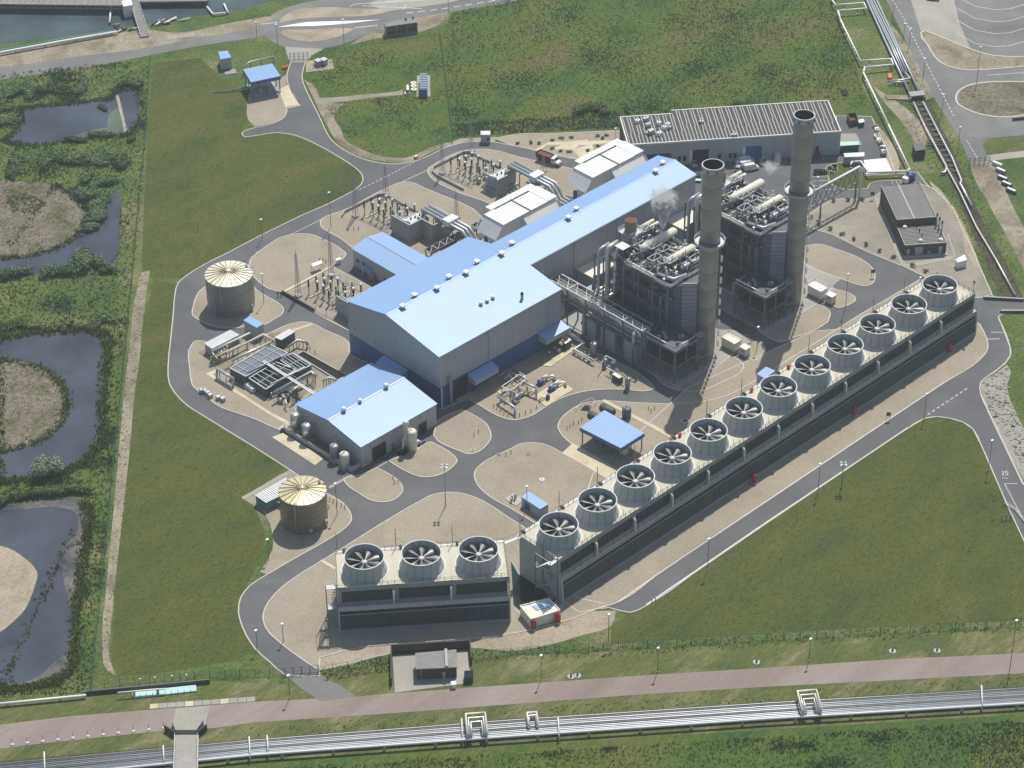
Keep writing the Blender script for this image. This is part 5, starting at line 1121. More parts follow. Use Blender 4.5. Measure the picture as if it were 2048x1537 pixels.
fh = filter_house('white air filter house behind the hall, nearer the annex'); fh.location = (81.3, 81.3, 0)
place(fh, (119.2, 81.3, 0), 0, 'white air filter house behind the far end of the hall, nearer the red truck')
# ------------------------------------------------------------------ switchyards
YARDS = ((0.0, 0.0, 'yard beside the annex'), (36.7, 0.0, 'yard nearest the garden'), (-41.0, -21.6, 'yard beside the hall gable'))
def post_proto(cap):
    t = thing('insulator_post', '', 'insulator'); h0 = 2.6
    MB().bx(-.3, .3, -.3, .3, 0, .3).build('footing', 'concrete', t)
    MB().bar((0, 0, .3), (0, 0, h0), .22).build('stand', 'galvanised', t)
    prof = []
    for i in range(9): prof += [(.16, h0+.1+i*.28), (.30, h0+.18+i*.28)]
    MB().lathe(0, 0, prof+[(.02, h0+2.65)], 10).build('insulator_body', 'insulator', t, True)
    if cap: MB().lathe(0, 0, [(.36, h0+2.5), (.46, h0+2.75), (.40, h0+3.05), (.02, h0+3.15)], 12).build('corona_cap', 'pure_white', t, True)
    else: MB().cyl(0, 0, h0+2.6, h0+2.8, .14, n=8).build('terminal', 'galvanised', t)
    return t
pc, pn = post_proto(True), post_proto(False)
GRID = [(61.5,129.7,0),(64.4,129.6,0),(67.2,129.6,0),(62.6,126.8,1),(65.2,126.7,1),(68.0,126.7,1),(62.5,124.1,1),(65.3,124.1,1),(68.0,123.9,1),(62.2,121.3,0),(65.0,121.3,0),(67.9,121.4,0),(64.4,119.6,0),(67.2,119.6,0),(69.8,119.6,0),(64.8,116.8,1),(67.8,116.7,1),(70.8,116.7,1),(65.3,112.3,0),(66.8,112.0,0),(68.7,112.0,0),(70.4,112.0,0)]
rowname = {129: 'outermost row', 126: 'second row', 124: 'third row', 123: 'third row', 121: 'fourth row', 119: 'fifth row', 116: 'sixth row', 112: 'row by the transformer'}
for du, dv, yn in YARDS:
    cnt = {}
    for (x, y, c) in GRID:
        k = rowname[int(y)]; cnt[k] = cnt.get(k, 0)+1
        place(pc if c else pn, (x+du, y+dv, .1), 0, f"{ordn[cnt[k]-1]} {'white capped ' if c else ''}black insulator, {k}, {yn}", 'black insulators in the switchyards')
drop(pc); drop(pn)
def lattice_mast(label, x, y, h):
    t = thing('lattice_mast', label, 'mast', (x, y, 0), group='lattice lightning masts')
    MB().bx(x-.9, x+.9, y-.9, y+.9, 0, .5).build('footing', 'concrete', t)
    w0, w1 = .62, .16; L = lambda z: w0+(w1-w0)*z/h
    for sx in (-1, 1):
        for sy in (-1, 1): MB().bar((x+sx*w0, y+sy*w0, .5), (x+sx*w1, y+sy*w1, h), .10).build('chord', 'lattice', t)
    m = MB(); n = int(h/1.0)
    for i in range(n):
        z0, z1 = .5+(h-.5)*i/n, .5+(h-.5)*(i+1)/n; a, b = L(z0), L(z1)
        for f in range(4):
            c = [(-1,-1),(1,-1),(1,1),(-1,1)]; p, q = c[f], c[(f+1) % 4]
            if i % 2: p, q = q, p
            m.bar((x+p[0]*a, y+p[1]*a, z0), (x+q[0]*b, y+q[1]*b, z1), .06)
    stuff(m.build('lattice_brace', 'lattice', t)); MB().bar((x, y, h), (x, y, h+1.6), .07).build('air_terminal', 'lattice', t)
for lb, px, h in (('lattice mast at outer corner of the yard beside the hall gable', (597,593), 15), ('lattice mast at inner corner of the yard beside the hall gable', (663,553), 15), ('lattice mast at outer corner of the yard beside the annex', (711,433.5), 14.5), ('lattice mast on the wall bend of the yard beside the annex', (772,390), 10.5), ('lattice mast on open gravel behind the first filter house', (913,437), 9), ('lattice mast at outer corner of the yard nearest the garden', (885,348), 14), ('lattice mast on the wall bend of the yard nearest the garden', (943,304), 13.5), ('lattice mast beside the red truck', (1087,344), 6)):
    p = S(*px); lattice_mast(lb, p.x, p.y, h)
def seg_wall(name, label, pts, h, th, m, seg=None, cat='wall', group=None):
    """upright wall through points, one block per stretch"""
    t = thing(name, label, cat, (*pts[0][:2], 0), group=group)
    for a, b in zip(pts, pts[1:]):
        A, B = Vector((*a[:2], 0)), Vector((*b[:2], 0)); L = (B-A).length; n = max(1, int(round(L/(seg or 1e9)))) if seg else 1
        for i in range(n):
            p, q = A.lerp(B, i/n+(.02/L if i else 0)), A.lerp(B, (i+1)/n); MB().bar((p.x, p.y, h/2), (q.x, q.y, h/2), th, h).build('wall_block', m, t)
    return t
for (du, dv, yn) in YARDS:
    o = lambda x, y: (x+du, y+dv)
    if du != -41.0:
        seg_wall('yard_wall', f'low curved concrete wall round the {yn}', [o(55.5,133.6), o(58.2,135.1), o(71.8,135.1), o(73.3,134.2), o(73.8,132.4), o(73.8,117.5)] if du == 0 else [o(56.5,118.5), o(56.2,130.5), o(57.0,133.6), o(58.8,135.1), o(71.8,135.1), o(73.3,134.2), o(73.8,132.4), o(73.8,117.5)], 1.0, .35, 'wall_concrete', 4)
    else: seg_wall('yard_wall', f'low concrete wall along the road by the {yn}', [(15.4,114.3), (15.8,100.2)], 1.1, .4, 'brick_dark', 4)
    # busbars, circuit breaker frames
    fr = thing('busbar_frame', f'grey busbar and breaker framework in the {yn}', 'busbar', (*o(66, 120), 0), group='busbar frameworks in the switchyards')
    for x in (62.6, 65.2, 68.0): MB().tube([(*o(x, 126.8), 5.55), (*o(x, 124.0), 5.55), (*o(x+.6, 121.3), 5.2), (*o(x+2.0, 116.8), 5.5)], .07, 6).build('busbar', 'galvanised', fr, True)
    for y in (121.3, 119.6):
        MB().bar((*o(61.5, y), 2.6), (*o(71, y), 2.6), .2).build('frame_beam', 'galvanised', fr)
        for x in (62, 66.5, 70.6): MB().bar((*o(x, y), 0), (*o(x, y), 2.6), .2).build('frame_post', 'galvanised', fr)
    for x in (63.0, 66.2, 69.2): MB().bx(*[q for q in (o(x-.4, 0)[0], o(x+.4, 0)[0])], o(0, 117.8)[1], o(0, 119.0)[1], .1, 1.9).build('breaker_cabinet', 'galvanised', fr)
    MB().bx(o(60.6,0)[0], o(68.6,0)[0], o(0,127.8)[1], o(0,128.3)[1], .12, .5).build('cable_trench', 'yard_concrete', fr)
    # transformer between fire walls
    tr = thing('transformer', f'grey transformer behind concrete fire walls in the {yn}', 'transformer', (*o(66, 111), 0), group='grey transformers behind fire walls')
    tx = lambda a, b, c, d, z0, z1, nm, m: MB().bx(o(a,0)[0], o(b,0)[0], o(0,c)[1], o(0,d)[1], z0, z1).build(nm, m, tr)
    tx(62.6, 70.2, 109.6, 113.8, .8, 4.4, 'tank', 'casing_light'); tx(63.0, 69.8, 110.0, 113.4, 4.4, 4.7, 'tank_lid', 'galvanised')
    for i in range(9): tx(62.8+i*.82, 63.2+i*.82, 113.85, 115.2, 1.0, 4.0, 'radiator_fin', 'galvanised')
    MB().tube([(*o(62.6, 115.5), 5.2), (*o(62.6, 110.2), 5.2)], .6, 12).build('conservator', 'grey_pipe', tr, True)
    for y in (111, 115): MB().bar((*o(62.6, y), 4.4), (*o(62.6, y), 5.0), .25).build('conservator_stand', 'galvanised', tr)
    tx(61.9, 71.2, 108.6, 116.0, .1, .8, 'plinth', 'concrete')
    fw_ = thing('fire_wall', f'tall concrete fire walls stepped round the transformer in the {yn}', 'wall', (*o(61, 108), 0), group='concrete transformer fire walls')
    W_ = [((61.1,116.4),(61.1,108.2)), ((61.3,108.2),(65.9,108.2)), ((66.2,110.2),(66.2,103.4)), ((66.4,103.4),(73.6,103.4)), ((73.8,110.6),(73.8,103.4))]
    if du != 0: W_ = W_[1:2]+[((66.2,109.9),(71.0,109.9))] if du > 0 else W_[:2]
    for a, b in W_:
        hh = 6.2 if a[1] > 107 or a[0] == b[0] else 5.9
        for q in range(2): MB().bar((*o(*a), hh*(q+.5)/2), (*o(*b), hh*(q+.5)/2), .35, hh/2-.03).build('wall_course', 'wall_concrete', fw_)
        MB().bar((*o(*a), hh+.04), (*o(*b), hh+.04), .42, .1).build('coping', 'concrete', fw_)
    if du >= 0:
        bd = thing('bus_duct', f'three silver bus ducts running from the {yn} towards the hall', 'bus duct', (*o(71, 100), 0), group='silver bus ducts in threes')
        for i in range(3):
            x = 69.3+i*1.45; MB().tube([(*o(x, 111.4), 6.9), (*o(x, 93.4), 6.9), (*o(x, 91.6), 5.4), (*o(x, 89.6), 3.2), (*o(x, 70.5), 3.2)], .52, 14).build('duct', 'grey_pipe', bd, True)
            MB().tube([(*o(x, 111.2), 6.9), (*o(x, 111.2), 4.6)], .5, 12).build('duct_drop', 'grey_pipe', bd, True)
            MB().bx(o(x-.68,0)[0], o(x+.68,0)[0], o(0,98.8)[1], o(0,101.6)[1], 6.1, 8.0).build('breaker_box', 'pure_white', bd)
        for y in (105.6, 97.2, 94.2):
            for x in (68.6, 73.0): MB().bar((*o(x, y), 0), (*o(x, y), 6.3), .22).build('post', 'frame_steel', bd)
            MB().bar((*o(68.4, y), 6.2), (*o(73.2, y), 6.2), .22).build('bearer', 'frame_steel', bd)
        MB().bx(o(68.0,0)[0], o(73.4,0)[0], o(0,98.0)[1], o(0,102.4)[1], 4.9, 5.1).build('service_deck', 'galvanised', bd)
        for k in range(3): MB().bar((*o(68.6, 97.2+k), .3), (*o(73.0, 94.2+k), 5.8), .1).build('brace', 'frame_steel', bd)
# cable bridge along the back of the hall
cb = thing('cable_bridge', 'dark steel cable bridge with open top frame between annex and filter house', 'cable bridge', (70, 98, 0))
for z, y0, y1 in ((3.6, 95.0, 97.6),):
    for y in (y0, y1): MB().bar((57.5, y, z), (96, y, z), .3, .7).build('girder', 'dark_steel', cb)
    for i in range(13): MB().bar((57.5+i*3.2, y0, z+.2), (57.5+i*3.2, y1, z+.2), .16).build('rung', 'galvanised', cb)
    for i in range(12): MB().bar((57.5+i*3.2, y0, z+.35), (60.7+i*3.2, y1, z+.35), .12).build('brace', 'galvanised', cb)
    for i in range(7):
        for y in (y0, y1): MB().bar((58+i*6.2, y, 0), (58+i*6.2, y, z), .28).build('column', 'frame_steel', cb)
    for i in range(4): MB().tube([(57.8, y0+.5+.5*i, z+.05), (95.8, y0+.5+.5*i, z+.05)], .16, 6).build('cable', 'dark_steel', cb, True)
sk = thing('green_skid', 'long pale green skid lying behind the annex', 'skid', (57, 98, 0)); bxp(sk, 'skid_deck', 'pale_green', 55.3, 57.1, 88.5, 102.5, .3, 1.4); bxp(sk, 'skid_base', 'dark_steel', 55.5, 56.9, 88.8, 102.2, .1, .3)
rb = thing('rust_bin', 'rusty brown bin beside the pale green skid', 'bin', (56.5, 104.5, 0)); bxp(rb, 'bin_body', 'rust', 55.2, 57.6, 103.4, 106.6, .2, 1.5); MB().bar((55.1, 103.3, 1.55), (57.7, 103.3, 1.55), .15).bar((55.1, 106.7, 1.55), (57.7, 106.7, 1.55), .15).build('bin_rim', 'dark_steel', rb)
# transparent yard fences: posts and wires
def wire_fence(label, pts, h=2.0, step=3.0, m='lattice', group=None, name='wire_fence'):
    t = thing(name, label, 'fence', (*pts[0][:2], 0), group=group)
    post_me = MB().bx(-.05, .05, -.05, .05, 0, h).mesh('post', m)
    w = MB()
    for a, b in zip(pts, pts[1:]):
        A, B = Vector((*a[:2], 0)), Vector((*b[:2], 0)); n = max(1, int((B-A).length/step))
        for i in range(n): p = A.lerp(B, i/n); put('post', post_me, t, (p.x-t.location.x, p.y-t.location.y, 0))
        for k in range(6): w.bar((A.x, A.y, .25+k*(h-.3)/5), (B.x, B.y, .25+k*(h-.3)/5), .035)
    stuff(w.build('wire', m, t))
    return t
wire_fence('thin wire fence on the annex side of the yard beside the annex', [(59.0,131), (60.2,117)]); wire_fence('thin wire fence along the road by the yard nearest the garden', [(95.5,130), (96.5,117.5)])
wire_fence('thin wire fence along the road by the yard beside the hall gable', [(16.2,100), (17.6,92)]); wire_fence('thin wire fence towards the annex by the yard beside the hall gable', [(32.0,111), (33.0,92)])
# ------------------------------------------------------------------ slim things: lamp posts, bollards
def lamp_proto(h, name='lamp_post', heads=1):
    t = thing(name, '', 'lamp post'); MB().cyl(0, 0, 0, h, .10 if heads == 1 else .16, .07, n=8).build('pole', 'lattice' if heads > 1 else 'frame_steel', t, True)
    MB().bx(-.2, .2, -.2, .2, 0, .15).build('footing', 'concrete', t)
    if heads == 1: MB().box((0, 0, h+.1), (.75, .5, .28)).build('lamp_head', 'pure_white', t)
    else:
        for a in range(heads): MB().box((.8*math.cos(a*math.pi/2), .8*math.sin(a*math.pi/2), h), (.6, .6, .35), a*math.pi/2, ('Y', .5)).build('lamp_head', 'pure_white', t)
        MB().bar((-.9, 0, h-.2), (.9, 0, h-.2), .1).bar((0, -.9, h-.24), (0, .9, h-.24), .1).build('cross_arm', 'lattice', t)
    return t
def px_h(base, ytop):
    b = S(*base); lo, hi = 0, 40
    for _ in range(40):
        m = (lo+hi)/2; d = np.array((b.x, b.y, m))-CAM; y = 768.5-F_PX*(d@UP)/(d@FW)
        if y > ytop: lo = m
        else: hi = m
    return b, m
LAMPS = [((1082.4,1360.5),1312,'lamp post on the brick road verge below the cream pump house'),((1315,1344.5),1297,'lamp post on the brick road verge, second from the pump house'),((1618,1322),1279,'lamp post on the brick road verge, third from the pump house'),((2020,1336),1242,'rightmost lamp post on the brick road verge'),((580,1397),1352,'lamp post beside the lower site gate on the brick road verge'),((567,1284),1249,'lamp post on the gravel inside the lower road bend'),((515,1300),1262,'lamp post on the lawn edge outside the lower road bend'),((538,1120),1080,'lamp post on the sandy lawn edge beside the tan tank'),((674.5,1030),968,'lamp post on gravel between the tan tank and the junction'),((1217,1285),1230,'lamp post at dead end of the outer road'),((1415,1140),1079,'lamp post on the lawn along the outer road, lowest one'),((1636,985),929,'lamp post on the lawn along the outer road, second one'),((1848,838),789,'lamp post on the lawn at the outer road corner'),((1977,940),882,'lamp post on the lawn beside the painted lane number'),((1691,617),549,'lamp post with red box on the gravel tip beside the far stack'),((1514,700),655,'lamp post on gravel beside the near stack cabin'),((1761,700),560,None),((1838,585),556,'short lamp post with panel by the far tower end'),((662,455),386,'lamp post on the gravel point before the annex yard'),((525,480),440,'lamp post on the lawn inside the upper road bend'),((528,606),549,'lamp post beside the grey tank'),((882.5,913),877,None),((1054,1020),974,'slim lamp post beside the blue cabin'),((689,103),40,'white headed lamp post at the oval junction'),((556,100),50,'lamp post at the west end of the oval junction'),((514,75),45,'lamp post on the quay road by the white huts'),((897,27),-5,'lamp post on the upper road beyond the concrete shelter'),((1785,40),0,'lamp post by the twin pipelines near the top'),((1807,78),48,'lamp post by the twin pipelines, second from top'),((1818,95),58,'lamp post by the twin pipelines, third from top'),((1846,160),118,'lamp post by the twin pipelines near the orange box'),((1883,230),190,'lamp post beside the pipeline ditch crossing'),((1916,298),255,'lamp post near the upper site gate on the right'),((1953,170),95,'lamp post between the two kerbed islands'),((1633,400),355,'lamp post in the parking bays near the far stack'),((1231,300),258,'lamp post at the garden end of the warehouse')]
for bs, yt, lb in LAMPS:
    if not lb: continue
    p, h = px_h(bs, yt); h = max(2.5, min(h, 16)); l = lamp_proto(h); l.location = (p.x, p.y, 0); l['label'] = lb; l['group'] = 'slim lamp posts'
for bs, yt, lb in (((891.2,1013),933,'tall floodlight mast with four heads on gravel above the three-fan tower'), ((1683,975),928,'floodlight mast with four white heads on the lawn beside the outer road')):
    p, h = px_h(bs, yt); l = lamp_proto(h, 'floodlight_mast', 4); l.location = (p.x, p.y, 0); l['label'] = lb
# slim poles behind the long tower
pole = thing('tower_pole', '', 'pole'); MB().cyl(0, 0, 0, 6.2, .11, .09, n=8).build('pole', 'yellow_rail', pole, True); MB().bar((0, .1, 3.4), (2.4, .1, 1.2), .07).build('stay', 'lattice', pole); MB().bx(-.25, .25, -.25, .25, -.15, .3).build('pole_base', 'white_paint', pole)
for i in range(12): place(pole, (-18.4+13.945*i-5.6, -27.4, ZD-.3), 0, f'slim yellow pole behind fan {ordn[i]} of the long tower from the basin', 'slim poles behind the long tower')
for i in range(3):
    q = loc2(14.19*i-6.6 if i == 0 else 14.19*i-6.0, 8.2); place(pole, (q[0], q[1], ZD-.3), SROT, f'slim pole at rear edge of the short tower, {ordn[i]} from its stair', 'slim poles behind the short tower')
drop(pole)
bol = thing('bollard', '', 'bollard'); MB().cyl(0, 0, 0, 1.15, .11, n=8).build('bollard_post', 'rust_steel', bol, True); MB().cyl(0, 0, 1.15, 1.3, .12, n=8).build('bollard_cap', 'yellow', bol)
BOLS = {'on the gravel point below the workshop doors': [(786,958),(789,968),(797,965)], 'on the gravel behind the tan tank': [(660,1003),(667,1006),(674,1011),(683,1014),(690,1017),(658,1017)], 'in front of the pipe skid': [(987,815),(994,819),(1001,823),(1008,829),(1016,833),(1039,833),(1051,829),(1062,825),(1073,818)], 'on the gravel beside the hall door': [(958,800)], 'on the gravel lobe by the open workshop': [(948,873),(957,866)], 'beside the canopy shelter': [(1134,860),(1140,855),(1147,850),(1157,848),(1164,842)], 'on gravel above the canopy shelter': [(1297,820),(1302,825),(1309,820)], 'on the gravel before the annex': [(697,462),(708,461),(717,461)], 'on gravel between mast and annex yard': [(639,523),(646,524),(652,526)], 'on the cabin gravel': [(1012,912),(1022,908)], 'on the lawn tip by the outer road': [(1304,1204),(1311,1202)], 'beside the process basin': [(612,705),(620,700),(630,708)]}
for k, L in BOLS.items():
    for i, q in enumerate(L):
        p = S(*q); place(bol, (p.x, p.y, .05), 0, f'rusty bollard {k}'+('' if len(L) == 1 else f', {ordn[i]} along'), 'rusty bollards')
drop(bol)
# ------------------------------------------------------------------ shared small builders
def obox(t, name, m, o, ex, ey, a, b, c, d, z0, z1):
    """block in a turned frame: origin o, unit axes ex, ey; spans a..b along ex and c..d along ey"""
    q = [o+ex*a+ey*c, o+ex*b+ey*c, o+ex*b+ey*d, o+ex*a+ey*d]; return MB().prism(q, z0, z1).build(name, m, t)
def flat(v): return Vector((v.x, v.y, 0))
def frame_from(pa, pb, pc, h):
    """turned frame from three image points at height h: pa origin, pb along ex, pc across"""
    A, B, C_ = flat(S(*pa, h)), flat(S(*pb, h)), flat(S(*pc, h)); ex = (B-A).normalized(); ey = Vector((-ex.y, ex.x, 0)); 
    return A, ex, ey, (B-A).length, (C_-A).dot(ey)
def vessel(label, px, r, h, m, legs=.0, cat='tank', name='process_vessel', dome=.35, group=None, z0=.1, extra=True):
    p = S(*px); t = thing(name, label, cat, (p.x, p.y, 0), group=group); x, y = p.x, p.y; b = z0+legs
    MB().lathe(x, y, [(.02, b-.0 if not legs else b-.25), (r, b), (r, h-dome*r), (r*.8, h-.12*r), (r*.35, h), (.02, h+.02)], 22).build('shell', m, t, True)
    if legs:
        for i in range(4): a = math.pi/4+math.pi/2*i; MB().bar((x+.8*r*math.cos(a), y+.8*r*math.sin(a), z0), (x+.8*r*math.cos(a), y+.8*r*math.sin(a), b+.3), .16).build('leg', 'galvanised', t)
    if extra:
        MB().cyl(x, y, h-.05, h+.45, .16, n=8).build('nozzle', 'galvanised', t, True); MB().tube([(x-r-.12, y, b), (x-r-.12, y, h-.1), (x-.2, y, h+.35)], .08, 6).build('side_pipe', 'grey_pipe', t, True)
        MB().bx(x-r-.2, x+r+.2, y-r-.2, y+r+.2, 0, z0+.12).build('plinth', 'concrete', t)
    return t
def hvessel(label, pa, pb, r, z, m, name='horizontal_vessel', cat='vessel'):
    A, B = S(*pa, z), S(*pb, z); t = thing(name, label, cat, (A.x, A.y, 0)); d = (B-A).normalized()
    MB().tube([A-d*.45*r, A-d*.3*r, A, B, B+d*.3*r, B+d*.45*r], r, 16).build('shell', m, t, True)
    sh_ = t.children[0].data; n = 16
    for k, f in ((0, .35), (1, .8), (4, .8), (5, .35)):
        c = sum((Vector(sh_.vertices[k*n+i].co) for i in range(n)), Vector((0,0,0)))/n
        for i in range(n): v = sh_.vertices[k*n+i]; v.co = c+(v.co-c)*f
    for f in (.2, .8):
        p = A.lerp(B, f); MB().box((p.x, p.y, (z-r*.6)/2), (.35, 1.5*r, max(.2, z-r*.6)), math.atan2(d.y, d.x)).build('saddle', 'concrete', t)
    return t
def pipe(label, pts, r, m='insulated_pipe', name='pipe_run', supports=True, cat='pipe', n=10, group=None):
    P = [S(a, b, z) for a, b, z in pts]; t = thing(name, label, cat, (P[0].x, P[0].y, 0), group=group)
    MB().tube(P, r, n).build('pipe', m, t, True)
    if supports:
        for a, b in zip(P, P[1:]):
            L = (b-a).length; k = int(L/6)
            if abs(a.z-b.z) < .6 and a.z > .6:
                for i in range(k+1):
                    q = a.lerp(b, (i+.5)/(k+1)); MB().bar((q.x, q.y, 0), (q.x, q.y, q.z-r*.5), .18).build('support', 'frame_steel', t)
    return t
def house_box(name, label, cat, top, h, mw, mr, over=.12, roof=.18):
    t = thing(name, label, cat, (*S(*top[0], h)[:2], 0)); q = [S(*p, h) for p in top]; c = sum(q, Vector((0,0,0)))/4
    MB().prism(q, 0, h-roof).build('body', mw, t); MB().prism([c+(p-c)*(1+over*.3) for p in q], h-roof, h).build('roof', mr, t)
    return t, q
def on_face(t, q, i, a, b, z0, z1, name, m, d=.04):
    """panel on the upright face between roof corners i and i+1, from fraction a to b"""
    A, B = flat(q[i]), flat(q[(i+1) % 4]); c = flat(sum(q, Vector((0,0,0)))/4); e = (B-A); nrm = Vector((e.y, -e.x, 0)).normalized()
    if nrm.dot((A+B)/2-c) < 0: nrm = -nrm
    p, r_ = A+e*a+nrm*.005, A+e*b+nrm*.005
    MB().prism([p, r_, r_+nrm*d, p+nrm*d], z0, z1).build(name, m, t)
# ------------------------------------------------------------------ warehouse
_, WH = px_h((1676, 310), 263)
A, ex, ey, WL, _w = frame_from((1255.7, 290), (1682, 262.5), (1657, 201), WH)
_bk = (flat(S(1657, 201, WH))-A); WD = _bk.dot(ey)
wh = thing('warehouse', 'long grey warehouse with dark ribbed flat roof behind the stacks', 'warehouse', tuple(A+ex*WL/2))
stp = (flat(S(1342.8, 222, WH))-A).dot(ex); WD1 = (flat(S(1242, 234, WH))-A).dot(ey)
corner = lambda a, c: tuple((A+ex*a+ey*c)[:2])
panels(wh, corner(0, 0), corner(WL, 0), 0, WH-.35, 16, 'wall_grey'); panels(wh, corner(WL, 0), corner(WL, WD), 0, WH-.35, 5, 'wall_grey'); panels(wh, corner(0, WD1), corner(0, 0), 0, WH-.35, 4, 'brick_dark'); panels(wh, corner(WL, WD), corner(stp, WD), 0, WH-.35, 12, 'wall_grey'); panels(wh, corner(stp, WD1), corner(0, WD1), 0, WH-.35, 4, 'wall_grey')
obox(wh, 'roof_deck', 'dark_roof', A, ex, ey, .2, stp, .2, WD1-.2, WH-.5, WH-.12); obox(wh, 'roof_deck', 'dark_roof', A, ex, ey, stp, WL-.2, .2, WD-.2, WH-.5, WH-.118)
n_ = 58
for i in range(n_):
    a = .6+(WL-1.2)*i/n_; dd = (WD1 if a < stp else WD)-.4; cut = .45+.12*((i % 3)-1); off = .28 if i % 2 else 0
    obox(wh, 'roof_strip', 'roof_strip', A, ex, ey, a, a+.34, .3, dd*cut-.05, WH-.12, WH-.02); obox(wh, 'roof_strip', 'roof_strip', A, ex, ey, a+off, a+off+.34, dd*cut, dd, WH-.12, WH-.025)
for a, b, c, d in ((-.1, WL+.1, -.1, .25), (WL-.25, WL+.1, .25, WD), (-.1, .25, .25, WD1), (stp, WL+.1, WD-.25, WD+.1), (-.1, stp, WD1-.25, WD1+.1)): obox(wh, 'roof_edge', 'white_paint', A, ex, ey, a, b, c, d, WH-.4, WH+.08)
for f0, f1, z1, nm, m in ((.02, .205, 4.6, 'glazed_front', 'window_glass'), (.305, .38, 5.2, 'roller_door', 'opening_shade'), (.555, .63, 5.2, 'roller_door', 'band_blue'), (.885, .90, 3.6, 'door', 'opening_shade')):
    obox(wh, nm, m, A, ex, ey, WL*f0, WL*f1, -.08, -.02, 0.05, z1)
obox(wh, 'glazed_band', 'pure_white', A, ex, ey, WL*.02, WL*.195, -.12, -.085, 1.6, 2.8)
for f in (.235, .26, .425, .475, .497): obox(wh, 'window', 'window_glass', A, ex, ey, WL*f, WL*f+1.0, -.08, -.02, 1.4, 3.2)
for f in (.29, .54): obox(wh, 'door_leaf', 'white_paint', A, ex, ey, WL*f, WL*f+.9, -.09, -.02, .05, 5.0)
for i, (a, b) in enumerate(((1275,246),(1292,241),(1296,254),(1318,250),(1335,254),(1338,258),(1329,260),(1297,268),(1302,268),(1319,271),(1403,246),(1468,272))):
    p = S(a, b, WH); u_ = thing('roof_unit', f'small white rooftop unit on the dark warehouse roof, {ordn[i]} from the garden end', 'roof unit', (p.x, p.y, WH), group='white units on the warehouse roof')
    s_ = RND.uniform(.5, 1.0); MB().bx(p.x-s_, p.x+s_, p.y-.6, p.y+.6, WH-.1, WH+RND.uniform(.7, 1.5)).build('unit_case', 'galvanised' if i % 3 else 'pure_white', u_); MB().cyl(p.x, p.y, WH+.5, WH+1.7, .22, n=8).build('unit_pipe', 'pure_white', u_)
# ------------------------------------------------------------------ pump station building on the right
_, BH2 = px_h((1807, 514), 491); BH1 = BH2+2.2
A, ex, ey, L1, D1 = frame_from((1794, 440), (1873, 434), (1764.6, 371.7), BH1)
pb = thing('brick_pump_station', 'dark brick flat-roofed building stepped in two heights on the right', 'building', tuple(A))
obox(pb, 'upper_wall', 'brick_dark', A, ex, ey, 0, L1, 0, D1, 0, BH1-.25); obox(pb, 'upper_roof', 'dark_roof', A, ex, ey, .1, L1-.1, .1, D1-.1, BH1-.25, BH1-.05)
A2, ex2, ey2, L2, _ = frame_from((1810, 491), (1893.5, 485.4), (1794, 450), BH2); D2 = (A-A2).dot(ey2)-.02
obox(pb, 'lower_wall', 'brick_dark', A2, ex2, ey2, 0, L2, 0, D2, 0, BH2-.25); obox(pb, 'lower_roof', 'dark_roof', A2, ex2, ey2, .1, L2-.1, .1, D2-.05, BH2-.25, BH2-.05)
for i in range(34): obox(pb, 'roof_strip', 'roof_strip', A, ex, ey, .4, L1-.4, .3+i*(D1-.6)/34, .3+i*(D1-.6)/34+.22, BH1-.05, BH1)
for i in range(14): obox(pb, 'roof_strip', 'roof_strip', A2, ex2, ey2, .4, L2-.4, .3+i*(D2-.6)/14, .3+i*(D2-.6)/14+.22, BH2-.05, BH2)
obox(pb, 'roof_seam', 'concrete', A, ex, ey, L1*.42, L1*.46, .1, D1-.1, BH1, BH1+.06)
for (a_, b_, o_, e1, e2, l_, d_, h_) in ((0, 0, A, ex, ey, L1, D1, BH1), (0, 0, A2, ex2, ey2, L2, D2, BH2)):
    for q in ((-.05, l_+.05, -.05, .18), (-.05, .18, .18, d_), (l_-.18, l_+.05, .18, d_)): obox(pb, 'coping', 'concrete', o_, e1, e2, *q, h_-.2, h_+.12)
for f0, f1, z1, m in ((.05, .13, 2.6, 'galvanised'), (.25, .44, 3.1, 'galvanised'), (.56, .63, 1.6, 'trim_grey'), (.82, .90, 2.8, 'galvanised')): obox(pb, 'door', m, A2, ex2, ey2, L2*f0, L2*f1, -.08, -.02, .05, z1)
MB().prism([A2-ex2*.3-ey2*1.2, A2+ex2*(L2+.3)-ey2*1.2, A2+ex2*(L2+.3), A2-ex2*.3], .0, .45).build('plinth', 'concrete', pb)
for i, (fx, fy) in enumerate(((.94, .92), (.96, .72), (.98, .52))):
    p = A2+ex2*L2*fx+ey2*D2*fy; MB().cyl(p.x, p.y, BH2-.1, BH2+3.6, .24, n=10).build('exhaust_pipe', 'galvanised', pb, True); MB().cyl(p.x, p.y, BH2+3.2, BH2+4.0, .28, n=10).build('exhaust_cap', 'soot', pb)
for i, (fx, fy) in enumerate(((.45, .85), (.47, .62), (.48, .38))): p = A2+ex2*L2*fx+ey2*D2*fy; MB().cyl(p.x, p.y, BH2-.1, BH2+1.1, .14, n=8).build('vent_pipe', 'soot', pb)
for i, (fx, fy) in enumerate(((.17, .88), (.40, .15), (.88, .12))): p = A2+ex2*L2*fx+ey2*D2*fy; MB().lathe(p.x, p.y, [(.7, BH2), (.7, BH2+.4), (.4, BH2+.75), (.02, BH2+.8)], 14).build('roof_dome', 'pure_white', pb, True)
t, q = house_box('utility_kiosk', 'small white kiosk beside the brick pump station corner', 'kiosk', [(1911,519),(1929,510),(1934,520),(1915,525)], 2.6, 'white_paint', 'pure_white')
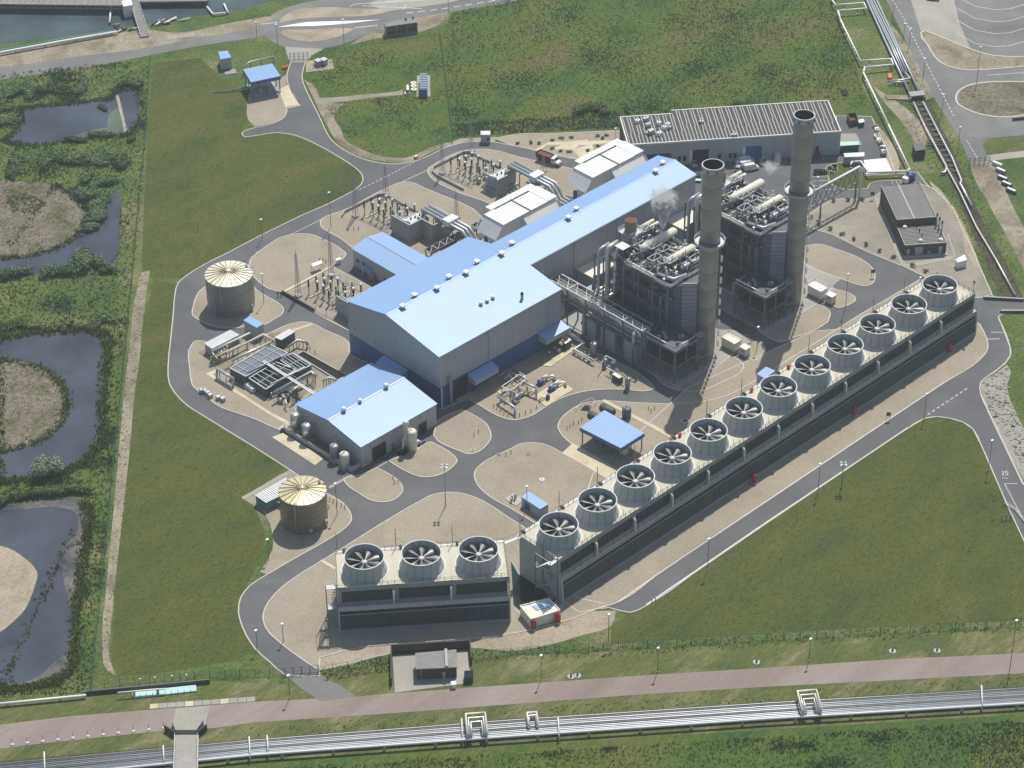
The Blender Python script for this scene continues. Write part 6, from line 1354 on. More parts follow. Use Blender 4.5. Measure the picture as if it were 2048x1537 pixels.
# ------------------------------------------------------------------ blue roofed shelters and cabins
def shelter(label, top, h, fas, inside):
    t = thing('blue_shelter', label, 'shelter', (*S(*top[0], h)[:2], 0), group='open blue-roofed shelters'); q = [S(*p, h) for p in top]
    A, B, D = flat(q[0]), flat(q[1]), flat(q[3]); c = sum(q, Vector((0,0,0)))/4
    n = 14; 
    MB().prism(q, h-.12, h).build('roof_sheet', 'roof_blue', t)
    for i in range(n): p0, p1 = q[0].lerp(q[1], (i+.5)/n), q[3].lerp(q[2], (i+.5)/n); MB().bar(p0+Vector((0,0,.02)), p1+Vector((0,0,.02)), .12, .06).build('roof_rib', 'roof_blue', t)
    for i in range(4):
        a, b = q[i], q[(i+1) % 4]; MB().bar((a.x, a.y, h-.1-fas/2), (b.x, b.y, h-.1-fas/2), .15, fas).build('fascia', 'band_blue', t)
    ins = [c+(p-c)*.92 for p in q]
    for i in range(4):
        for f in (0, .5):
            p = ins[i].lerp(ins[(i+1) % 4], f); MB().bar((p.x, p.y, 0), (p.x, p.y, h-.2), .25).build('column', 'frame_steel', t)
    return t, q, ins
t, q, ins = shelter('open shelter with blue roof over compressors behind the long cooling tower', [(1209,820.5),(1289,866.7),(1241.5,896.7),(1160,855.5)], 5.6, 1.1, 1)
for i in range(5):
    p = ins[0].lerp(ins[1], .15+.17*i).lerp(ins[3].lerp(ins[2], .15+.17*i), .55); c_ = thing('compressor', f'dark compressor under the blue shelter, {ordn[i]} in line', 'compressor', (p.x, p.y, 0), group='compressors under the blue shelter')
    MB().bx(p.x-.7, p.x+.7, p.y-1.2, p.y+1.2, .2, 2.2).build('casing', RND.choice(('dark_steel', 'cream', 'galvanised')), c_); MB().tube([(p.x, p.y-.8, 2.2), (p.x, p.y-.8, 3.4), (p.x, p.y+1.8, 3.4)], .2, 8).build('pipe', 'grey_pipe', c_, True)
t, q, ins = shelter('blue-roofed shelter on legs at the end of the upper driveway', [(486,139),(544.5,127.5),(561,152.5),(502,165)], 6.4, 1.2, 1)
cc = sum(ins, Vector((0,0,0)))/4; gs = thing('gas_skid', 'grey vessel block on a concrete tray under the upper blue shelter', 'skid', (cc.x, cc.y, 0))
MB().prism([cc+(p-cc)*.95 for p in ins], .1, .7).build('tray', 'wall_concrete', gs); MB().cyl(cc.x, cc.y, .7, 4.4, 1.6, n=18).build('vessel', 'galvanised', gs, True)
for i in range(5): a = i*1.25; MB().tube([(cc.x+2.3*math.cos(a), cc.y+2.3*math.sin(a), .7), (cc.x+2.3*math.cos(a), cc.y+2.3*math.sin(a), 3.5), (cc.x+1.2*math.cos(a), cc.y+1.2*math.sin(a), 3.8)], .18, 8).build('pipe', 'grey_pipe', gs, True)
MB().box((cc.x-2.5, cc.y-2, 1.4), (1.2, .8, 1.4)).build('cabinet', 'galvanised', gs)
pipe('green pipe leaving the upper blue shelter across the lawn', [(496,176,.8),(480,177,.8),(455,182,.6),(425,186,.05)], .22, 'teal', group=None)
pr = thing('pipe_gantry', 'pale blue pipe frame beyond the upper blue shelter', 'pipe frame', (*S(515,135)[:2], 0))
for z in (2.2, 3.2): MB().tube([S(484,136,z), S(500,124,z), S(548,113,z)], .22, 8).build('pipe', 'grey_pipe', pr, True)
for a, b in ((486,135),(500,124),(522,119),(546,114)): p = S(a, b, 3.2); MB().bar((p.x, p.y, 0), (p.x, p.y, 3.3), .25).build('post', 'galvanised', pr)
t, q = house_box('control_kiosk', 'small upright kiosk with light blue roof on the upper lawn', 'kiosk', [(437,104),(455,102),(462,115),(441,119)], 4.2, 'wall_grey', 'roof_blue'); slab([(448,146),(470,138),(474,147),(452,151)], 'pale_concrete', .2)
t, q = house_box('blue_cabin', 'grey cabin with light blue roof and blue door beside the long tower', 'cabin', [(1043,994),(1058,984),(1096.5,1008),(1080,1018)], 3.2, 'wall_grey', 'roof_blue'); on_face(t, q, 3, .55, .85, .1, 2.2, 'door', 'band_blue')
t, q = house_box('blue_cabin', 'half hidden cabin with light blue roof behind the middle fans', 'cabin', [(1514,748),(1532,734),(1550,742),(1530,757)], 4.2, 'wall_grey', 'roof_blue')
sv = thing('valve_set', 'compact grey valve set on a slab left of the blue cabin', 'valve set', (*S(1028,1002)[:2], 0)); p = S(1028,1002); MB().prism(SP([(1010,1000),(1026,988),(1048,1002),(1032,1014)]), 0, .3).build('slab', 'concrete', sv)
for i in range(4): MB().cyl(p.x-1+i*.7, p.y+.4*(i % 2), .3, 1.4+.3*(i % 3), .28, n=8).build('valve', 'galvanised', sv, True)
t, q = house_box('process_cabin', 'small light blue roofed cabin between grey tank and process basin', 'cabin', [(500,632.5),(526.5,648),(513,655.5),(487.4,641)], 4.6, 'wall_grey', 'roof_blue')
t, q = house_box('process_container', 'long blue grey flat container at the head of the process basin', 'container', [(409.4,687),(460,660.4),(478,670.3),(424.5,697.5)], 3.2, 'trim_grey', 'galvanised')
t, q = house_box('process_container', 'dark flat container at the hall end of the process basin', 'container', [(549.4,674.8),(579,658),(589.5,664),(563,680)], 3.2, 'dark_steel', 'galvanised')
t, q = house_box('tank_cabin', 'teal cabin with ribbed white roof tucked behind the tan tank', 'cabin', [(511,990),(570,956.5),(592,976),(533,1005)], 3.0, 'teal', 'white_paint')
for i in range(16): p0, p1 = q[0].lerp(q[1], (i+.5)/16), q[3].lerp(q[2], (i+.5)/16); MB().bar(p0+Vector((0,0,.05)), p1+Vector((0,0,.05)), .14, .1).build('roof_rib', 'trim_grey', t)
pipe('white pipes linking the teal cabin with the tan tank', [(552,1002,1.5),(562,1008,1.5)], .25, 'pure_white', supports=False)
t, q = house_box('guard_kiosk', 'white guard kiosk beside the upper plant road', 'kiosk', [(962,262.5),(980,262.5),(980.5,269.5),(961.5,269.5)], 3.4, 'wall_grey', 'pure_white'); on_face(t, q, 2, .1, .35, 1.2, 2.2, 'window', 'window_glass')
# blue tank container with white bins on the meadow
bc = thing('blue_container', 'long ribbed blue container standing on the upper meadow', 'container', (*S(847,185)[:2], 0)); q = [S(*p, 3.0) for p in ((839.5,148),(854.5,148),(854.5,179),(839,179))]
MB().prism(q, .2, 2.9).build('body', 'container_blue', bc)
for i in range(9): a, b = q[0].lerp(q[3], (i+.1)/9), q[1].lerp(q[2], (i+.1)/9); MB().bar(a, b, .55, .14).build('roof_rib', 'trim_grey', bc)
slab([(834,152),(860,152),(861,194),(833,194)], 'pale_concrete', .12)
for i, (a, b, lb) in enumerate(((827,168,'farthest'),(827.5,174,'middle'),(828,181,'nearest'))):
    p = S(a, b); w = thing('well_cover', f'{lb} of three round cream well covers beside the blue container', 'well cover', (p.x, p.y, 0), group='round well covers on the meadow'); MB().cyl(p.x, p.y, 0, .5, 1.0, n=18).build('ring', 'cream', w); MB().cyl(p.x, p.y, .5, .6, .35, n=10).build('lid', 'concrete', w)
p = S(814,189); w = thing('well_cover', 'single cream well cover at end of the meadow spur', 'well cover', (p.x, p.y, 0), group='round well covers on the meadow'); MB().cyl(p.x, p.y, 0, .6, .9, n=18).build('ring', 'cream', w); MB().cyl(p.x, p.y, .6, .7, .3, n=10).build('lid', 'concrete', w)
t, q = house_box('blue_cabinet', 'slim blue cabinet beside the cream well covers', 'cabinet', [(813,170),(817,170),(818,180),(813,180)], 2.0, 'container_blue', 'white_paint')
for i, (a, b) in enumerate(((637,131),(648,129))):
    p = S(a, b); g_ = thing('gas_cage', ('west', 'east')[i]+' grey bottle cage on the gravel pad by the upper gate', 'cage', (p.x, p.y, 0), group='grey cages by the upper gate'); MB().bx(p.x-.9, p.x+.9, p.y-1, p.y+1, .1, 1.9).build('cage_body', 'trim_grey', g_); MB().bx(p.x-1, p.x+1, p.y-1.1, p.y+1.1, 1.9, 2.1).build('cage_roof', 'galvanised', g_)
# ------------------------------------------------------------------ vessels round the workshop
bund = thing('bund_wall', 'low concrete bund wall along the tank side of the workshop', 'bund', (*S(640,905)[:2], 0))
pts = [S(*p) for p in ((570,852),(568,862),(703,945),(727,931))]
for a, b in zip(pts, pts[1:]): MB().bar((a.x, a.y, .8), (b.x, b.y, .8), .3, 1.5).build('wall_block', 'concrete', bund)
for i, (px, r, h, m, lg, lb) in enumerate((((592,864),1.35,6.4,'bright_steel',1.4,'shiny steel tank on legs, farthest along the workshop bund'),((615,881),1.35,5.6,'bright_steel',1.4,'shiny steel tank with dished top, second along the workshop bund'),((670,920),1.25,5.2,'tank_grey',1.0,'slim grey steel tank on legs, third along the workshop bund'),((690,934),1.35,4.8,'cream',.3,'cream tank at the bund corner below the workshop'))): vessel(lb, px, r, h, m, lg, group='upright tanks along the workshop bund', name='bund_tank')
v = vessel('large cream scrubber vessel with tall side column at the workshop front', (824,899), 1.45, 6.6, 'cream', .2, name='scrubber', cat='vessel')
p = S(818,899); MB().lathe(p.x-.4, p.y+.5, [(.75, .2), (.75, 8.2), (.85, 8.3), (.85, 9.2), (.5, 9.6), (.02, 9.65)], 16).build('column', 'cream', v, True); MB().tube([(p.x-.5, p.y, 5.5), (p.x-2.4, p.y-.4, 4.6), (p.x-2.6, p.y-.4, .4)], .22, 8).build('downcomer', 'cream', v, True)
for i in range(2): MB().tube([(p.x+2.2, p.y-.6+i*.5, 1.2), (p.x+3.2, p.y-.6+i*.5, 1.5), (p.x+4.2, p.y-.8+i*.5, .4)], .2, 8).build('loop_pipe', 'white_paint', v, True)
vessel('squat black tank with white lid beside the scrubber', (805,907), 1.3, 1.7, 'soot', 0, name='black_tank', extra=False, dome=.2)
pm = thing('blue_pump', 'dark blue pump at end of the scrubber loop pipes', 'pump', (*S(845,888)[:2], 0)); p = S(845,888); MB().box((p.x, p.y, .5), (1.6, .7, .7)).build('motor', 'blue_paint', pm); MB().cyl(p.x-.9, p.y, .15, .9, .3, n=10).build('pump_head', 'galvanised', pm, True)
for i, (a, b, lb) in enumerate(((771,918,'blue drum lying by the larger workshop door'),(564,863,'small blue drum at the bund end by the yellow slab'),(788,900,'blue drum against the workshop wall by the blue door'))): 
    p = S(a, b); d_ = thing('blue_drum', lb, 'drum', (p.x, p.y, 0), group='blue drums round the workshop'); MB().cyl(p.x, p.y, .1, 1.0, .4, n=12).build('drum_body', 'blue_paint', d_, True); MB().cyl(p.x, p.y, 1.0, 1.06, .36, n=12).build('drum_lid', 'container_blue', d_)
# ------------------------------------------------------------------ process basin west of the hall
Z8 = lambda x, y, z=0: S(395+x/6.606, 640+y/6.606, z)
cl = thing('clarifier_basin', 'dark steel clarifier basins with open tops, beams and catwalk beside the workshop', 'basin', tuple(flat(Z8(800, 700))))
def basin(tl, tr, br_, bl, h, nb, roofed=False, m='dark_steel'):
    q = [Z8(*p, h) for p in (tl, tr, br_, bl)]
    for i in range(4): a, b = q[i], q[(i+1) % 4]; MB().bar((a.x, a.y, h/2), (b.x, b.y, h/2), .25, h).build('basin_wall', m, cl); MB().bar((a.x, a.y, h+.05), (b.x, b.y, h+.05), .3, .12).build('rim', 'galvanised', cl)
    MB().prism([p for p in q], .1, h-.9 if not roofed else h-.1).build('basin_water' if not roofed else 'basin_cover', 'basin_water' if not roofed else 'casing', cl)
    for i in range(nb):
        f = (i+.7)/(nb+.4); MB().bar(q[0].lerp(q[1], f), q[3].lerp(q[2], f), .16, .2).build('cross_beam', 'galvanised', cl)
    a, b = q[0].lerp(q[3], .5), q[1].lerp(q[2], .5); MB().bar(a, b, .14, .2).build('centre_beam', 'galvanised', cl)
    for i in range(int((q[3]-q[2]).length/1.3)): p = q[3].lerp(q[2], (i+.5)/int((q[3]-q[2]).length/1.3)); MB().bar((p.x, p.y, .1), (p.x, p.y, h), .22).build('buttress', m, cl)
basin((430,640),(960,330),(1190,440),(640,750), 3.4, 5, True); basin((680,770),(1040,560),(1300,660),(905,920), 3.0, 6); basin((1080,520),(1250,440),(1500,600),(1320,690), 3.0, 4)
pit = thing('sludge_pit', 'dark open pit along the gravel by the hall gable', 'pit', tuple(flat(Z8(1600, 640)))); MB().prism([Z8(*p) for p in ((1310,480),(1400,430),(1960,740),(1830,800))], .12, .145).build('pit_floor', 'soot', pit)
for a, b in (((1400,430),(1960,740)), ((1310,480),(1830,800)), ((1310,480),(1400,430))): A_, B_ = Z8(*a), Z8(*b); MB().bar((A_.x, A_.y, .3), (B_.x, B_.y, .3), .35, .5).build('pit_kerb', 'concrete', pit)
cw = thing('catwalk', 'long grey catwalk crossing the clarifier basins to the workshop', 'catwalk', tuple(flat(Z8(870,545)))); A_, B_ = Z8(870,545,3.8), Z8(1540,975,3.8); MB().bar(A_, B_, 1.0, .15).build('deck', 'galvanised', cw)
for s_ in (-.5, .5):
    n2 = (B_-A_).cross(Vector((0,0,1))).normalized()*s_; MB().bar(A_+n2+Vector((0,0,1)), B_+n2+Vector((0,0,1)), .06).build('handrail', 'galvanised', cw)
for f in (.05, .35, .65, .95): p = A_.lerp(B_, f); MB().bar((p.x, p.y, 0), (p.x, p.y, 3.7), .2).build('post', 'frame_steel', cw)
PP = [([(190,415,4.2),(690,175,4.2)],.3,'cream','cream pipe from the small cabin along the blue grey container'),([(390,440,4.4),(870,195,4.4),(1020,285,4.4),(1020,285,2.0)],.3,'cream','cream pipe bending at the small cabin over the basin head'),([(450,540,3.9),(990,285,3.9)],.38,'insulated_pipe','pale pipe along the near edge of the roofed basin'),([(960,860,4.0),(1410,630,4.0)],.26,'cream','thin cream pipe across the open clarifier'),([(1010,960,3.4),(1500,690,3.4),(1560,740,3.4)],.42,'grey_pipe','grey pipe bundle edge beside the workshop, lower one'),([(1100,940,2.6),(1480,730,2.6)],.5,'grey_pipe','thick grey pipe beside the workshop'),([(1240,940,4.2),(1330,880,4.2),(1330,880,2.0)],.3,'insulated_pipe','short silver elbow pipe near the workshop roof'),([(255,650,3.0),(470,775,3.0),(470,880,.4)],.34,'grey_pipe','grey pipe arch at the basin corner by the pale kerb'),([(255,650,3.0),(255,770,.3),(440,895,.3)],.3,'grey_pipe','grey pipe along the pale kerb by the basin corner'),([(1190,360,2.2),(1320,270,2.2),(1450,300,2.2),(1460,330,.8)],.34,'galvanised','grey bent pipe behind the dark container'),([(660,700,3.9),(1100,480,3.9)],.24,'galvanised','thin grey pipe along the basin joint'),([(200,440,2.6),(240,490,2.6),(560,330,2.6)],.2,'cream','thin cream pipe loop at the basin head'),([(160,510,2.2),(400,390,2.2)],.26,'yellow_rail','yellowish pipe at the basin head'),([(1650,810,2.4),(1740,760,2.4),(1830,800,2.4),(1830,900,.3)],.24,'galvanised','grey pipe frame above the workshop eave')]
for pts, r, m, lb in PP:
    P = [Z8(*q) for q in pts]; t = thing('process_pipe', lb, 'pipe', tuple(flat(P[0])), group='pipes over the process basin'); MB().tube(P, r, 10).build('pipe', m, t, True)
    for a, b in zip(P, P[1:]):
        if abs(a.z-b.z) < .5:
            for f in (.15, .55, .9): p = a.lerp(b, f); MB().bar((p.x, p.y, 0), (p.x, p.y, p.z-r*.6), .16).build('support', 'frame_steel', t)
rn = random.Random(3)
for i in range(26):
    if i < 10: x, y = rn.uniform(170, 560), 0; y = 560-.55*(x-170)+rn.uniform(-70, 40)
    else: x, y = rn.uniform(970, 1330), rn.uniform(930, 1170)
    p = Z8(x, y); t = thing('valve_unit', ('small valve and pump clutter at the basin head' if i < 10 else 'small valve and pump clutter behind the workshop corner'), 'valve', tuple(flat(p)), group='valve clutter at the basin head' if i < 10 else 'valve clutter behind the workshop')
    k = rn.random(); m_ = rn.choice(('galvanised', 'cream', 'steel', 'grey_pipe', 'dark_steel'))
    if k < .5: MB().tube([(p.x, p.y, 0), (p.x, p.y, rn.uniform(1, 2.4)), (p.x+rn.uniform(-2, 2), p.y+rn.uniform(-2, 2), 1.6)], rn.uniform(.12, .28), 8).build('pipe', m_, t, True)
    else: MB().cyl(p.x, p.y, .1, rn.uniform(.8, 2), rn.uniform(.25, .6), n=10).build('body', m_, t, True)
    MB().bx(p.x-.5, p.x+.5, p.y-.5, p.y+.5, 0, .25).build('plinth', 'concrete', t)
for i, (a, b) in enumerate(((404,786),(410,787),(416,791),(421,796),(437,800),(446,803))):
    p = S(a, b); t = thing('pallet_tank', f'small grey pallet tank by the west road, {ordn[i]} from the basin end', 'tank', (p.x, p.y, 0), group='pallet tanks by the west road'); MB().bx(p.x-.55, p.x+.55, p.y-.55, p.y+.55, .25, 1.3).build('tank_body', 'galvanised', t); MB().bx(p.x-.6, p.x+.6, p.y-.6, p.y+.6, .1, .25).build('pallet', 'timber', t); MB().cyl(p.x, p.y, 1.3, 1.38, .2, n=8).build('cap', 'pure_white', t)
for i, (a, b) in enumerate(((495,775),(500,779),(506,784))):
    p = S(a, b); t = thing('white_tote', f'white square tote against the clarifier wall, {ordn[i]} along', 'tote', (p.x, p.y, 0), group='white totes by the clarifier'); MB().bx(p.x-.6, p.x+.6, p.y-.6, p.y+.6, .1, 1.5).build('tote_body', 'white_paint', t); MB().bx(p.x-.3, p.x+.3, p.y-.3, p.y+.3, 1.5, 1.6).build('lid', 'galvanised', t)
# ------------------------------------------------------------------ pipe skid, pumps and vessels in front of the hall
Z7 = lambda x, y, z=0: S(970+x/5.851, 690+y/5.851, z)
sk = thing('pipe_skid', 'grey pipe frame skid on gravel before the hall door', 'skid', tuple(flat(Z7(330, 560))))
qf = [Z7(*p) for p in ((200,610),(400,470),(490,520),(300,660))]
for p in qf: MB().bar((p.x, p.y, 0), (p.x, p.y, 3.6), .22).build('post', 'galvanised', sk)
for i in range(4): a, b = qf[i], qf[(i+1) % 4]; MB().bar((a.x, a.y, 3.6), (b.x, b.y, 3.6), .22).build('top_beam', 'galvanised', sk); MB().bar((a.x, a.y, 1.8), (b.x, b.y, 3.5), .12).build('brace', 'galvanised', sk)
for pts, r, m in (([(150,605,2.2),(250,545,2.2),(250,545,3.4)],.36,'grey_pipe'),([(150,605,2.2),(350,735,2.2),(350,850,.2)],.36,'grey_pipe'),([(280,255,1.8),(470,370,1.8),(440,400,1.8)],.3,'grey_pipe'),([(400,420,3.0),(600,500,3.0),(600,640,.3)],.3,'grey_pipe'),([(220,400,1.6),(330,330,1.6),(390,380,1.6)],.26,'grey_pipe'),([(310,465,2.9),(400,515,2.9)],.22,'yellow'),([(420,560,2.2),(330,640,2.2),(330,640,.3)],.3,'galvanised'),([(380,600,1.2),(470,545,1.2)],.34,'bright_steel'),([(300,300,1.4),(260,350,1.4),(330,400,1.4)],.2,'insulated_pipe'),([(180,360,2.0),(260,290,2.0)],.2,'galvanised'),([(500,460,2.6),(500,600,.2)],.16,'yellow')): MB().tube([Z7(*p) for p in pts], r, 8).build('pipe', m, sk, True)
for x, y, h in ((340,630,2.4),(400,590,2.0),(300,590,1.6),(440,600,1.4),(350,690,1.0)): p = Z7(x, y); MB().cyl(p.x, p.y, .1, h, .42, n=10).build('valve_body', 'galvanised', sk, True)
for i, (x, y, lb) in enumerate(((650,470,'blue motor pump on the cream slab, the one nearer the hall'),(780,545,'blue motor pump on the cream slab, the one nearer the road'))):
    t = thing('motor_pump', lb, 'pump', tuple(flat(Z7(x, y))), group='blue motor pumps on the slab'); p = Z7(x, y)
    MB().box((p.x, p.y, 1.0), (1.6, 1.0, 1.0)).build('motor', 'blue_paint', t); MB().box((p.x, p.y, .4), (2.4, 1.4, .5)).build('base_frame', 'dark_steel', t); MB().box((p.x-.6, p.y+.2, 1.7), (.6, .6, .5)).build('terminal_box', 'blue_paint', t)
    MB().tube([Z7(x+60, y-70, 1.1), Z7(x+140, y-115, 1.1), Z7(x+165, y-80, 1.1), Z7(x+165, y-50, .2)], .28, 8).build('suction_pipe', 'grey_pipe', t, True); MB().tube([Z7(x-30, y+30, 1.0), Z7(x-140, y+95, 1.0), Z7(x-140, y+95, .1)], .24, 8).build('delivery_pipe', 'insulated_pipe', t, True); MB().tube([Z7(x+20, y-80, 1.3), Z7(x+80, y-110, 1.3)], .42, 10).build('strainer', 'cream', t, True)
vessel('small dark pot vessel on the cream pump slab', (1096,800), .55, 1.7, 'dark_steel', 0, name='pot_vessel', extra=False)
pipe('pair of white pipes stepping along the hall front corner', [(1132,662,2.2),(1146,670,1.6),(1169,686,1.6),(1148,699,1.6),(1190,722,1.6)], .24, 'pure_white'); pipe('white pipe running beside the paired pipes at the hall corner', [(1135,666,1.9),(1144,673,1.2),(1164,687,1.2),(1145,701,1.2),(1186,725,1.2)], .2, 'white_paint')
for i, (px, r, h, m, lb) in enumerate((((1255,778),.75,3.9,'tank_grey','slim grey white-topped vessel at the road end of the gas station'),((1210,735),.65,3.0,'galvanised','grey upright filter vessel, farther of the pair'),((1226,742),.65,3.0,'teal','teal upright filter vessel, nearer of the pair'),((1187,712),1.0,4.6,'tank_grey','tall grey vessel with railed white top by the boiler front'),((1233,752),.5,2.2,'galvanised','short grey vessel between filters and cream cabinet'))): vessel(lb, px, r, h, m, .4, name='gas_vessel', group='upright gas vessels', cat='vessel')
t, q = house_box('gas_cabinet', 'cream topped cabinet between the gas vessels', 'cabinet', [(1224,748),(1232,745),(1246,753),(1238,757)], 2.2, 'dark_steel', 'cream')
t, q = house_box('pump_cabinet', 'dark cabinet on cream slab at the hall corner', 'cabinet', [(1125,683),(1137,676),(1143,680),(1131,688)], 2.6, 'dark_steel', 'galvanised')
pipe('white pipe railing over the gas vessels', [(1198,735,2.6),(1212,712,2.8),(1232,722,2.8)], .14, 'pure_white'); pipe('white pipe in front of the gas vessels', [(1213,735,2.2),(1250,757,2.2)], .16, 'pure_white')
for i, (x, y) in enumerate(((1098,710),(1110,702),(1117,706))): vessel(f'small grey pump set on the slab by the hall wall, {ordn[i]} from the door', (x, y), .6, 1.5, 'galvanised', 0, name='pump_set', cat='pump', extra=False, group='pump sets by the hall wall')
hvessel('dark horizontal tank behind the blue shelter, upper one', (1205,815), (1225,826), 1.3, 2.2, 'dark_steel'); hvessel('dark horizontal tank behind the blue shelter, lower one', (1181,830), (1200,841), 1.3, 2.2, 'dark_steel')
vessel('dark squat chiller behind the blue shelter corner', (1253,836), 1.3, 3.6, 'frame_steel', .3, name='chiller', cat='chiller')
vc = thing('pit_fence', 'railing round the small dark valve pit beyond the blue shelter', 'railing', (*S(1168,820)[:2], 0)); pts = [S(*p) for p in ((1152,824),(1162,812),(1184,803),(1192,810),(1178,822))]
for p in pts: MB().bar((p.x, p.y, .1), (p.x, p.y, 1.2), .1).build('post', 'galvanised', vc)
for a, b in zip(pts, pts[1:]): MB().bar((a.x, a.y, 1.2), (b.x, b.y, 1.2), .08).build('rail', 'galvanised', vc)
struct(MB().prism(SP([(1160,822),(1170,812),(1184,812),(1178,824)]), .12, .15).build('valve_pit', 'soot'))
# steps of dunnage, manholes, drain covers on the gravel
for i, (a, b, lb) in enumerate(((1057,909,'round rusty manhole on the cabin gravel'),(1084,960,'square white drain cover on the cabin gravel'),(946,901,'round drain cover on the gravel lobe by the workshop'),(1370,843,'round grey hatch behind the fourth fan from the basin'),(997,910,'flat rusty cover by the road junction'))):
    p = S(a, b); t = thing('manhole_cover', lb, 'manhole', (p.x, p.y, .1)); MB().cyl(p.x, p.y, .1, .22, .7 if i != 3 else 1.3, n=16).build('cover', ('rust_steel', 'white_paint', 'concrete', 'galvanised', 'rust_steel')[i], t); MB().cyl(p.x, p.y, .22, .3, .25 if i != 3 else .7, n=12).build('lid', 'dark_steel', t)
# ------------------------------------------------------------------ vehicles and people
def wheel_me(r, w): return MB().add(*(lambda n: ([(r*math.cos(2*math.pi*i/n), -w/2, r*math.sin(2*math.pi*i/n)) for i in range(n)]+[(r*math.cos(2*math.pi*i/n), w/2, r*math.sin(2*math.pi*i/n)) for i in range(n)], [tuple(range(n)), tuple(range(2*n-1, n-1, -1))]+[(i, n+i, n+(i+1) % n, (i+1) % n) for i in range(n)]))(14)).mesh('wheel', 'rubber')
WH_, HUB = wheel_me(.33, .24), wheel_me(.19, .26)
HUB.materials.clear(); HUB.materials.append(MAT['bright_steel'])
def car(label, px, heading, m, van=False):
    """px: image point under the car, heading: image point the bonnet points to"""
    p, q = S(*px), S(*heading); a = math.atan2(q.y-p.y, q.x-p.x); t = thing('parked_car', label, 'car', group='parked cars')
    L, W, H = (4.4, 1.75, 1.45) if not van else (5.0, 1.9, 2.2)
    prof = [(-L/2, .35), (-L/2, .85), (-L/2+.1, .95), (L/2-.9, .95), (L/2-.1, .75), (L/2, .6), (L/2, .35)] if not van else [(-L/2, .35), (-L/2, 1.1), (L/2-.6, 1.1), (L/2-.05, .9), (L/2, .35)]
    b = MB(); n = len(prof); ins = .06
    vs = [(x, -W/2, z) for x, z in prof]+[(x, W/2, z) for x, z in prof]; b.add(vs, [tuple(range(n)), tuple(range(2*n-1, n-1, -1))]+[(i, n+i, n+(i+1) % n, (i+1) % n) for i in range(n)]); b.build('body', m, t)
    cp = [(-L/2+.15, .95), (-L/2+.55, H-.05), (-L/2+.9, H), (L/2-2.0, H), (L/2-1.15, .95)] if not van else [(-L/2+.03, 1.1), (-L/2+.08, H), (L/2-1.4, H), (L/2-.7, 1.1)]
    n = len(cp); vs = [(x, -W/2+.04, z) if z < 1.2 else (x, -W/2+.2, z) for x, z in cp]+[(x, W/2-.04, z) if z < 1.2 else (x, W/2-.2, z) for x, z in cp]
    MB().add(vs, [tuple(range(n)), tuple(range(2*n-1, n-1, -1))]+[(i, n+i, n+(i+1) % n, (i+1) % n) for i in range(n)]).build('glasshouse', 'window_glass' if not van else m, t)
    if not van: MB().bx(-L/2+.75, L/2-1.95, -W/2+.2, W/2-.2, H-.02, H+.03).build('roof', m, t)
    else: MB().add([(L/2-1.38, -W/2+.22, H-.02), (L/2-1.38, W/2-.22, H-.02), (L/2-.66, W/2-.1, 1.16), (L/2-.66, -W/2+.1, 1.16)], [(0, 1, 2, 3)]).build('windscreen', 'window_glass', t)
    for sx in (-L/2+.8, L/2-.85):
        for sy in (-W/2+.1, W/2-.1): w = put('wheel', WH_, t, (sx, sy, .33)); put('rim', HUB, w)
    for sy in (-W/2+.3, W/2-.3): MB().box((L/2-.02, sy, .68), (.12, .35, .16)).build('headlight', 'pure_white', t); MB().box((-L/2+.02, sy, .75), (.1, .3, .16)).build('tail_light', 'red_paint', t)
    t.location = (p.x, p.y, .05); t.rotation_euler = (0, 0, a)
    return t
for lb, px, hd, m, v in (('silver car parked by the first warehouse roller door', (1388,330), (1392,345), 'car_silver', False), ('dark green car beside the end of the hall', (1396.5,359), (1395,375), 'car_green', False), ('white van parked near the blue warehouse door', (1554,318), (1551,304), 'car_white', True), ('dark red car parked near the far warehouse corner', (1635,312), (1632,300), 'car_red', False), ('black car parked across the bays beyond the far stack', (1641,348), (1660,347), 'car_black', False), ('white van, innermost of the vans behind the boiler', (1492,326), (1510,322), 'car_white', True), ('white pick-up van, middle one behind the boiler', (1494,333), (1512,329), 'car_white', True), ('white van, nearest the boiler roof', (1502,340), (1520,337), 'car_white', True), ('small white car left of the vans behind the boiler', (1476,331), (1480,322), 'car_white', False), ('small pale car behind the vans', (1477,339), (1481,330), 'car_silver', False), ('dark car half cut by the top edge in the lot', (1866,0), (1885,2), 'car_black', False)): car(lb, px, hd, m, v)
# dump truck
p, q = S(1098, 326), S(1120, 334); a = math.atan2(q.y-p.y, q.x-p.x)
dt = thing('dump_truck', 'red tipper truck with white cab on the upper plant road', 'truck')
MB().add([(-4.2,-1.2,1.1),(1.0,-1.2,1.1),(1.0,1.2,1.1),(-4.2,1.2,1.1),(-4.4,-1.3,2.9),(1.2,-1.3,2.9),(1.2,1.3,2.9),(-4.4,1.3,2.9)], [(3,2,1,0),(0,1,5,4),(1,2,6,5),(2,3,7,6),(3,0,4,7)]).build('tipper_body', 'dark_red', dt); MB().bx(-4.1, .9, -1.1, 1.1, 2.3, 2.6).build('load', 'dark_red', dt)
for i in range(6):
    for sy in (-1.3, 1.3): MB().bar((-3.9+i*.95, sy*.95, 1.1), (-3.9+i*.95, sy*1.02, 2.9), .12).build('body_rib', 'dark_red', dt)
MB().bx(-4.2, 4.0, -.5, .5, .75, 1.1).build('chassis', 'dark_steel', dt)
MB().extr([(1.5, .9), (1.5, 2.75), (2.6, 2.75), (3.0, 1.9), (3.0, .9)], -1.15, 1.15, 'y').build('cab', 'white_paint', dt); MB().extr([(3.0, .9), (3.0, 1.75), (4.2, 1.55), (4.35, .9)], -.95, .95, 'y').build('bonnet', 'white_paint', dt)
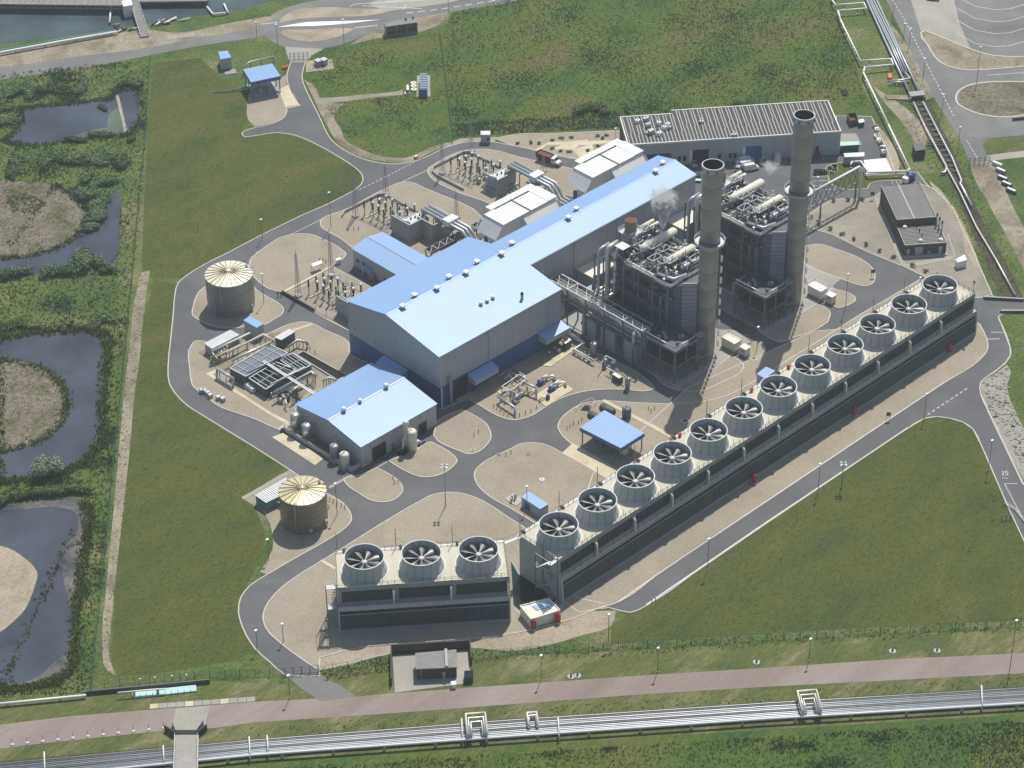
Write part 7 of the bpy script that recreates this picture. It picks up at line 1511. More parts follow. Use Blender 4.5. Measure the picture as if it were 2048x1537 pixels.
MB().add([(2.66,-1.0,2.66),(2.66,1.0,2.66),(3.03,1.0,1.98),(3.03,-1.0,1.98)], [(0,1,2,3)]).build('windscreen', 'window_glass', dt); MB().bx(1.8, 2.6, -1.17, -1.16, 1.9, 2.5).build('side_window', 'window_glass', dt)
MB().bx(4.3, 4.5, -1.1, 1.1, .55, 1.0).build('bumper', 'red_paint', dt)
for sx in (-3.4, -2.2, 3.4):
    for sy in (-1.05, 1.05): w = put('wheel', WH_, dt, (sx, sy, .5)); w.scale = (1.5, 1.5, 1.5); put('rim', HUB, w)
dt.location = (p.x, p.y, .05); dt.rotation_euler = (0, 0, a)
# blue and white trailer tanker behind the pump station
bt = thing('bowser_trailer', 'blue and white bowser trailer behind the brick pump station', 'trailer', (*S(1820,362)[:2], 0)); p = S(1820,362)
MB().tube([(p.x-1.6, p.y, 1.6), (p.x+1.6, p.y, 1.6)], .9, 14).build('tank', 'blue_paint', bt, True); MB().bx(p.x-3.2, p.x-1.8, p.y-.9, p.y+.9, .6, 2.3).build('pump_box', 'white_paint', bt); MB().bx(p.x-3.2, p.x+1.8, p.y-.9, p.y+.9, .5, .7).build('chassis', 'dark_steel', bt)
for sx in (-.8, .8):
    for sy in (-.9, .9): put('wheel', WH_, bt, (sx, sy, .35))
# people
def person(label, px, face, step):
    p, q = S(*px), S(*face); t = thing('person', label, 'person'); a = math.atan2(q.y-p.y, q.x-p.x)
    J = {'pel': (0,0,.95), 'che': (.02,0,1.32), 'nec': (.02,0,1.50), 'hea': (.04,0,1.64), 'top': (.04,0,1.76), 'hL': (0,.10,.92), 'kL': (.06*step,.11,.50), 'aL': (-.10*step,.11,.09), 'tL': (.06-.10*step,.12,.04), 'hR': (0,-.10,.92), 'kR': (-.02*step,-.11,.50), 'aR': (.16*step,-.11,.09), 'tR': (.32*step,-.12,.04), 'sL': (.02,.19,1.43), 'eL': (-.04*step,.26,1.15), 'wL': (.05*step,.27,.90), 'fL': (.08*step,.27,.80), 'sR': (.02,-.19,1.43), 'eR': (.05*step,-.26,1.15), 'wR': (.16*step,-.26,.92), 'fR': (.2*step,-.26,.82)}
    E_ = [('pel','che'),('che','nec'),('nec','hea'),('hea','top'),('pel','hL'),('hL','kL'),('kL','aL'),('aL','tL'),('pel','hR'),('hR','kR'),('kR','aR'),('aR','tR'),('che','sL'),('sL','eL'),('eL','wL'),('wL','fL'),('che','sR'),('sR','eR'),('eR','wR'),('wR','fR')]
    rad = {'pel': .15, 'che': .17, 'nec': .065, 'hea': .105, 'top': .07, 'hL': .10, 'hR': .10, 'kL': .065, 'kR': .065, 'aL': .05, 'aR': .05, 'tL': .045, 'tR': .045, 'sL': .075, 'sR': .075, 'eL': .05, 'eR': .05, 'wL': .038, 'wR': .038, 'fL': .03, 'fR': .03}
    names = list(J); me = bpy.data.meshes.new('body'); me.from_pydata([J[k] for k in names], [(names.index(i), names.index(j)) for i, j in E_], []); me.materials.append(MAT['cloth_navy'])
    o = put('body', me, t); sk_ = o.modifiers.new('skin', 'SKIN'); ss = o.modifiers.new('sub', 'SUBSURF'); ss.levels = 1; ss.render_levels = 1
    for i, k in enumerate(names): me.skin_vertices[0].data[i].radius = (rad[k], rad[k]); me.skin_vertices[0].data[i].use_root = (k == 'pel')
    MB().lathe(.05, 0, [(.02, 1.56), (.085, 1.60), (.098, 1.68), (.02, 1.70)], 10).build('face', 'skin', o); MB().lathe(.02, 0, [(.112, 1.66), (.11, 1.74), (.06, 1.79), (.02, 1.80)], 10).build('hair', 'hair', o)
    t.location = (p.x, p.y, .05); t.rotation_euler = (0, 0, a)
person('person in dark clothes walking the tank road, farther from the yard wall', (556, 594), (560, 580), 1.0); person('person in dark clothes walking the tank road, next to the yard wall', (562.5, 594), (566, 580), -1.0)
# ------------------------------------------------------------------ containers and clutter at the warehouse end
t, q = house_box('green_container', 'dark green container with mint roof beside the warehouse', 'container', [(1681,284),(1716,283),(1718,289.5),(1681,292)], 3.0, 'dark_green', 'mint')
t, q = house_box('grey_container', 'pale grey container beside the white slab', 'container', [(1688,307),(1728,305),(1728,313),(1690,314.5)], 3.0, 'trim_grey', 'galvanised')
sp_ = thing('open_skip', 'rusty open skip in the warehouse end yard', 'skip', (*S(1704,246)[:2], 0)); q = SP([(1694,240),(1710,237),(1715,250),(1700,254)])
for i in range(4): a, b = q[i], q[(i+1) % 4]; MB().bar((a.x, a.y, 1.2), (b.x, b.y, 1.2), .2, 2.2).build('skip_wall', 'dark_green' if i % 2 else 'rust', sp_)
MB().prism(q, .2, .9).build('skip_load', 'rust', sp_)
t, q = house_box('waste_bin', 'dark bin with pale lid beside the open skip', 'bin', [(1716,240),(1727,238),(1729,244),(1718,246)], 1.8, 'dark_green', 'white_paint')
for i, (a, b, m) in enumerate(((1750,256,'red_paint'),(1753,262,'pure_white'),(1752,275,'white_paint'),(1757,284,'pure_white'),(1760,290,'timber'),(1767,299,'blue_paint'),(1763,298,'yellow'),(1766,306,'galvanised'),(1766,312,'dark_steel'),(1755,279,'cream'))):
    p = S(a, b); t = thing('stored_item', f'stored pile on the warehouse yard edge, {ordn[i]} from the skip end', 'stored goods', (p.x, p.y, 0), group='stored goods along the yard edge'); s_ = RND.uniform(.4, .9); MB().box((p.x, p.y, .5), (2*s_, 1.3, .9), RND.uniform(0, 1.5)).build('stack_block', m, t); MB().box((p.x+.2, p.y, 1.05), (1.1*s_, .9, .2), RND.uniform(0, 1.5)).build('top_layer', RND.choice(('timber', 'white_paint', 'galvanised')), t)
# pipe bridge right of the far stack
pg = thing('pipe_bridge', 'white pipe on a dark lattice truss bridge right of the far stack', 'pipe bridge', (*S(1660,410)[:2], 0))
T0, T1 = S(1612, 395, 11.0), S(1718, 337, 11.0); B0, B1 = Vector((T0.x, T0.y, 6.0)), Vector((T1.x, T1.y, 6.0))
MB().tube([T0+Vector((0,0,.5)), T1+Vector((0,0,.5)), T1+Vector((.6,-.6,-.4)), T1+Vector((.6,-.6,-11))], .42, 10).build('pipe', 'white_paint', pg, True); MB().bar(B0, B1, .35, .4).build('bottom_chord', 'frame_steel', pg); MB().bar(T0, T1, .35, .3).build('top_chord', 'frame_steel', pg)
for i in range(9): a, b = T0.lerp(T1, i/9), T0.lerp(T1, (i+1)/9); c, d = B0.lerp(B1, i/9), B0.lerp(B1, (i+1)/9); MB().bar(a, d, .16).build('brace', 'frame_steel', pg); MB().bar(c, b, .16).build('brace', 'frame_steel', pg)
for f in (.3, .97): a = T0.lerp(T1, f); MB().bar((a.x-1, a.y-1, 0), (a.x, a.y, 6.1), .3).build('trestle_leg', 'frame_steel', pg); MB().bar((a.x+1, a.y+1, 0), (a.x, a.y, 6.1), .3).build('trestle_leg', 'frame_steel', pg)
# ------------------------------------------------------------------ pipelines on the right
h_ = 2.0
wp = thing('looped_pipeline', 'white elevated pipeline with square expansion loops down the field edge', 'pipeline', (*S(1700,100)[:2], 0))
PL = [(1667,-30),(1664,0),(1671,10.5),(1728,6),(1733,17),(1676,22),(1681,40),(1721,122),(1782,118),(1787,129.5),(1729,135),(1727,146),(1777,250),(1819,338),(1816,342),(1736,345.5),(1722,323),(1704,324),(1701,330)]
P = [S(a, b, h_) for a, b in PL]
for i, (a, b) in enumerate(zip(P, P[1:])):
    MB().tube([a, b], .30, 10).build('pipe_length', 'pure_white', wp, True)
    k = max(1, int((b-a).length/7))
    for j in range(k): q = a.lerp(b, (j+.3)/k); MB().bar((q.x, q.y, 0), (q.x, q.y, h_-.15), .22).build('support', 'frame_steel', wp); MB().bx(q.x-.3, q.x+.3, q.y-.3, q.y+.3, 0, .2).build('support_foot', 'white_paint', wp)
for p in P[1:-1]: MB().lathe(p.x, p.y, [(.02, h_-.32), (.24, h_-.22), (.33, h_), (.24, h_+.22), (.02, h_+.32)], 10).build('elbow', 'pure_white', wp, True)
def pipeline(label, pts, r, z, m='grey_pipe', step=9, group='pipelines by the right-hand road', cat='pipeline'):
    P = [S(a, b, z) for a, b in pts]; t = thing('pipeline', label, cat, tuple(flat(P[0])), group=group); MB().tube(P, r, 10).build('pipe', m, t, True)
    for a, b in zip(P, P[1:]):
        k = max(1, int((b-a).length/step))
        for j in range(k): q = a.lerp(b, (j+.5)/k); MB().box((q.x, q.y, (z-r)/2+.02), (.5, .5, max(.1, z-r+.04))).build('sleeper', 'concrete', t)
    return t
for i, (dx, r) in enumerate(((0, .38), (5, .3), (9, .3), (14, .34), (20, .34))):
    x = dx
    pipeline(f'grey pipeline in the upper bundle beside the road, {ordn[i]} from the field', [(1722+x,-40),(1733+x,0),(1776+x,90),(1800+x,145)] if i in (1, 2, 3) else [(1722+x,-40),(1733+x,0),(1774+x,90),(1820+x,188)], r, 1.0)
pipeline('grey pipe jog crossing the upper bundle', [(1775,162),(1805,160),(1820,157),(1810,145)], .25, 1.4, 'insulated_pipe'); pipeline('second grey pipe jog below the first', [(1778,165),(1818,163)], .22, 1.4, 'insulated_pipe')
pipeline('silver pipeline below the ditch crossing, field side', [(1827,205),(1848,250),(1893,334),(1890,345),(1880,346)], .32, .9, 'insulated_pipe'); pipeline('silver pipeline below the ditch crossing, middle', [(1832,215),(1852,260),(1902,352),(1920,385),(1953,455),(1992,520),(2030,590)], .28, .8, 'insulated_pipe'); pipeline('silver pipeline below the ditch crossing, road side', [(1846,204),(1880,270),(1905,318),(1923,362),(1920,367),(1944,412)], .32, 1.0, 'insulated_pipe')
for i in range(14):
    a, b = S(1838+i*5.2, 210+i*10.2, .5), S(1849+i*5.2, 209+i*10.2, .5); t = thing('pipe_sleeper', f'dark cross sleeper in the pipeline ditch, number {ordn[i] if i < 12 else ("thirteenth","fourteenth")[i-12]} from the crossing', 'sleeper', tuple(flat(a)), group='cross sleepers in the pipeline ditch'); MB().bar(a, b, .35, .3).build('beam', 'frame_steel', t); MB().bar((a.x, a.y, 0), (a.x, a.y, .5), .3).build('stub', 'concrete', t)
cr = thing('ditch_crossing', 'narrow concrete slab crossing over the pipeline ditch', 'bridge', (*S(1832,196)[:2], 0)); MB().prism(SP([(1816,193),(1846,190),(1850,199),(1820,202)]), 1.3, 1.7).build('deck', 'wall_concrete', cr); MB().prism(SP([(1770,192),(1816,193),(1820,202),(1775,200)]), .02, .4).build('ramp', 'dry_soil', cr)
for q in ((1820,203),(1849,200)): p = S(*q); MB().bar((p.x, p.y, 0), (p.x, p.y, 1.4), .6).build('abutment', 'wall_concrete', cr)
t, q = house_box('brick_hut', 'small dark brick hut in the pipeline verge', 'hut', [(1826,288),(1846,286),(1851,299),(1831,302)], 3.2, 'brick_brown', 'dark_steel')
t, q = house_box('orange_box', 'orange box beside the pipe jog', 'box', [(1776,147),(1783,147),(1784,155),(1777,156)], 1.4, 'orange', 'orange')
for i in range(2):
    a, b = S(1855, 287+i*4, .9), S(1902, 286+i*5, .9); t = thing('cross_pipe', ('upper', 'lower')[i]+' dark pipe crossing the twin pipelines by the brick hut', 'pipe', tuple(flat(a)), group='dark cross pipes'); MB().tube([a, b], .2, 8).build('pipe', 'dark_steel', t, True)
    for f in (.2, .8): q = a.lerp(b, f); MB().bar((q.x, q.y, 0), (q.x, q.y, .8), .2).build('support', 'frame_steel', t)
# dark kerb blocks along the road on the right
bk = thing('kerb_block', '', 'block'); MB().prism([(-.75,-.35),(.75,-.35),(.75,.35),(-.75,.35)], 0, .8).build('block_body', 'dark_steel', bk); MB().prism([(-.6,-.25),(.6,-.25),(.6,.25),(-.6,.25)], .8, .9).build('block_top', 'concrete', bk)
for j, (x0, y0, n) in enumerate(((1972,598.5,9), (2006,626,6))):
    for i in range(n):
        p = S(x0+i*8.8, y0+(.5*i if j == 0 else 0)); place(bk, (p.x, p.y, .03), R(-43), f"dark concrete block on the {'far' if j == 0 else 'near'} side of the right-hand lane, {ordn[i]} from the tower", 'dark blocks lining the right-hand lane')
drop(bk)
jb = thing('jersey_barrier', 'long dark barrier at the right edge of the lot', 'barrier', (*S(2040,240)[:2], 0)); a, b = S(2025,241), S(2075,236); MB().bar((a.x, a.y, .5), (b.x, b.y, .5), .7, 1.0).build('barrier_body', 'dark_steel', jb); MB().bar((a.x, a.y, 1.04), (b.x, b.y, 1.04), .3, .08).build('barrier_top', 'concrete', jb)
for i, (a, b, m) in enumerate(((1994,332,'white_paint'),(2001,345,'trim_grey'),(2005,360,'dark_steel'),(2013,372,'dark_steel'),(2022,385,'dark_steel'))):
    p = S(a, b); t = thing('stored_beam', f'stored beam bundle along the service path, {ordn[i]} from the gate', 'beam', (p.x, p.y, 0), group='beam bundles along the service path'); MB().box((p.x, p.y, .6), (1.1, 3.4, 1.0), R(2)).build('bundle', m, t); MB().box((p.x, p.y, 1.15), (.9, 3.0, .1), R(2)).build('cover', 'galvanised', t)
# ------------------------------------------------------------------ gates, fences
def gate(label, a, b, h, n=4, z=.05):
    A, B = S(*a), S(*b); t = thing('site_gate', label, 'gate', tuple(flat(A)), group='wire mesh site gates')
    for i in range(n+1): p = A.lerp(B, i/n); MB().bar((p.x, p.y, 0), (p.x, p.y, h+.2), .14).build('post', 'frame_steel', t)
    for k in (.15, h*.5, h): MB().bar((A.x, A.y, k), (B.x, B.y, k), .08).build('rail', 'frame_steel', t)
    m = MB(); q = int((B-A).length/.5)
    for i in range(q): p = A.lerp(B, (i+.5)/q); m.bar((p.x, p.y, .15), (p.x, p.y, h), .035)
    stuff(m.build('bar', 'frame_steel', t))
gate('mesh gate across the upper driveway', (580,121), (616,119), 2.6); gate('mesh gate across the lower driveway', (570,1350), (637,1345), 2.4); gate('mesh gate at the head of the service path', (1939,331), (1978,328), 2.6); gate('mesh gate on the lane at the lawn corner', (2003,1040), (2021,1042), 1.6, 2)
wire_fence('long green wire fence between the ponds and the lawn', [S(*p) for p in ((301,122),(289,300),(280,384),(265,559),(245,766),(225,955),(207,1150),(181,1388))], 2.4, 3.6, 'fence_green')
wire_fence('green wire fence between the meadow and the wide field', [S(*p) for p in ((724,90),(880,68),(892,160),(906,275))], 2.4, 3.6, 'fence_green'); wire_fence('green wire fence along the field edge behind the warehouse', [S(*p) for p in ((906,275),(985,266),(1235,252),(1250,246))], 2.4, 3.6, 'fence_green')
wire_fence('green wire fence along the lower lawn edge, from the lower gate to the brick substation', [S(*p) for p in ((637,1346),(782,1322))], 2.2, 3.6, 'fence_green'); wire_fence('green wire fence along the lower lawn edge, right of the brick substation', [S(*p) for p in ((944,1318),(1060,1306),(1500,1282),(1700,1270),(2060,1250),(2300,1236))], 2.2, 3.6, 'fence_green'); wire_fence('green wire fence along the lower lawn edge, left of the lower gate', [S(*p) for p in ((181,1388),(240,1370),(420,1355),(570,1350))], 2.2, 3.6, 'fence_green')
wire_fence('white wire railing at the lane corner by the stone paving', [S(*p) for p in ((2008,1008),(2030,1022),(2060,1060))], 1.2, 3.0, 'white_paint')
# ------------------------------------------------------------------ brick road side: substation, pipes, bridge, basin
bs = thing('brick_substation', 'brown brick substation with grey roof inside the dark walled court', 'substation', (*S(872,1345)[:2], 0)); q = [S(*p, 3.6) for p in ((832,1307),(911,1300),(913,1334),(833,1338))]
MB().prism(q, 0, 3.3).build('brick_wall', 'brick_brown', bs); c = sum(q, Vector((0,0,0)))/4; MB().prism([c+(p-c)*1.04 for p in q], 3.3, 3.6).build('roof_slab', 'grey_timber', bs)
f = lambda s_, t_: q[0].lerp(q[1], s_).lerp(q[3].lerp(q[2], s_), t_); MB().prism([f(.72, -.02), f(.79, -.02), f(.79, 1.02), f(.72, 1.02)], 3.6, 4.2).build('roof_duct', 'concrete', bs); on_face(bs, q, 2, .36, .28, .1, 2.1, 'door', 'galvanised'); on_face(bs, q, 2, .9, .885, .1, 3.3, 'downpipe', 'galvanised')
cw_ = seg_wall('court_wall', 'tall dark retaining wall round the brick substation court', [S(*p) for p in ((783,1372),(783,1306),(940,1296),(943,1330))], 2.6, .35, 'brick_dark', 6); slab([(785,1312),(938,1301),(942,1366),(790,1386)], 'pale_concrete', .06)
t, q = house_box('court_bin', 'dark open bin at the end of the substation court', 'bin', [(929,1342),(946,1341),(946,1355),(928,1357)], 1.8, 'dark_green', 'soot'); t, q = house_box('meter_box', 'small white meter box beside the brick road', 'box', [(902,1363),(912,1362),(912,1369),(902,1370)], 1.4, 'white_paint', 'pure_white')
for i in range(12):     # pale slabs along the road edge
    a, b = 300+i*17.6, 1409-i*1.25; o = struct(MB().prism(SP([(a,b),(a+16.6,b-1.2),(a+16.6,b+8.4),(a,b+9.8)]), .02, .10).build('kerb_slab', 'pale_concrete' if i % 4 else 'yard_concrete'))
for i in range(5):
    a, b = 334+i*11.2, 72-i*1.6; struct(MB().prism(SP([(a,b),(a+10.6,b-1.4),(a+12,b+7.4),(a+1.5,b+9)]), .02, .10).build('kerb_slab', 'pale_concrete'))
bpz = [(1.6, .34, 'white_paint', 'white'), (1.0, .26, 'grey_pipe', 'grey'), (1.0, .26, 'grey_pipe', 'grey'), (1.0, .22, 'grey_pipe', 'grey'), (.9, .2, 'rust_steel', 'brownish'), (1.0, .26, 'grey_pipe', 'grey'), (1.0, .2, 'galvanised', 'silver'), (1.0, .24, 'grey_pipe', 'grey'), (.9, .16, 'rust_steel', 'rusty'), (1.0, .18, 'galvanised', 'silver')]
for i, (z, r, m, cname) in enumerate(bpz):
    f = i/(len(bpz)-1)
    lo = [(-60,1568),(512,1510),(1024,1473),(1536,1438),(2200,1398)]; hi = [(-60,1534),(512,1481),(1024,1441),(1536,1407),(2200,1368)]
    pts = [(a[0], a[1]*(1-f)+b[1]*f) for a, b in zip(lo, hi)]
    pipeline(f'{cname} pipe in the long bundle below the brick road, {ordn[i]} from the lower side', pts, r, z, m, 12, 'pipes in the bundle below the brick road')
def pipe_loops(label, x, y, n, w, dpt, h=3.2):
    """nested upright expansion loops standing over the bundle"""
    t = thing('expansion_loop', label, 'pipe loop', (*S(x, y)[:2], 0), group='expansion loops over the pipe bundle')
    d = (S(1536,1404)-S(1024,1438)).normalized(); nn = Vector((-d.y, d.x, 0)); o = flat(S(x, y))
    for i in range(n):
        k = 1-.22*i; a, b = o-d*w*k/2-nn*dpt*.5, o+d*w*k/2-nn*dpt*.5; a2, b2 = o-d*w*k/2+nn*dpt*(.5-.18*i), o+d*w*k/2+nn*dpt*(.5-.18*i); z0 = 1.0; z1 = h-.25*i
        MB().tube([a+Vector((0,0,z0)), a+Vector((0,0,z1)), a2+Vector((0,0,z1)), b2+Vector((0,0,z1)), b+Vector((0,0,z1)), b+Vector((0,0,z0))], .22 if i == 0 else .16, 8).build('loop_pipe', 'cream' if i == 0 else 'insulated_pipe', t, True)
    for s_ in (-.5, .5):
        p = o+d*w*s_+nn*dpt*.3; MB().bar((p.x, p.y, 0), (p.x, p.y, h-.2), .2).build('support', 'frame_steel', t)
    return t
pipe_loops('pale nested pipe loops over the bundle near the middle', 953, 1466, 3, 4.6, 6.5); pipe_loops('pale nested pipe loops over the bundle farther right', 1617, 1420, 3, 4.6, 6.5); pipe_loops('small pipe loop over the bundle right of the middle', 1065, 1452, 2, 2.2, 4.0, 2.4)
for i, (x, y0, y1) in enumerate(((500,1474,1512),(536,1472,1502),(925,1438,1475),(1118,1436,1470),(1965,1372,1410),(328,1492,1520),(90,1505,1545))):
    a, b = S(x, y1, 2.0), S(x-2, y0, 2.0); t = thing('stile_pipe', f'white cross pipe over the long bundle, {ordn[i]} listed from the bridge', 'cross pipe', tuple(flat(a)), group='white cross pipes over the bundle'); MB().tube([Vector((a.x, a.y, .8)), a, b, Vector((b.x, b.y, .8))], .14, 8).build('pipe', 'white_paint', t, True); MB().bar((a.x, a.y, 0), (a.x, a.y, .9), .25).build('foot', 'concrete', t)
bg = thing('road_bridge', 'pale concrete bridge over the pipe bundle at lower left', 'bridge', (*S(372,1500)[:2], 0)); MB().prism(SP([(352,1470),(394,1470),(392,1570),(348,1570)], 2.2), 1.7, 2.2).build('deck', 'pale_concrete', bg); MB().prism(SP([(345,1452),(408,1452),(394,1472),(352,1472)]), .04, 1.9).build('ramp', 'pale_concrete', bg)
for a, b in (((350,1472),(346,1570)), ((396,1472),(394,1570))): A_, B_ = S(*a, 2.2), S(*b, 2.2); MB().bar(A_+Vector((0,0,1)), B_+Vector((0,0,1)), .08).build('handrail', 'galvanised', bg); MB().bar(A_+Vector((0,0,.1)), B_+Vector((0,0,.1)), .35, .35).build('kerb_beam', 'concrete', bg); [MB().bar(A_.lerp(B_, f_), A_.lerp(B_, f_)+Vector((0,0,1)), .08).build('rail_post', 'galvanised', bg) for f_ in (0, .25, .5, .75, 1)]
for a, b in (((330,1462),(350,1474)), ((414,1460),(396,1474))): A_, B_ = S(*a), S(*b); MB().bar((A_.x, A_.y, .9), (B_.x, B_.y, .9), .3, 1.8).build('wing_wall', 'brick_dark', bg)
pipeline('white pipe along the lower left ditch', [(-40,1412),(172,1391)], .32, .9, 'pure_white', 10, 'white pipes at the lower left'); pipeline('thin white pipe over the pale green basin', [(235,1386),(300,1380),(330,1378)], .2, 1.6, 'pure_white', 10, 'white pipes at the lower left'); pipeline('white pipe along the quay at the upper left', [(-60,116),(0,106),(120,84),(235,64)], .5, 1.0, 'white_paint', 10, 'white pipes at the quay'); pipeline('thin green pipe along the quay at the upper left', [(-60,110),(0,101),(120,79),(230,61)], .25, 1.2, 'teal', 10, 'white pipes at the quay')
gb = thing('green_basin', 'shallow pale green basin with dark side along the lower fence', 'basin', (*S(330,1385)[:2], 0)); MB().prism(SP([(264,1386),(392,1372),(394,1384),(266,1398)]), .03, .35).build('basin_floor', 'mint', gb); a, b = S(170,1390), S(420,1366); MB().bar((a.x, a.y, .6), (b.x, b.y, .6), .4, 1.2).build('dark_wall', 'dark_steel', gb)
for i in range(11): a = S(268+i*12.6, 1397-i*1.3); MB().bar((a.x, a.y, 0), (a.x, a.y, 1.2), .1).build('rail_post', 'galvanised', gb)
for i, (a, b) in enumerate(((281,1367),(311,1364),(345,1361),(374,1359))): p = S(a, b); t = thing('marker_post', f'white marker post above the pale green basin, {ordn[i]} from the fence', 'marker', (p.x, p.y, 0), group='white marker posts'); MB().box((p.x, p.y, 1.2), (.4, .3, .7)).build('plate', 'pure_white', t); MB().bar((p.x, p.y, 0), (p.x, p.y, .9), .08).build('post', 'frame_steel', t)
for i in range(11):
    p = S(25+i*30.3, 1490-i*3.3); t = thing('road_reflector', f'thin reflector post on the lower road edge, {ordn[i]} from the frame side', 'reflector post', (p.x, p.y, 0), group='reflector posts on the lower road'); MB().bar((p.x, p.y, 0), (p.x, p.y, 2.0), .08).build('post', 'frame_steel', t); MB().bx(p.x-.3, p.x+.3, p.y-.3, p.y+.3, 0, .25).build('foot', 'white_paint', t)
for i, (a, b) in enumerate(((1155,1352),(1142,1354),(1513,1325),(1874,1302),(1785,1303))): p = S(a, b); t = thing('verge_valve', f'small dark valve marker on the verge, {ordn[i]} from the pump house', 'valve', (p.x, p.y, 0), group='valve markers on the verge'); MB().cyl(p.x, p.y, 0, .9, .25, n=8).build('valve', 'dark_steel', t, True); MB().cyl(p.x, p.y, 0, .12, .9, n=12).build('pad', 'concrete', t)
# signs
for i, (a, b, lb, m) in enumerate(((1776,842,'dark sign board on two posts by the outer road','dark_steel'),(1745,556,'dark sign board on the gravel tip by the far stack','dark_steel'),(1744,400,'slim dark sign at the corner of the bush gravel','dark_steel'))):
    p = S(a, b); t = thing('sign_board', lb, 'sign', (p.x, p.y, 0)); MB().box((p.x, p.y, 2.3), (1.2, .1, 1.2), R(-43)).build('board', m, t)
    for s_ in (-.4, .4): MB().bar((p.x+s_*.73, p.y-s_*.68, 0), (p.x+s_*.73, p.y-s_*.68, 2.0), .08).build('post', 'frame_steel', t)
wsck = thing('windsock', 'red and white windsock pole on the far end of the long tower', 'windsock', (143.6, -41.2, ZD)); MB().cyl(143.6, -41.2, ZD, ZD+4.2, .07, n=6).build('pole', 'lattice', wsck); MB().cyl(143.6, -41.2, ZD+3.0, ZD+3.7, .3, .26, n=10).build('sock_white', 'pure_white', wsck); MB().cyl(143.6, -41.2, ZD+3.7, ZD+4.3, .36, .3, n=10).build('sock_red', 'red_paint', wsck)
# ------------------------------------------------------------------ quay at the upper left
jt = thing('wooden_jetty', 'long grey timber wharf over the harbour water', 'jetty', (*S(120,6)[:2], 0)); A_, B_ = S(-60,4,3.0), S(262,8,3.0); dd = (B_-A_).normalized(); nn = Vector((-dd.y, dd.x, 0))
nb = 26
for i in range(nb): a, b = A_.lerp(B_, i/nb)+dd*.05, A_.lerp(B_, (i+1)/nb)-dd*.05; MB().prism([a-nn*1.5, b-nn*1.5, b+nn*9, a+nn*9], 2.7, 3.0).build('deck_board', 'grey_timber', jt)
MB().bar(A_-nn*1.7+Vector((0,0,.1)), B_-nn*1.7+Vector((0,0,.1)), .35, .4).build('edge_beam', 'timber', jt)
for i in range(22): p = A_.lerp(B_, (i+.5)/22)-nn*1.6; MB().bar((p.x, p.y, -.5), (p.x, p.y, 2.9), .45).build('pile', 'dark_steel', jt)
MB().bar(A_-nn*1.6-Vector((0,0,1.2)), B_-nn*1.6-Vector((0,0,1.2)), .4, .5).build('waler', 'grey_timber', jt)
gw = thing('gangway', 'narrow timber gangway from quay road to the wharf', 'gangway', (*S(290,50)[:2], 0)); A_, B_ = S(266,-4,3.0), S(290,74,.4); dd = (B_-A_).normalized(); nn = Vector((-dd.y, dd.x, 0))
for i in range(14): a, b = A_.lerp(B_, i/14), A_.lerp(B_, (i+.95)/14); MB().bar(a, b, 3.0, .2).build('plank_bay', 'grey_timber', gw)
for s_ in (-1.5, 1.5):
    MB().bar(A_+nn*s_+Vector((0,0,1.1)), B_+nn*s_+Vector((0,0,1.1)), .08).build('handrail', 'galvanised', gw)
    for f_ in (.1, .35, .6): p = A_.lerp(B_, f_)+nn*s_; MB().bar((p.x, p.y, -.4), (p.x, p.y, p.z), .4).build('pile', 'dark_steel', gw)
t, q = house_box('quay_hut', 'white roofed hut at the wharf end of the gangway', 'hut', [(243,2),(262,0),(265,10),(247,13)], 4.6, 'white_paint', 'pure_white')
qc = thing('second_wharf', 'dark wharf edge at the top of the harbour', 'jetty', (*S(340,-4)[:2], 0)); MB().prism(SP([(272,-14),(420,-22),(414,2),(274,4)], 2.4), 1.8, 2.4).build('deck', 'grey_timber', qc)
for i in range(7): p = S(280+i*20, 5-i*.4); MB().bar((p.x, p.y, -.4), (p.x, p.y, 2.0), .5).build('pile', 'dark_steel', qc)
for i, pts in enumerate((([(219,46),(222,14)]), ([(414,14),(426,29),(452,26)]), ([(448,8),(456,26)]))):
    P = [S(a, b, .8) for a, b in pts]; t = thing('mooring_boom', ('white boom beside the gangway', 'white angled boom at the slipway', 'short white boom at the slipway')[i], 'boom', tuple(flat(P[0])), group='white booms in the harbour'); MB().tube(P, .35, 8).build('boom', 'white_paint', t, True); MB().bar((P[0].x, P[0].y, -.5), (P[0].x, P[0].y, 1.0), .5).build('pile', 'dark_steel', t)
rn = random.Random(8)
for i in range(16):
    a, b = (rn.uniform(228, 275), rn.uniform(52, 66)) if i < 7 else (rn.uniform(300, 380), rn.uniform(42, 52)); p = S(a, b); side = 'left' if i < 7 else 'right'
    t = thing('quay_gear', f'pale pile of quay pipes and gear {side} of the gangway', 'quay gear', (p.x, p.y, 0), group=f'quay gear {side} of the gangway'); L = rn.uniform(1.5, 5); an = rn.uniform(-.6, .6); m_ = rn.choice(('white_paint', 'cream', 'galvanised', 'dark_steel', 'timber'))
    MB().tube([(p.x-L/2*math.cos(an), p.y-L/2*math.sin(an), .5), (p.x+L/2*math.cos(an), p.y+L/2*math.sin(an), .7)], rn.uniform(.2, .45), 8).build('pipe', m_, t, True); MB().box((p.x, p.y, .3), (1.0, .8, .6), an).build('block', rn.choice(('dark_steel', 'timber', 'rust')), t)
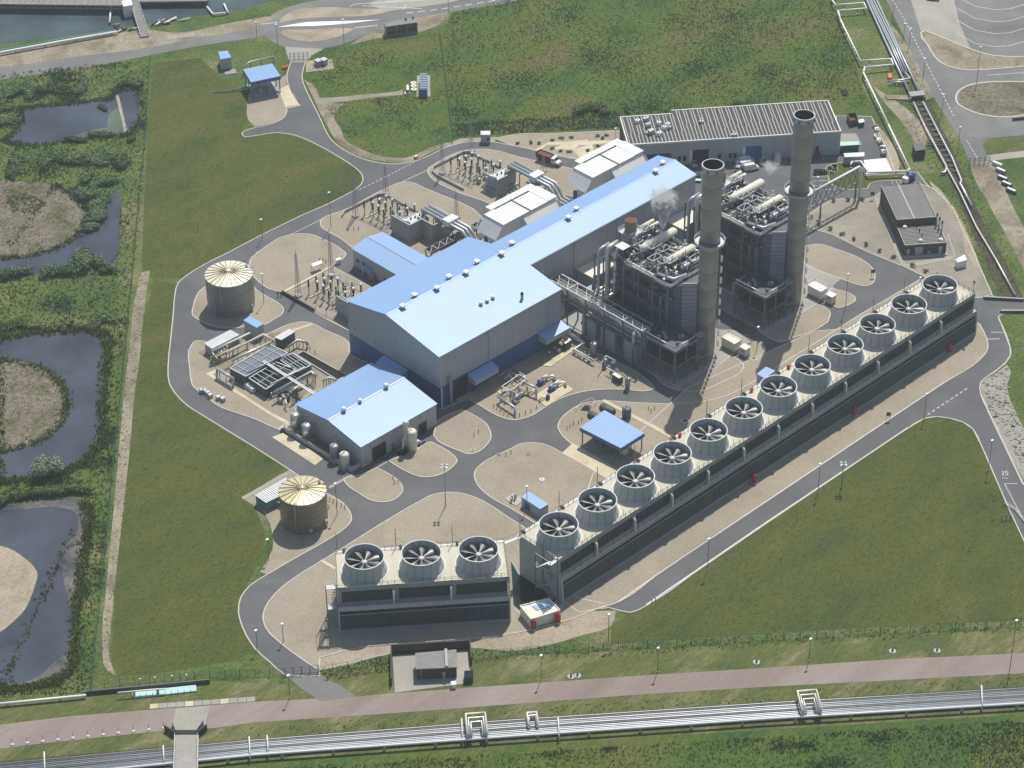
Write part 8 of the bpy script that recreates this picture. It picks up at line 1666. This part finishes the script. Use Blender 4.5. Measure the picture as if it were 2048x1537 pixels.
# concrete shelter by the oval junction
cs = thing('concrete_shelter', 'dark concrete shelter with three open bays by the oval junction', 'shelter', (*S(800,60)[:2], 0)); q = [S(*p, 4.0) for p in ((768,46),(832,34),(835,45),(771,54))]
c = sum(q, Vector((0,0,0)))/4; MB().prism(q, 3.6, 4.0).build('roof_slab', 'grey_timber', cs); fq = [c+(p-c)*.97 for p in q]
MB().bar(Vector((fq[0].x, fq[0].y, 1.8)), Vector((fq[1].x, fq[1].y, 1.8)), .3, 3.6).build('back_wall', 'wall_concrete', cs)
for i in range(4): a, b = fq[0].lerp(fq[1], i/3), fq[3].lerp(fq[2], i/3); MB().bar(Vector((a.x, a.y, 1.8)), Vector((b.x, b.y, 1.8)), .3, 3.6).build('cross_wall', 'wall_concrete', cs)
for f_ in (.62, .85): p = q[0].lerp(q[1], f_); MB().cyl(p.x, p.y-1, 4.0, 4.8, .35, n=10).build('roof_vent', 'dark_steel', cs)
for i, (a, b) in enumerate(((571,137),(1341+500,0))):
    if i: break
    p = S(a, b); t = thing('orange_barrier', 'small orange barrier beside the upper driveway', 'barrier', (p.x, p.y, 0)); MB().box((p.x, p.y, .5), (2.2, 1.2, .6), R(20)).build('barrier_body', 'orange', t); MB().box((p.x, p.y, .9), (1.4, .8, .2), R(40)).build('barrier_top', 'red_paint', t)
p = S(832, 317); t = thing('orange_barrier', 'small orange barrier with white top at the upper road bend', 'barrier', (p.x, p.y, 0)); MB().box((p.x, p.y, .4), (1.4, .8, .7), R(20)).build('barrier_body', 'orange', t); MB().box((p.x, p.y, .85), (1.0, .6, .2), R(20)).build('barrier_top', 'pure_white', t)
p = S(635, 533); t = thing('small_shelter', 'white roofed little shelter on the mast gravel', 'shelter', (p.x, p.y, 0)); q = [S(*a, 2.4) for a in ((622,528),(642,521),(646,526),(626,534))]; MB().prism(q, 2.25, 2.4).build('roof', 'pure_white', t)
for a in q: MB().bar((a.x, a.y, 0), (a.x, a.y, 2.3), .12).build('post', 'galvanised', t)
t, q = house_box('switch_box', 'white box on the tip of the mast gravel', 'box', [(671,518),(680,515),(682,519),(673,522)], 1.6, 'white_paint', 'pure_white')
# ------------------------------------------------------------------ vegetation
VR = random.Random(21)
def leaf_cloud(mb, c, rx, ry, rz, n, s):
    """many small leaf faces spread through lumpy lobes"""
    lobes = [(VR.uniform(-.55, .55)*rx, VR.uniform(-.55, .55)*ry, VR.uniform(-.1, .5)*rz, VR.uniform(.4, .62)) for _ in range(max(4, int(3+rx)))]
    for i in range(n):
        lx, ly, lz, lr = VR.choice(lobes)
        while True:
            a, b, d = VR.uniform(-1, 1), VR.uniform(-1, 1), VR.uniform(-.7, 1); q = a*a+b*b+d*d
            if .25 < q < 1: break
        p = Vector((c[0]+lx+a*lr*rx, c[1]+ly+b*lr*ry, max(.08, c[2]+lz+d*lr*rz)))
        nrm = Vector((a+VR.uniform(-.6, .6), b+VR.uniform(-.6, .6), d+VR.uniform(-.2, 1.0)))
        if nrm.length < .1: nrm = Vector((0, 0, 1))
        nrm.normalize(); t = nrm.orthogonal().normalized(); u = nrm.cross(t); k = s*VR.uniform(.6, 1.3); t, u = t*k, u*k*VR.uniform(.5, .9)
        mb.add([p-t, p-u, p+t, p+u], [(0, 1, 2, 3)])
def shrub(name, label, px, rx, ry, h, n, m, group, cat='shrub', s=.28, trunk=.35, yellow=0):
    p = S(*px); t = thing(name, label, cat, (p.x, p.y, 0), VR.uniform(0, 6), group=group)
    mb = MB(); leaf_cloud(mb, (0, 0, h*.45), rx, ry, h*.55, n, s); me = mb.mesh('foliage', m); put('crown', me, t)
    if yellow:
        mb = MB(); leaf_cloud(mb, (0, 0, h*.62), rx*.9, ry*.9, h*.45, yellow, .16); put('blossom', mb.mesh('blossom', 'flower_yellow'), t)
    tr = MB(); tr.tube([(0, 0, 0), (.1, .05, h*.3), (.05, -.1, h*.6)], trunk*.35, 6)
    for k in range(5): a = k*1.26; tr.tube([(.05, 0, h*.2), (rx*.35*math.cos(a), ry*.35*math.sin(a), h*.5), (rx*.6*math.cos(a), ry*.6*math.sin(a), h*.75)], trunk*.16, 5)
    put('trunk', tr.mesh('trunk', 'bark'), t)
    return t
G1 = 'willow shrubs round the ponds'
W = [((97,948),4.6,4.2,6.0,2600,'leaf_silver','round silvery green tree between the two lower ponds'),
 ((190,398),4.2,6.0,3.0,1500,'leaf_willow','willow clump in the upper pond channel, top of four'),((196,420),4.0,6.0,3.2,1600,'leaf_willow','willow clump in the upper pond channel, second of four'),((196,442),3.6,5.0,3.0,1400,'leaf_willow','willow clump in the upper pond channel, third of four'),((186,462),2.6,3.6,2.6,900,'leaf_willow','willow clump in the upper pond channel, lowest of four'),
 ((165,536),6.5,4.0,4.6,2200,'leaf_willow','broad willow mound below the upper pond channel'),((196,532),3.2,2.6,3.0,900,'leaf_willow','smaller willow beside the broad mound'),((135,545),3.5,2.4,2.8,900,'leaf_dark','dark shrub left of the broad willow mound'),((102,550),4.0,2.6,3.0,1000,'leaf_willow','willow shrub on the south bank, middle of the row'),((40,550),4.6,2.6,3.2,1200,'leaf_willow','willow shrub on the south bank near the frame edge'),((8,556),3.5,2.4,2.8,800,'leaf_dark','dark shrub at the frame edge below the upper pond'),((215,546),3.6,2.2,2.2,700,'leaf_dark','low dark shrub right of the willow mound'),
 ((20,192),7.0,3.0,2.4,1500,'leaf_willow','long willow belt above the top pond, left part'),((60,186),7.0,3.0,2.6,1500,'leaf_willow','long willow belt above the top pond, second part'),((105,182),7.0,3.0,2.4,1500,'leaf_dark','long willow belt above the top pond, third part'),((160,180),6.0,2.6,2.2,1200,'leaf_willow','long willow belt above the top pond, right part'),((248,172),3.0,2.0,2.2,600,'leaf_dark','dark shrub at the top corner of the top pond'),((275,172),2.4,3.0,2.4,700,'leaf_willow','willow by the fence at the top pond'),((10,215),5.0,5.0,2.4,1300,'leaf_willow','willow mass left of the top pond, upper'),((18,245),4.0,4.0,2.2,1000,'leaf_willow','willow mass left of the top pond, lower'),((205,216),1.6,1.4,1.4,260,'leaf_dark','small dark bush standing in the top pond, left one'),((213,222),1.2,1.2,1.2,200,'leaf_dark','small dark bush standing in the top pond, right one'),((200,272),5.0,2.0,1.8,900,'leaf_willow','bank shrub below the top pond, middle'),((150,282),5.0,1.6,1.6,700,'leaf_dark','bank shrub below the top pond, left'),((262,283),2.4,1.6,1.6,400,'leaf_dark','bank shrub below the top pond, right corner'),
 ((40,330),8.0,4.0,2.6,1900,'leaf_willow','willow thicket between the upper ponds, left part'),((90,325),8.0,4.0,2.8,2000,'leaf_willow','willow thicket between the upper ponds, second part'),((140,322),8.0,4.0,2.8,2000,'leaf_willow','willow thicket between the upper ponds, third part'),((195,325),7.0,4.0,2.6,1700,'leaf_willow','willow thicket between the upper ponds, fourth part'),((245,330),4.5,3.0,2.4,1000,'leaf_dark','willow thicket between the upper ponds, fence end'),((20,348),6.0,2.0,1.8,900,'leaf_dark','low dark thicket above the heath islet, left'),((180,355),6.0,2.6,2.2,1100,'leaf_willow','willow clump above the pond channel'),((215,368),4.0,3.0,2.4,900,'leaf_willow','willow clump at the channel head'),
 ((30,655),6.0,2.2,2.0,1000,'leaf_dark','bank shrub above the middle pond, left'),((80,657),6.0,2.0,2.0,1000,'leaf_reed','bank shrub above the middle pond, second'),((130,652),6.0,2.2,2.4,1100,'leaf_reed','bank shrub above the middle pond, third'),((190,652),4.0,2.2,2.0,700,'leaf_dark','bank shrub above the middle pond, right corner'),((215,642),4.0,2.2,2.0,700,'leaf_willow','bank shrub beside the fence above the middle pond'),((212,685),2.2,2.2,1.4,400,'leaf_dark','bank shrub at the corner of the middle pond'),
 ((20,995),6.0,1.8,2.2,1000,'leaf_dark','dark hedge above the lowest pond, left part'),((65,993),6.0,1.8,2.4,1000,'leaf_dark','dark hedge above the lowest pond, second part'),((110,989),6.0,1.8,2.6,1000,'leaf_dark','dark hedge above the lowest pond, third part'),((155,986),5.0,1.8,2.4,900,'leaf_dark','dark hedge above the lowest pond, right part'),
 ((1160,222),5.0,2.6,2.4,900,'leaf_dark','yellow flowered dark bush in the field above the garden, left',),((1195,222),5.0,2.6,2.4,900,'leaf_dark','yellow flowered dark bush in the field above the garden, right'),((1210,228),3.0,2.0,1.8,400,'leaf_olive','grey olive bush beside the yellow flowered bushes'),((1255,224),2.6,1.6,1.4,300,'leaf_dark','small dark bush left of the warehouse roof corner'),((1470,212),3.0,1.6,1.6,400,'leaf_dark','yellow flowered bush behind the warehouse roof, left'),((1500,210),3.0,1.6,1.6,400,'leaf_dark','dark bush behind the warehouse roof, right'),((1688,188),1.6,1.4,1.2,220,'leaf_olive','small olive bush in the field corner near the looped pipeline')]
for px, rx, ry, h, n, m, lb in W:
    shrub('willow_shrub' if 'tree' not in lb else 'willow_tree', lb, px, rx, ry, h, n, m, G1 if px[0] < 300 else 'field bushes', 'shrub' if 'tree' not in lb else 'tree', s=.30, yellow=60 if 'yellow' in lb else 0)
for i, (a, b) in enumerate(((1668,404),(1726,401),(1697,403),(1620,438),(1636,450),(1662,460),(1684,471),(1706,480),(1732,492),(1758,504),(1786,516),(1825,534),(1851,545))):
    shrub('round_bush', f"small round olive bush on the right-hand gravel, {(ordn+['thirteenth'])[i]} counted along the bed edge", (a, b), .95, .95, 1.3, 200, 'leaf_olive', 'small round bushes on the right-hand gravel', s=.14, trunk=.2)
for i, (a, b) in enumerate(((1035,289),(1104,282),(1122,279),(1141,277),(1194,274),(1214,272),(1105,299),(1122,303),(1138,306),(1196,294),(1062,287),(1079,289),(1206,279),(1176,303))):
    shrub('garden_shrub', f"low grey green garden shrub above the plant road, {(ordn+['thirteenth','fourteenth'])[i]} planted", (a, b), 1.1, .8, .9, 150, 'leaf_olive', 'low shrubs in the garden bed', s=.15, trunk=.15)
# reeds, tussocks and weeds: nobody could count these
def inside(x, y, poly):
    c = False; j = len(poly)-1
    for i in range(len(poly)):
        (xi, yi), (xj, yj) = poly[i], poly[j]
        if (yi > y) != (yj > y) and x < (xj-xi)*(y-yi)/(yj-yi)+xi: c = not c
        j = i
    return c
def blades(mb, p, h, k, w):
    for _ in range(k):
        a = VR.uniform(0, 6.28); d = VR.uniform(.1, .7)*h; q = Vector((p.x+VR.uniform(-.5, .5)*w, p.y+VR.uniform(-.5, .5)*w, p.z)); s_ = .16*h+.05
        t = Vector((math.cos(a), math.sin(a), 0)); n = Vector((-t.y, t.x, 0))
        mb.add([q-n*s_, q+n*s_, q+t*d+Vector((0, 0, h*VR.uniform(.6, 1.1)))], [(0, 1, 2)])
def tufts(name, label, poly, n, h, m, k=4, holes=(), clump=None, cat='grass'):
    xs, ys = [p[0] for p in poly], [p[1] for p in poly]; mb = MB(); cnt = 0; cs = None
    if clump: cs = [(VR.uniform(min(xs), max(xs)), VR.uniform(min(ys), max(ys)), VR.uniform(.5, 1.5)) for _ in range(clump[0])]
    while cnt < n:
        if cs: cx, cy, cr = VR.choice(cs); x, y = VR.gauss(cx, clump[1]*cr), VR.gauss(cy, clump[1]*.5*cr)
        else: x, y = VR.uniform(min(xs), max(xs)), VR.uniform(min(ys), max(ys))
        cnt += 1
        if not inside(x, y, poly) or any(inside(x, y, q) for q in holes): continue
        hh = h*VR.uniform(.5, 1.4); blades(mb, S(x, y), hh, k, hh)
    o = mb.build(name, m); tag(o, label, cat, kind='stuff'); return o
PONDS = [[(5,284),(22,268),(42,244),(36,217),(50,211),(135,214),(235,192),(252,175),(276,180),(276,250),(255,271),(180,277),(47,290)], [(-20,519),(120,494),(172,449),(167,411),(136,380),(240,388),(239,490),(215,536),(-20,548)], [(-20,678),(140,663),(204,669),(211,734),(196,897),(127,944),(-20,966)], [(-20,1012),(152,997),(179,1026),(163,1150),(147,1280),(115,1358),(-20,1380)], [(-30,362),(112,371),(176,431),(151,474),(37,515),(-30,518)]]
LEFT = [(-20,150),(300,120),(285,400),(265,560),(245,766),(225,955),(207,1150),(182,1385),(-20,1400)]
tufts('rough_vegetation', 'rough tussocky grass and weeds between the ponds', LEFT, 15000, .55, 'leaf_reed', 4, PONDS); tufts('rough_vegetation', 'darker weed patches between the ponds', LEFT, 9000, .7, 'leaf_willow', 4, PONDS, clump=(70, 14)); tufts('rough_vegetation', 'scattered yellow wildflowers between the ponds', LEFT, 1500, .3, 'flower_yellow', 3, PONDS, clump=(26, 8))
tufts('heather', 'low brown heather on the upper islet', [(-20,366),(112,374),(170,430),(148,470),(37,512),(-20,515)], 900, .32, 'leaf_heather', 3); tufts('heather', 'low brown heather on the middle islet', [(-20,724),(85,742),(128,800),(108,852),(40,890),(-20,900)], 800, .32, 'leaf_heather', 3); tufts('heather', 'green grass patch on the upper islet', [(10,392),(60,388),(92,408),(70,430),(20,425)], 700, .4, 'leaf_reed', 4)
def fringe(label, px, n, h, m, w=1.6):
    P = chaikin(SP(px), 2); mb = MB()
    for i in range(n):
        k = VR.randrange(len(P)-1); p = P[k].lerp(P[k+1], VR.random())+Vector((VR.gauss(0, w*.5), VR.gauss(0, w*.5), 0)); blades(mb, p, h*VR.uniform(.5, 1.3), 4, h)
    tag(mb.build('reeds', m), label, 'reeds', kind='stuff')
fringe('reeds along the bank of the lowest pond', [(170,1010),(179,1028),(172,1080),(160,1166),(147,1280),(138,1345),(90,1370),(0,1380)], 1600, .9, 'leaf_reed'); fringe('reeds round the middle pond', [(0,676),(65,666),(140,661),(190,660),(208,672),(212,734),(205,818),(197,895),(157,932),(80,956),(0,965)], 2200, 1.0, 'leaf_reed'); fringe('grass fringe round the middle islet', [(0,720),(85,738),(126,778),(133,820),(84,880),(0,905)], 900, .7, 'leaf_reed'); fringe('grass fringe round the upper islet', [(0,518),(75,509),(150,474),(176,431),(150,394),(112,371)], 900, .6, 'leaf_olive'); fringe('reeds round the top pond', [(8,284),(42,244),(36,217),(97,211),(155,206),(222,198),(237,178),(276,178),(277,250),(255,272),(180,278),(47,291)], 1500, .8, 'leaf_willow')
FIELD = [(886,66),(905,270),(1235,245),(1242,232),(1660,200),(1740,222),(1668,0),(1640,-20),(1060,-10),(905,26)]
tufts('rough_vegetation', 'long grass tufts across the wide field', FIELD, 9000, .45, 'leaf_reed', 3); tufts('rough_vegetation', 'darker grass swathes across the wide field', FIELD, 14000, .5, 'leaf_willow', 3, clump=(60, 34)); tufts('rough_vegetation', 'weedy strip behind the garden fence', [(906,275),(905,250),(1235,225),(1240,255)], 1800, .7, 'leaf_willow', 4)
tufts('rough_vegetation', 'grass tufts on the meadow by the blue container', [(640,100),(884,70),(900,285),(830,312),(760,318),(690,270),(612,150)], 5000, .4, 'leaf_willow', 3, holes=[[(628,194),(806,178),(806,192),(640,210)], [(830,146),(864,146),(864,196),(806,196),(806,164)]], clump=(60, 20))
tufts('rough_vegetation', 'grass tufts on the lower verge and far field', [(420,1545),(1000,1510),(2060,1440),(2060,1540),(420,1545)], 5000, .45, 'leaf_reed', 3); tufts('rough_vegetation', 'darker weeds on the far field below the pipes', [(420,1545),(1000,1510),(2060,1440),(2060,1545)], 4500, .6, 'leaf_willow', 3, clump=(40, 22)); tufts('rough_vegetation', 'weeds along the lower fence', [(640,1340),(780,1312),(780,1345),(650,1362)], 700, .4, 'leaf_reed', 3); tufts('rough_vegetation', 'weeds along the fence by the brick road', [(945,1300),(1220,1290),(2060,1236),(2060,1262),(1220,1312),(945,1325)], 3200, .4, 'leaf_olive', 3); tufts('rough_vegetation', 'dry tufts along the sandy track', [(284,545),(300,541),(287,634),(272,766),(247,1018),(232,1150),(219,1315),(205,1300),(225,1043),(250,768),(270,596)], 1300, .35, 'leaf_olive', 3); tufts('rough_vegetation', 'weeds along the pipeline ditch', [(1752,30),(1775,40),(1860,190),(1935,330),(2040,560),(2000,590),(1890,400),(1790,200)], 3600, .45, 'leaf_reed', 3); tufts('rough_vegetation', 'weeds over the trench banks of the pipe bundle', [(420,1462),(1024,1418),(2060,1352),(2060,1372),(1024,1438),(500,1478)], 2200, .4, 'leaf_olive', 3)
tufts('rough_vegetation', 'short tufts over the right lawn', [(1262,1230),(1382,1158),(1682,954),(1816,864),(1873,840),(1926,850),(1998,980),(2047,1090),(2060,1235),(1700,1254),(1224,1284)], 6000, .22, 'leaf_olive', 3); tufts('rough_vegetation', 'short tufts over the left lawn', [(310,560),(345,624),(336,768),(410,838),(570,940),(490,1000),(528,1065),(478,1200),(480,1245),(505,1302),(300,1348),(240,1350),(225,1300),(260,893)], 5000, .22, 'leaf_olive', 3); tufts('rough_vegetation', 'short tufts over the upper left lawn', [(304,128),(400,118),(498,235),(589,275),(720,350),(700,383),(510,478),(310,560),(288,400)], 5000, .22, 'leaf_olive', 3)
# stones of the paved verge and rubble in the grass bed
def scatter_stones(label, poly, n, r):
    xs, ys = [p[0] for p in poly], [p[1] for p in poly]; mb = MB()
    for _ in range(n):
        x, y = VR.uniform(min(xs), max(xs)), VR.uniform(min(ys), max(ys))
        if not inside(x, y, poly): continue
        p = S(x, y); s_ = r*VR.uniform(.6, 1.3); mb.box((p.x, p.y, .1), (s_, s_*VR.uniform(.6, 1), .3), VR.uniform(0, 3))
    tag(mb.build('rubble', 'stone_rubble'), label, 'stones', kind='stuff')
scatter_stones('rubble stones in the grass bed by the parking bays', [(1655,338),(1665,330),(1676,332),(1672,350),(1660,352)], 160, .7); scatter_stones('loose stones of the paved verge by the lane', [(1964,766),(2014,732),(2020,800),(2060,900),(2045,930),(1980,822)], 500, .7)
# ------------------------------------------------------------------ steam
def steam(label, px, z, d, dens, seed):
    p = S(*px, z); o = MB().bx(-d[0]/2, d[0]/2, -d[1]/2, d[1]/2, 0, d[2]).build('steam', 'pure_white'); o.location = (p.x, p.y, z)
    m = bpy.data.materials.new('steam_'+str(seed)); m.use_nodes = True; n, l = nodes_of(m); n.remove(n['Principled BSDF']); v = n.new('ShaderNodeVolumePrincipled'); v.inputs['Color'].default_value = (1, 1, 1, 1); v.inputs['Anisotropy'].default_value = .2
    tc = n.new('ShaderNodeTexCoord'); nz = n.new('ShaderNodeTexNoise'); nz.inputs['Scale'].default_value = .55; nz.inputs['Detail'].default_value = 5; nz.noise_dimensions = '4D'; nz.inputs['W'].default_value = seed; l.new(tc.outputs['Object'], nz.inputs['Vector'])
    sx = n.new('ShaderNodeSeparateXYZ'); l.new(tc.outputs['Generated'], sx.inputs[0])
    # distance from a rising axis that widens with height
    def mth(op, a, b=None):
        k = n.new('ShaderNodeMath'); k.operation = op
        for i, q in enumerate((a, b)):
            if q is None: continue
            if isinstance(q, (int, float)): k.inputs[i].default_value = q
            else: l.new(q, k.inputs[i])
        return k.outputs[0]
    dx, dy = mth('SUBTRACT', sx.outputs[0], .5), mth('SUBTRACT', sx.outputs[1], .5); r2 = mth('SQRT', mth('ADD', mth('MULTIPLY', dx, dx), mth('MULTIPLY', dy, dy)))
    wd = mth('ADD', mth('MULTIPLY', mth('POWER', sx.outputs[2], 1.2), .38), .07); edge = mth('SUBTRACT', 1.0, mth('DIVIDE', r2, wd)); top = mth('MULTIPLY', mth('SUBTRACT', 1.0, sx.outputs[2]), 3.0)
    den = mth('MULTIPLY', mth('MAXIMUM', mth('MINIMUM', mth('ADD', edge, mth('MULTIPLY', mth('SUBTRACT', nz.outputs[0], .5), 3.2)), mth('MINIMUM', top, 1.0)), 0.0), dens)
    l.new(den, v.inputs['Density']); l.new(v.outputs[0], n['Material Output'].inputs['Volume']); o.data.materials.clear(); o.data.materials.append(m); tag(o, label, 'steam', kind='stuff')
steam('white steam cloud rising from the nearer boiler roof', (1326, 460), 26.5, (10, 10, 12.5), 2.2, 3.0); steam('thin wisp of steam over the farther boiler roof', (1540, 352), 27.0, (8, 8, 4.5), .8, 9.0)
# ------------------------------------------------------------------ aerial haze
HAZE = .00011
hz = MB().bx(-6100, 6100, -6100, 6100, -1.0, 424.0).build('haze', 'pure_white'); m = bpy.data.materials.new('haze'); m.use_nodes = True; n, l = nodes_of(m); n.remove(n['Principled BSDF']); v = n.new('ShaderNodeVolumePrincipled'); v.inputs['Color'].default_value = (.86, .92, 1.0, 1); v.inputs['Density'].default_value = HAZE; v.inputs['Anisotropy'].default_value = .3
l.new(v.outputs[0], n['Material Output'].inputs['Volume']); hz.data.materials.clear(); hz.data.materials.append(m); tag(hz, 'pale summer haze over the whole plant', 'haze', kind='stuff')
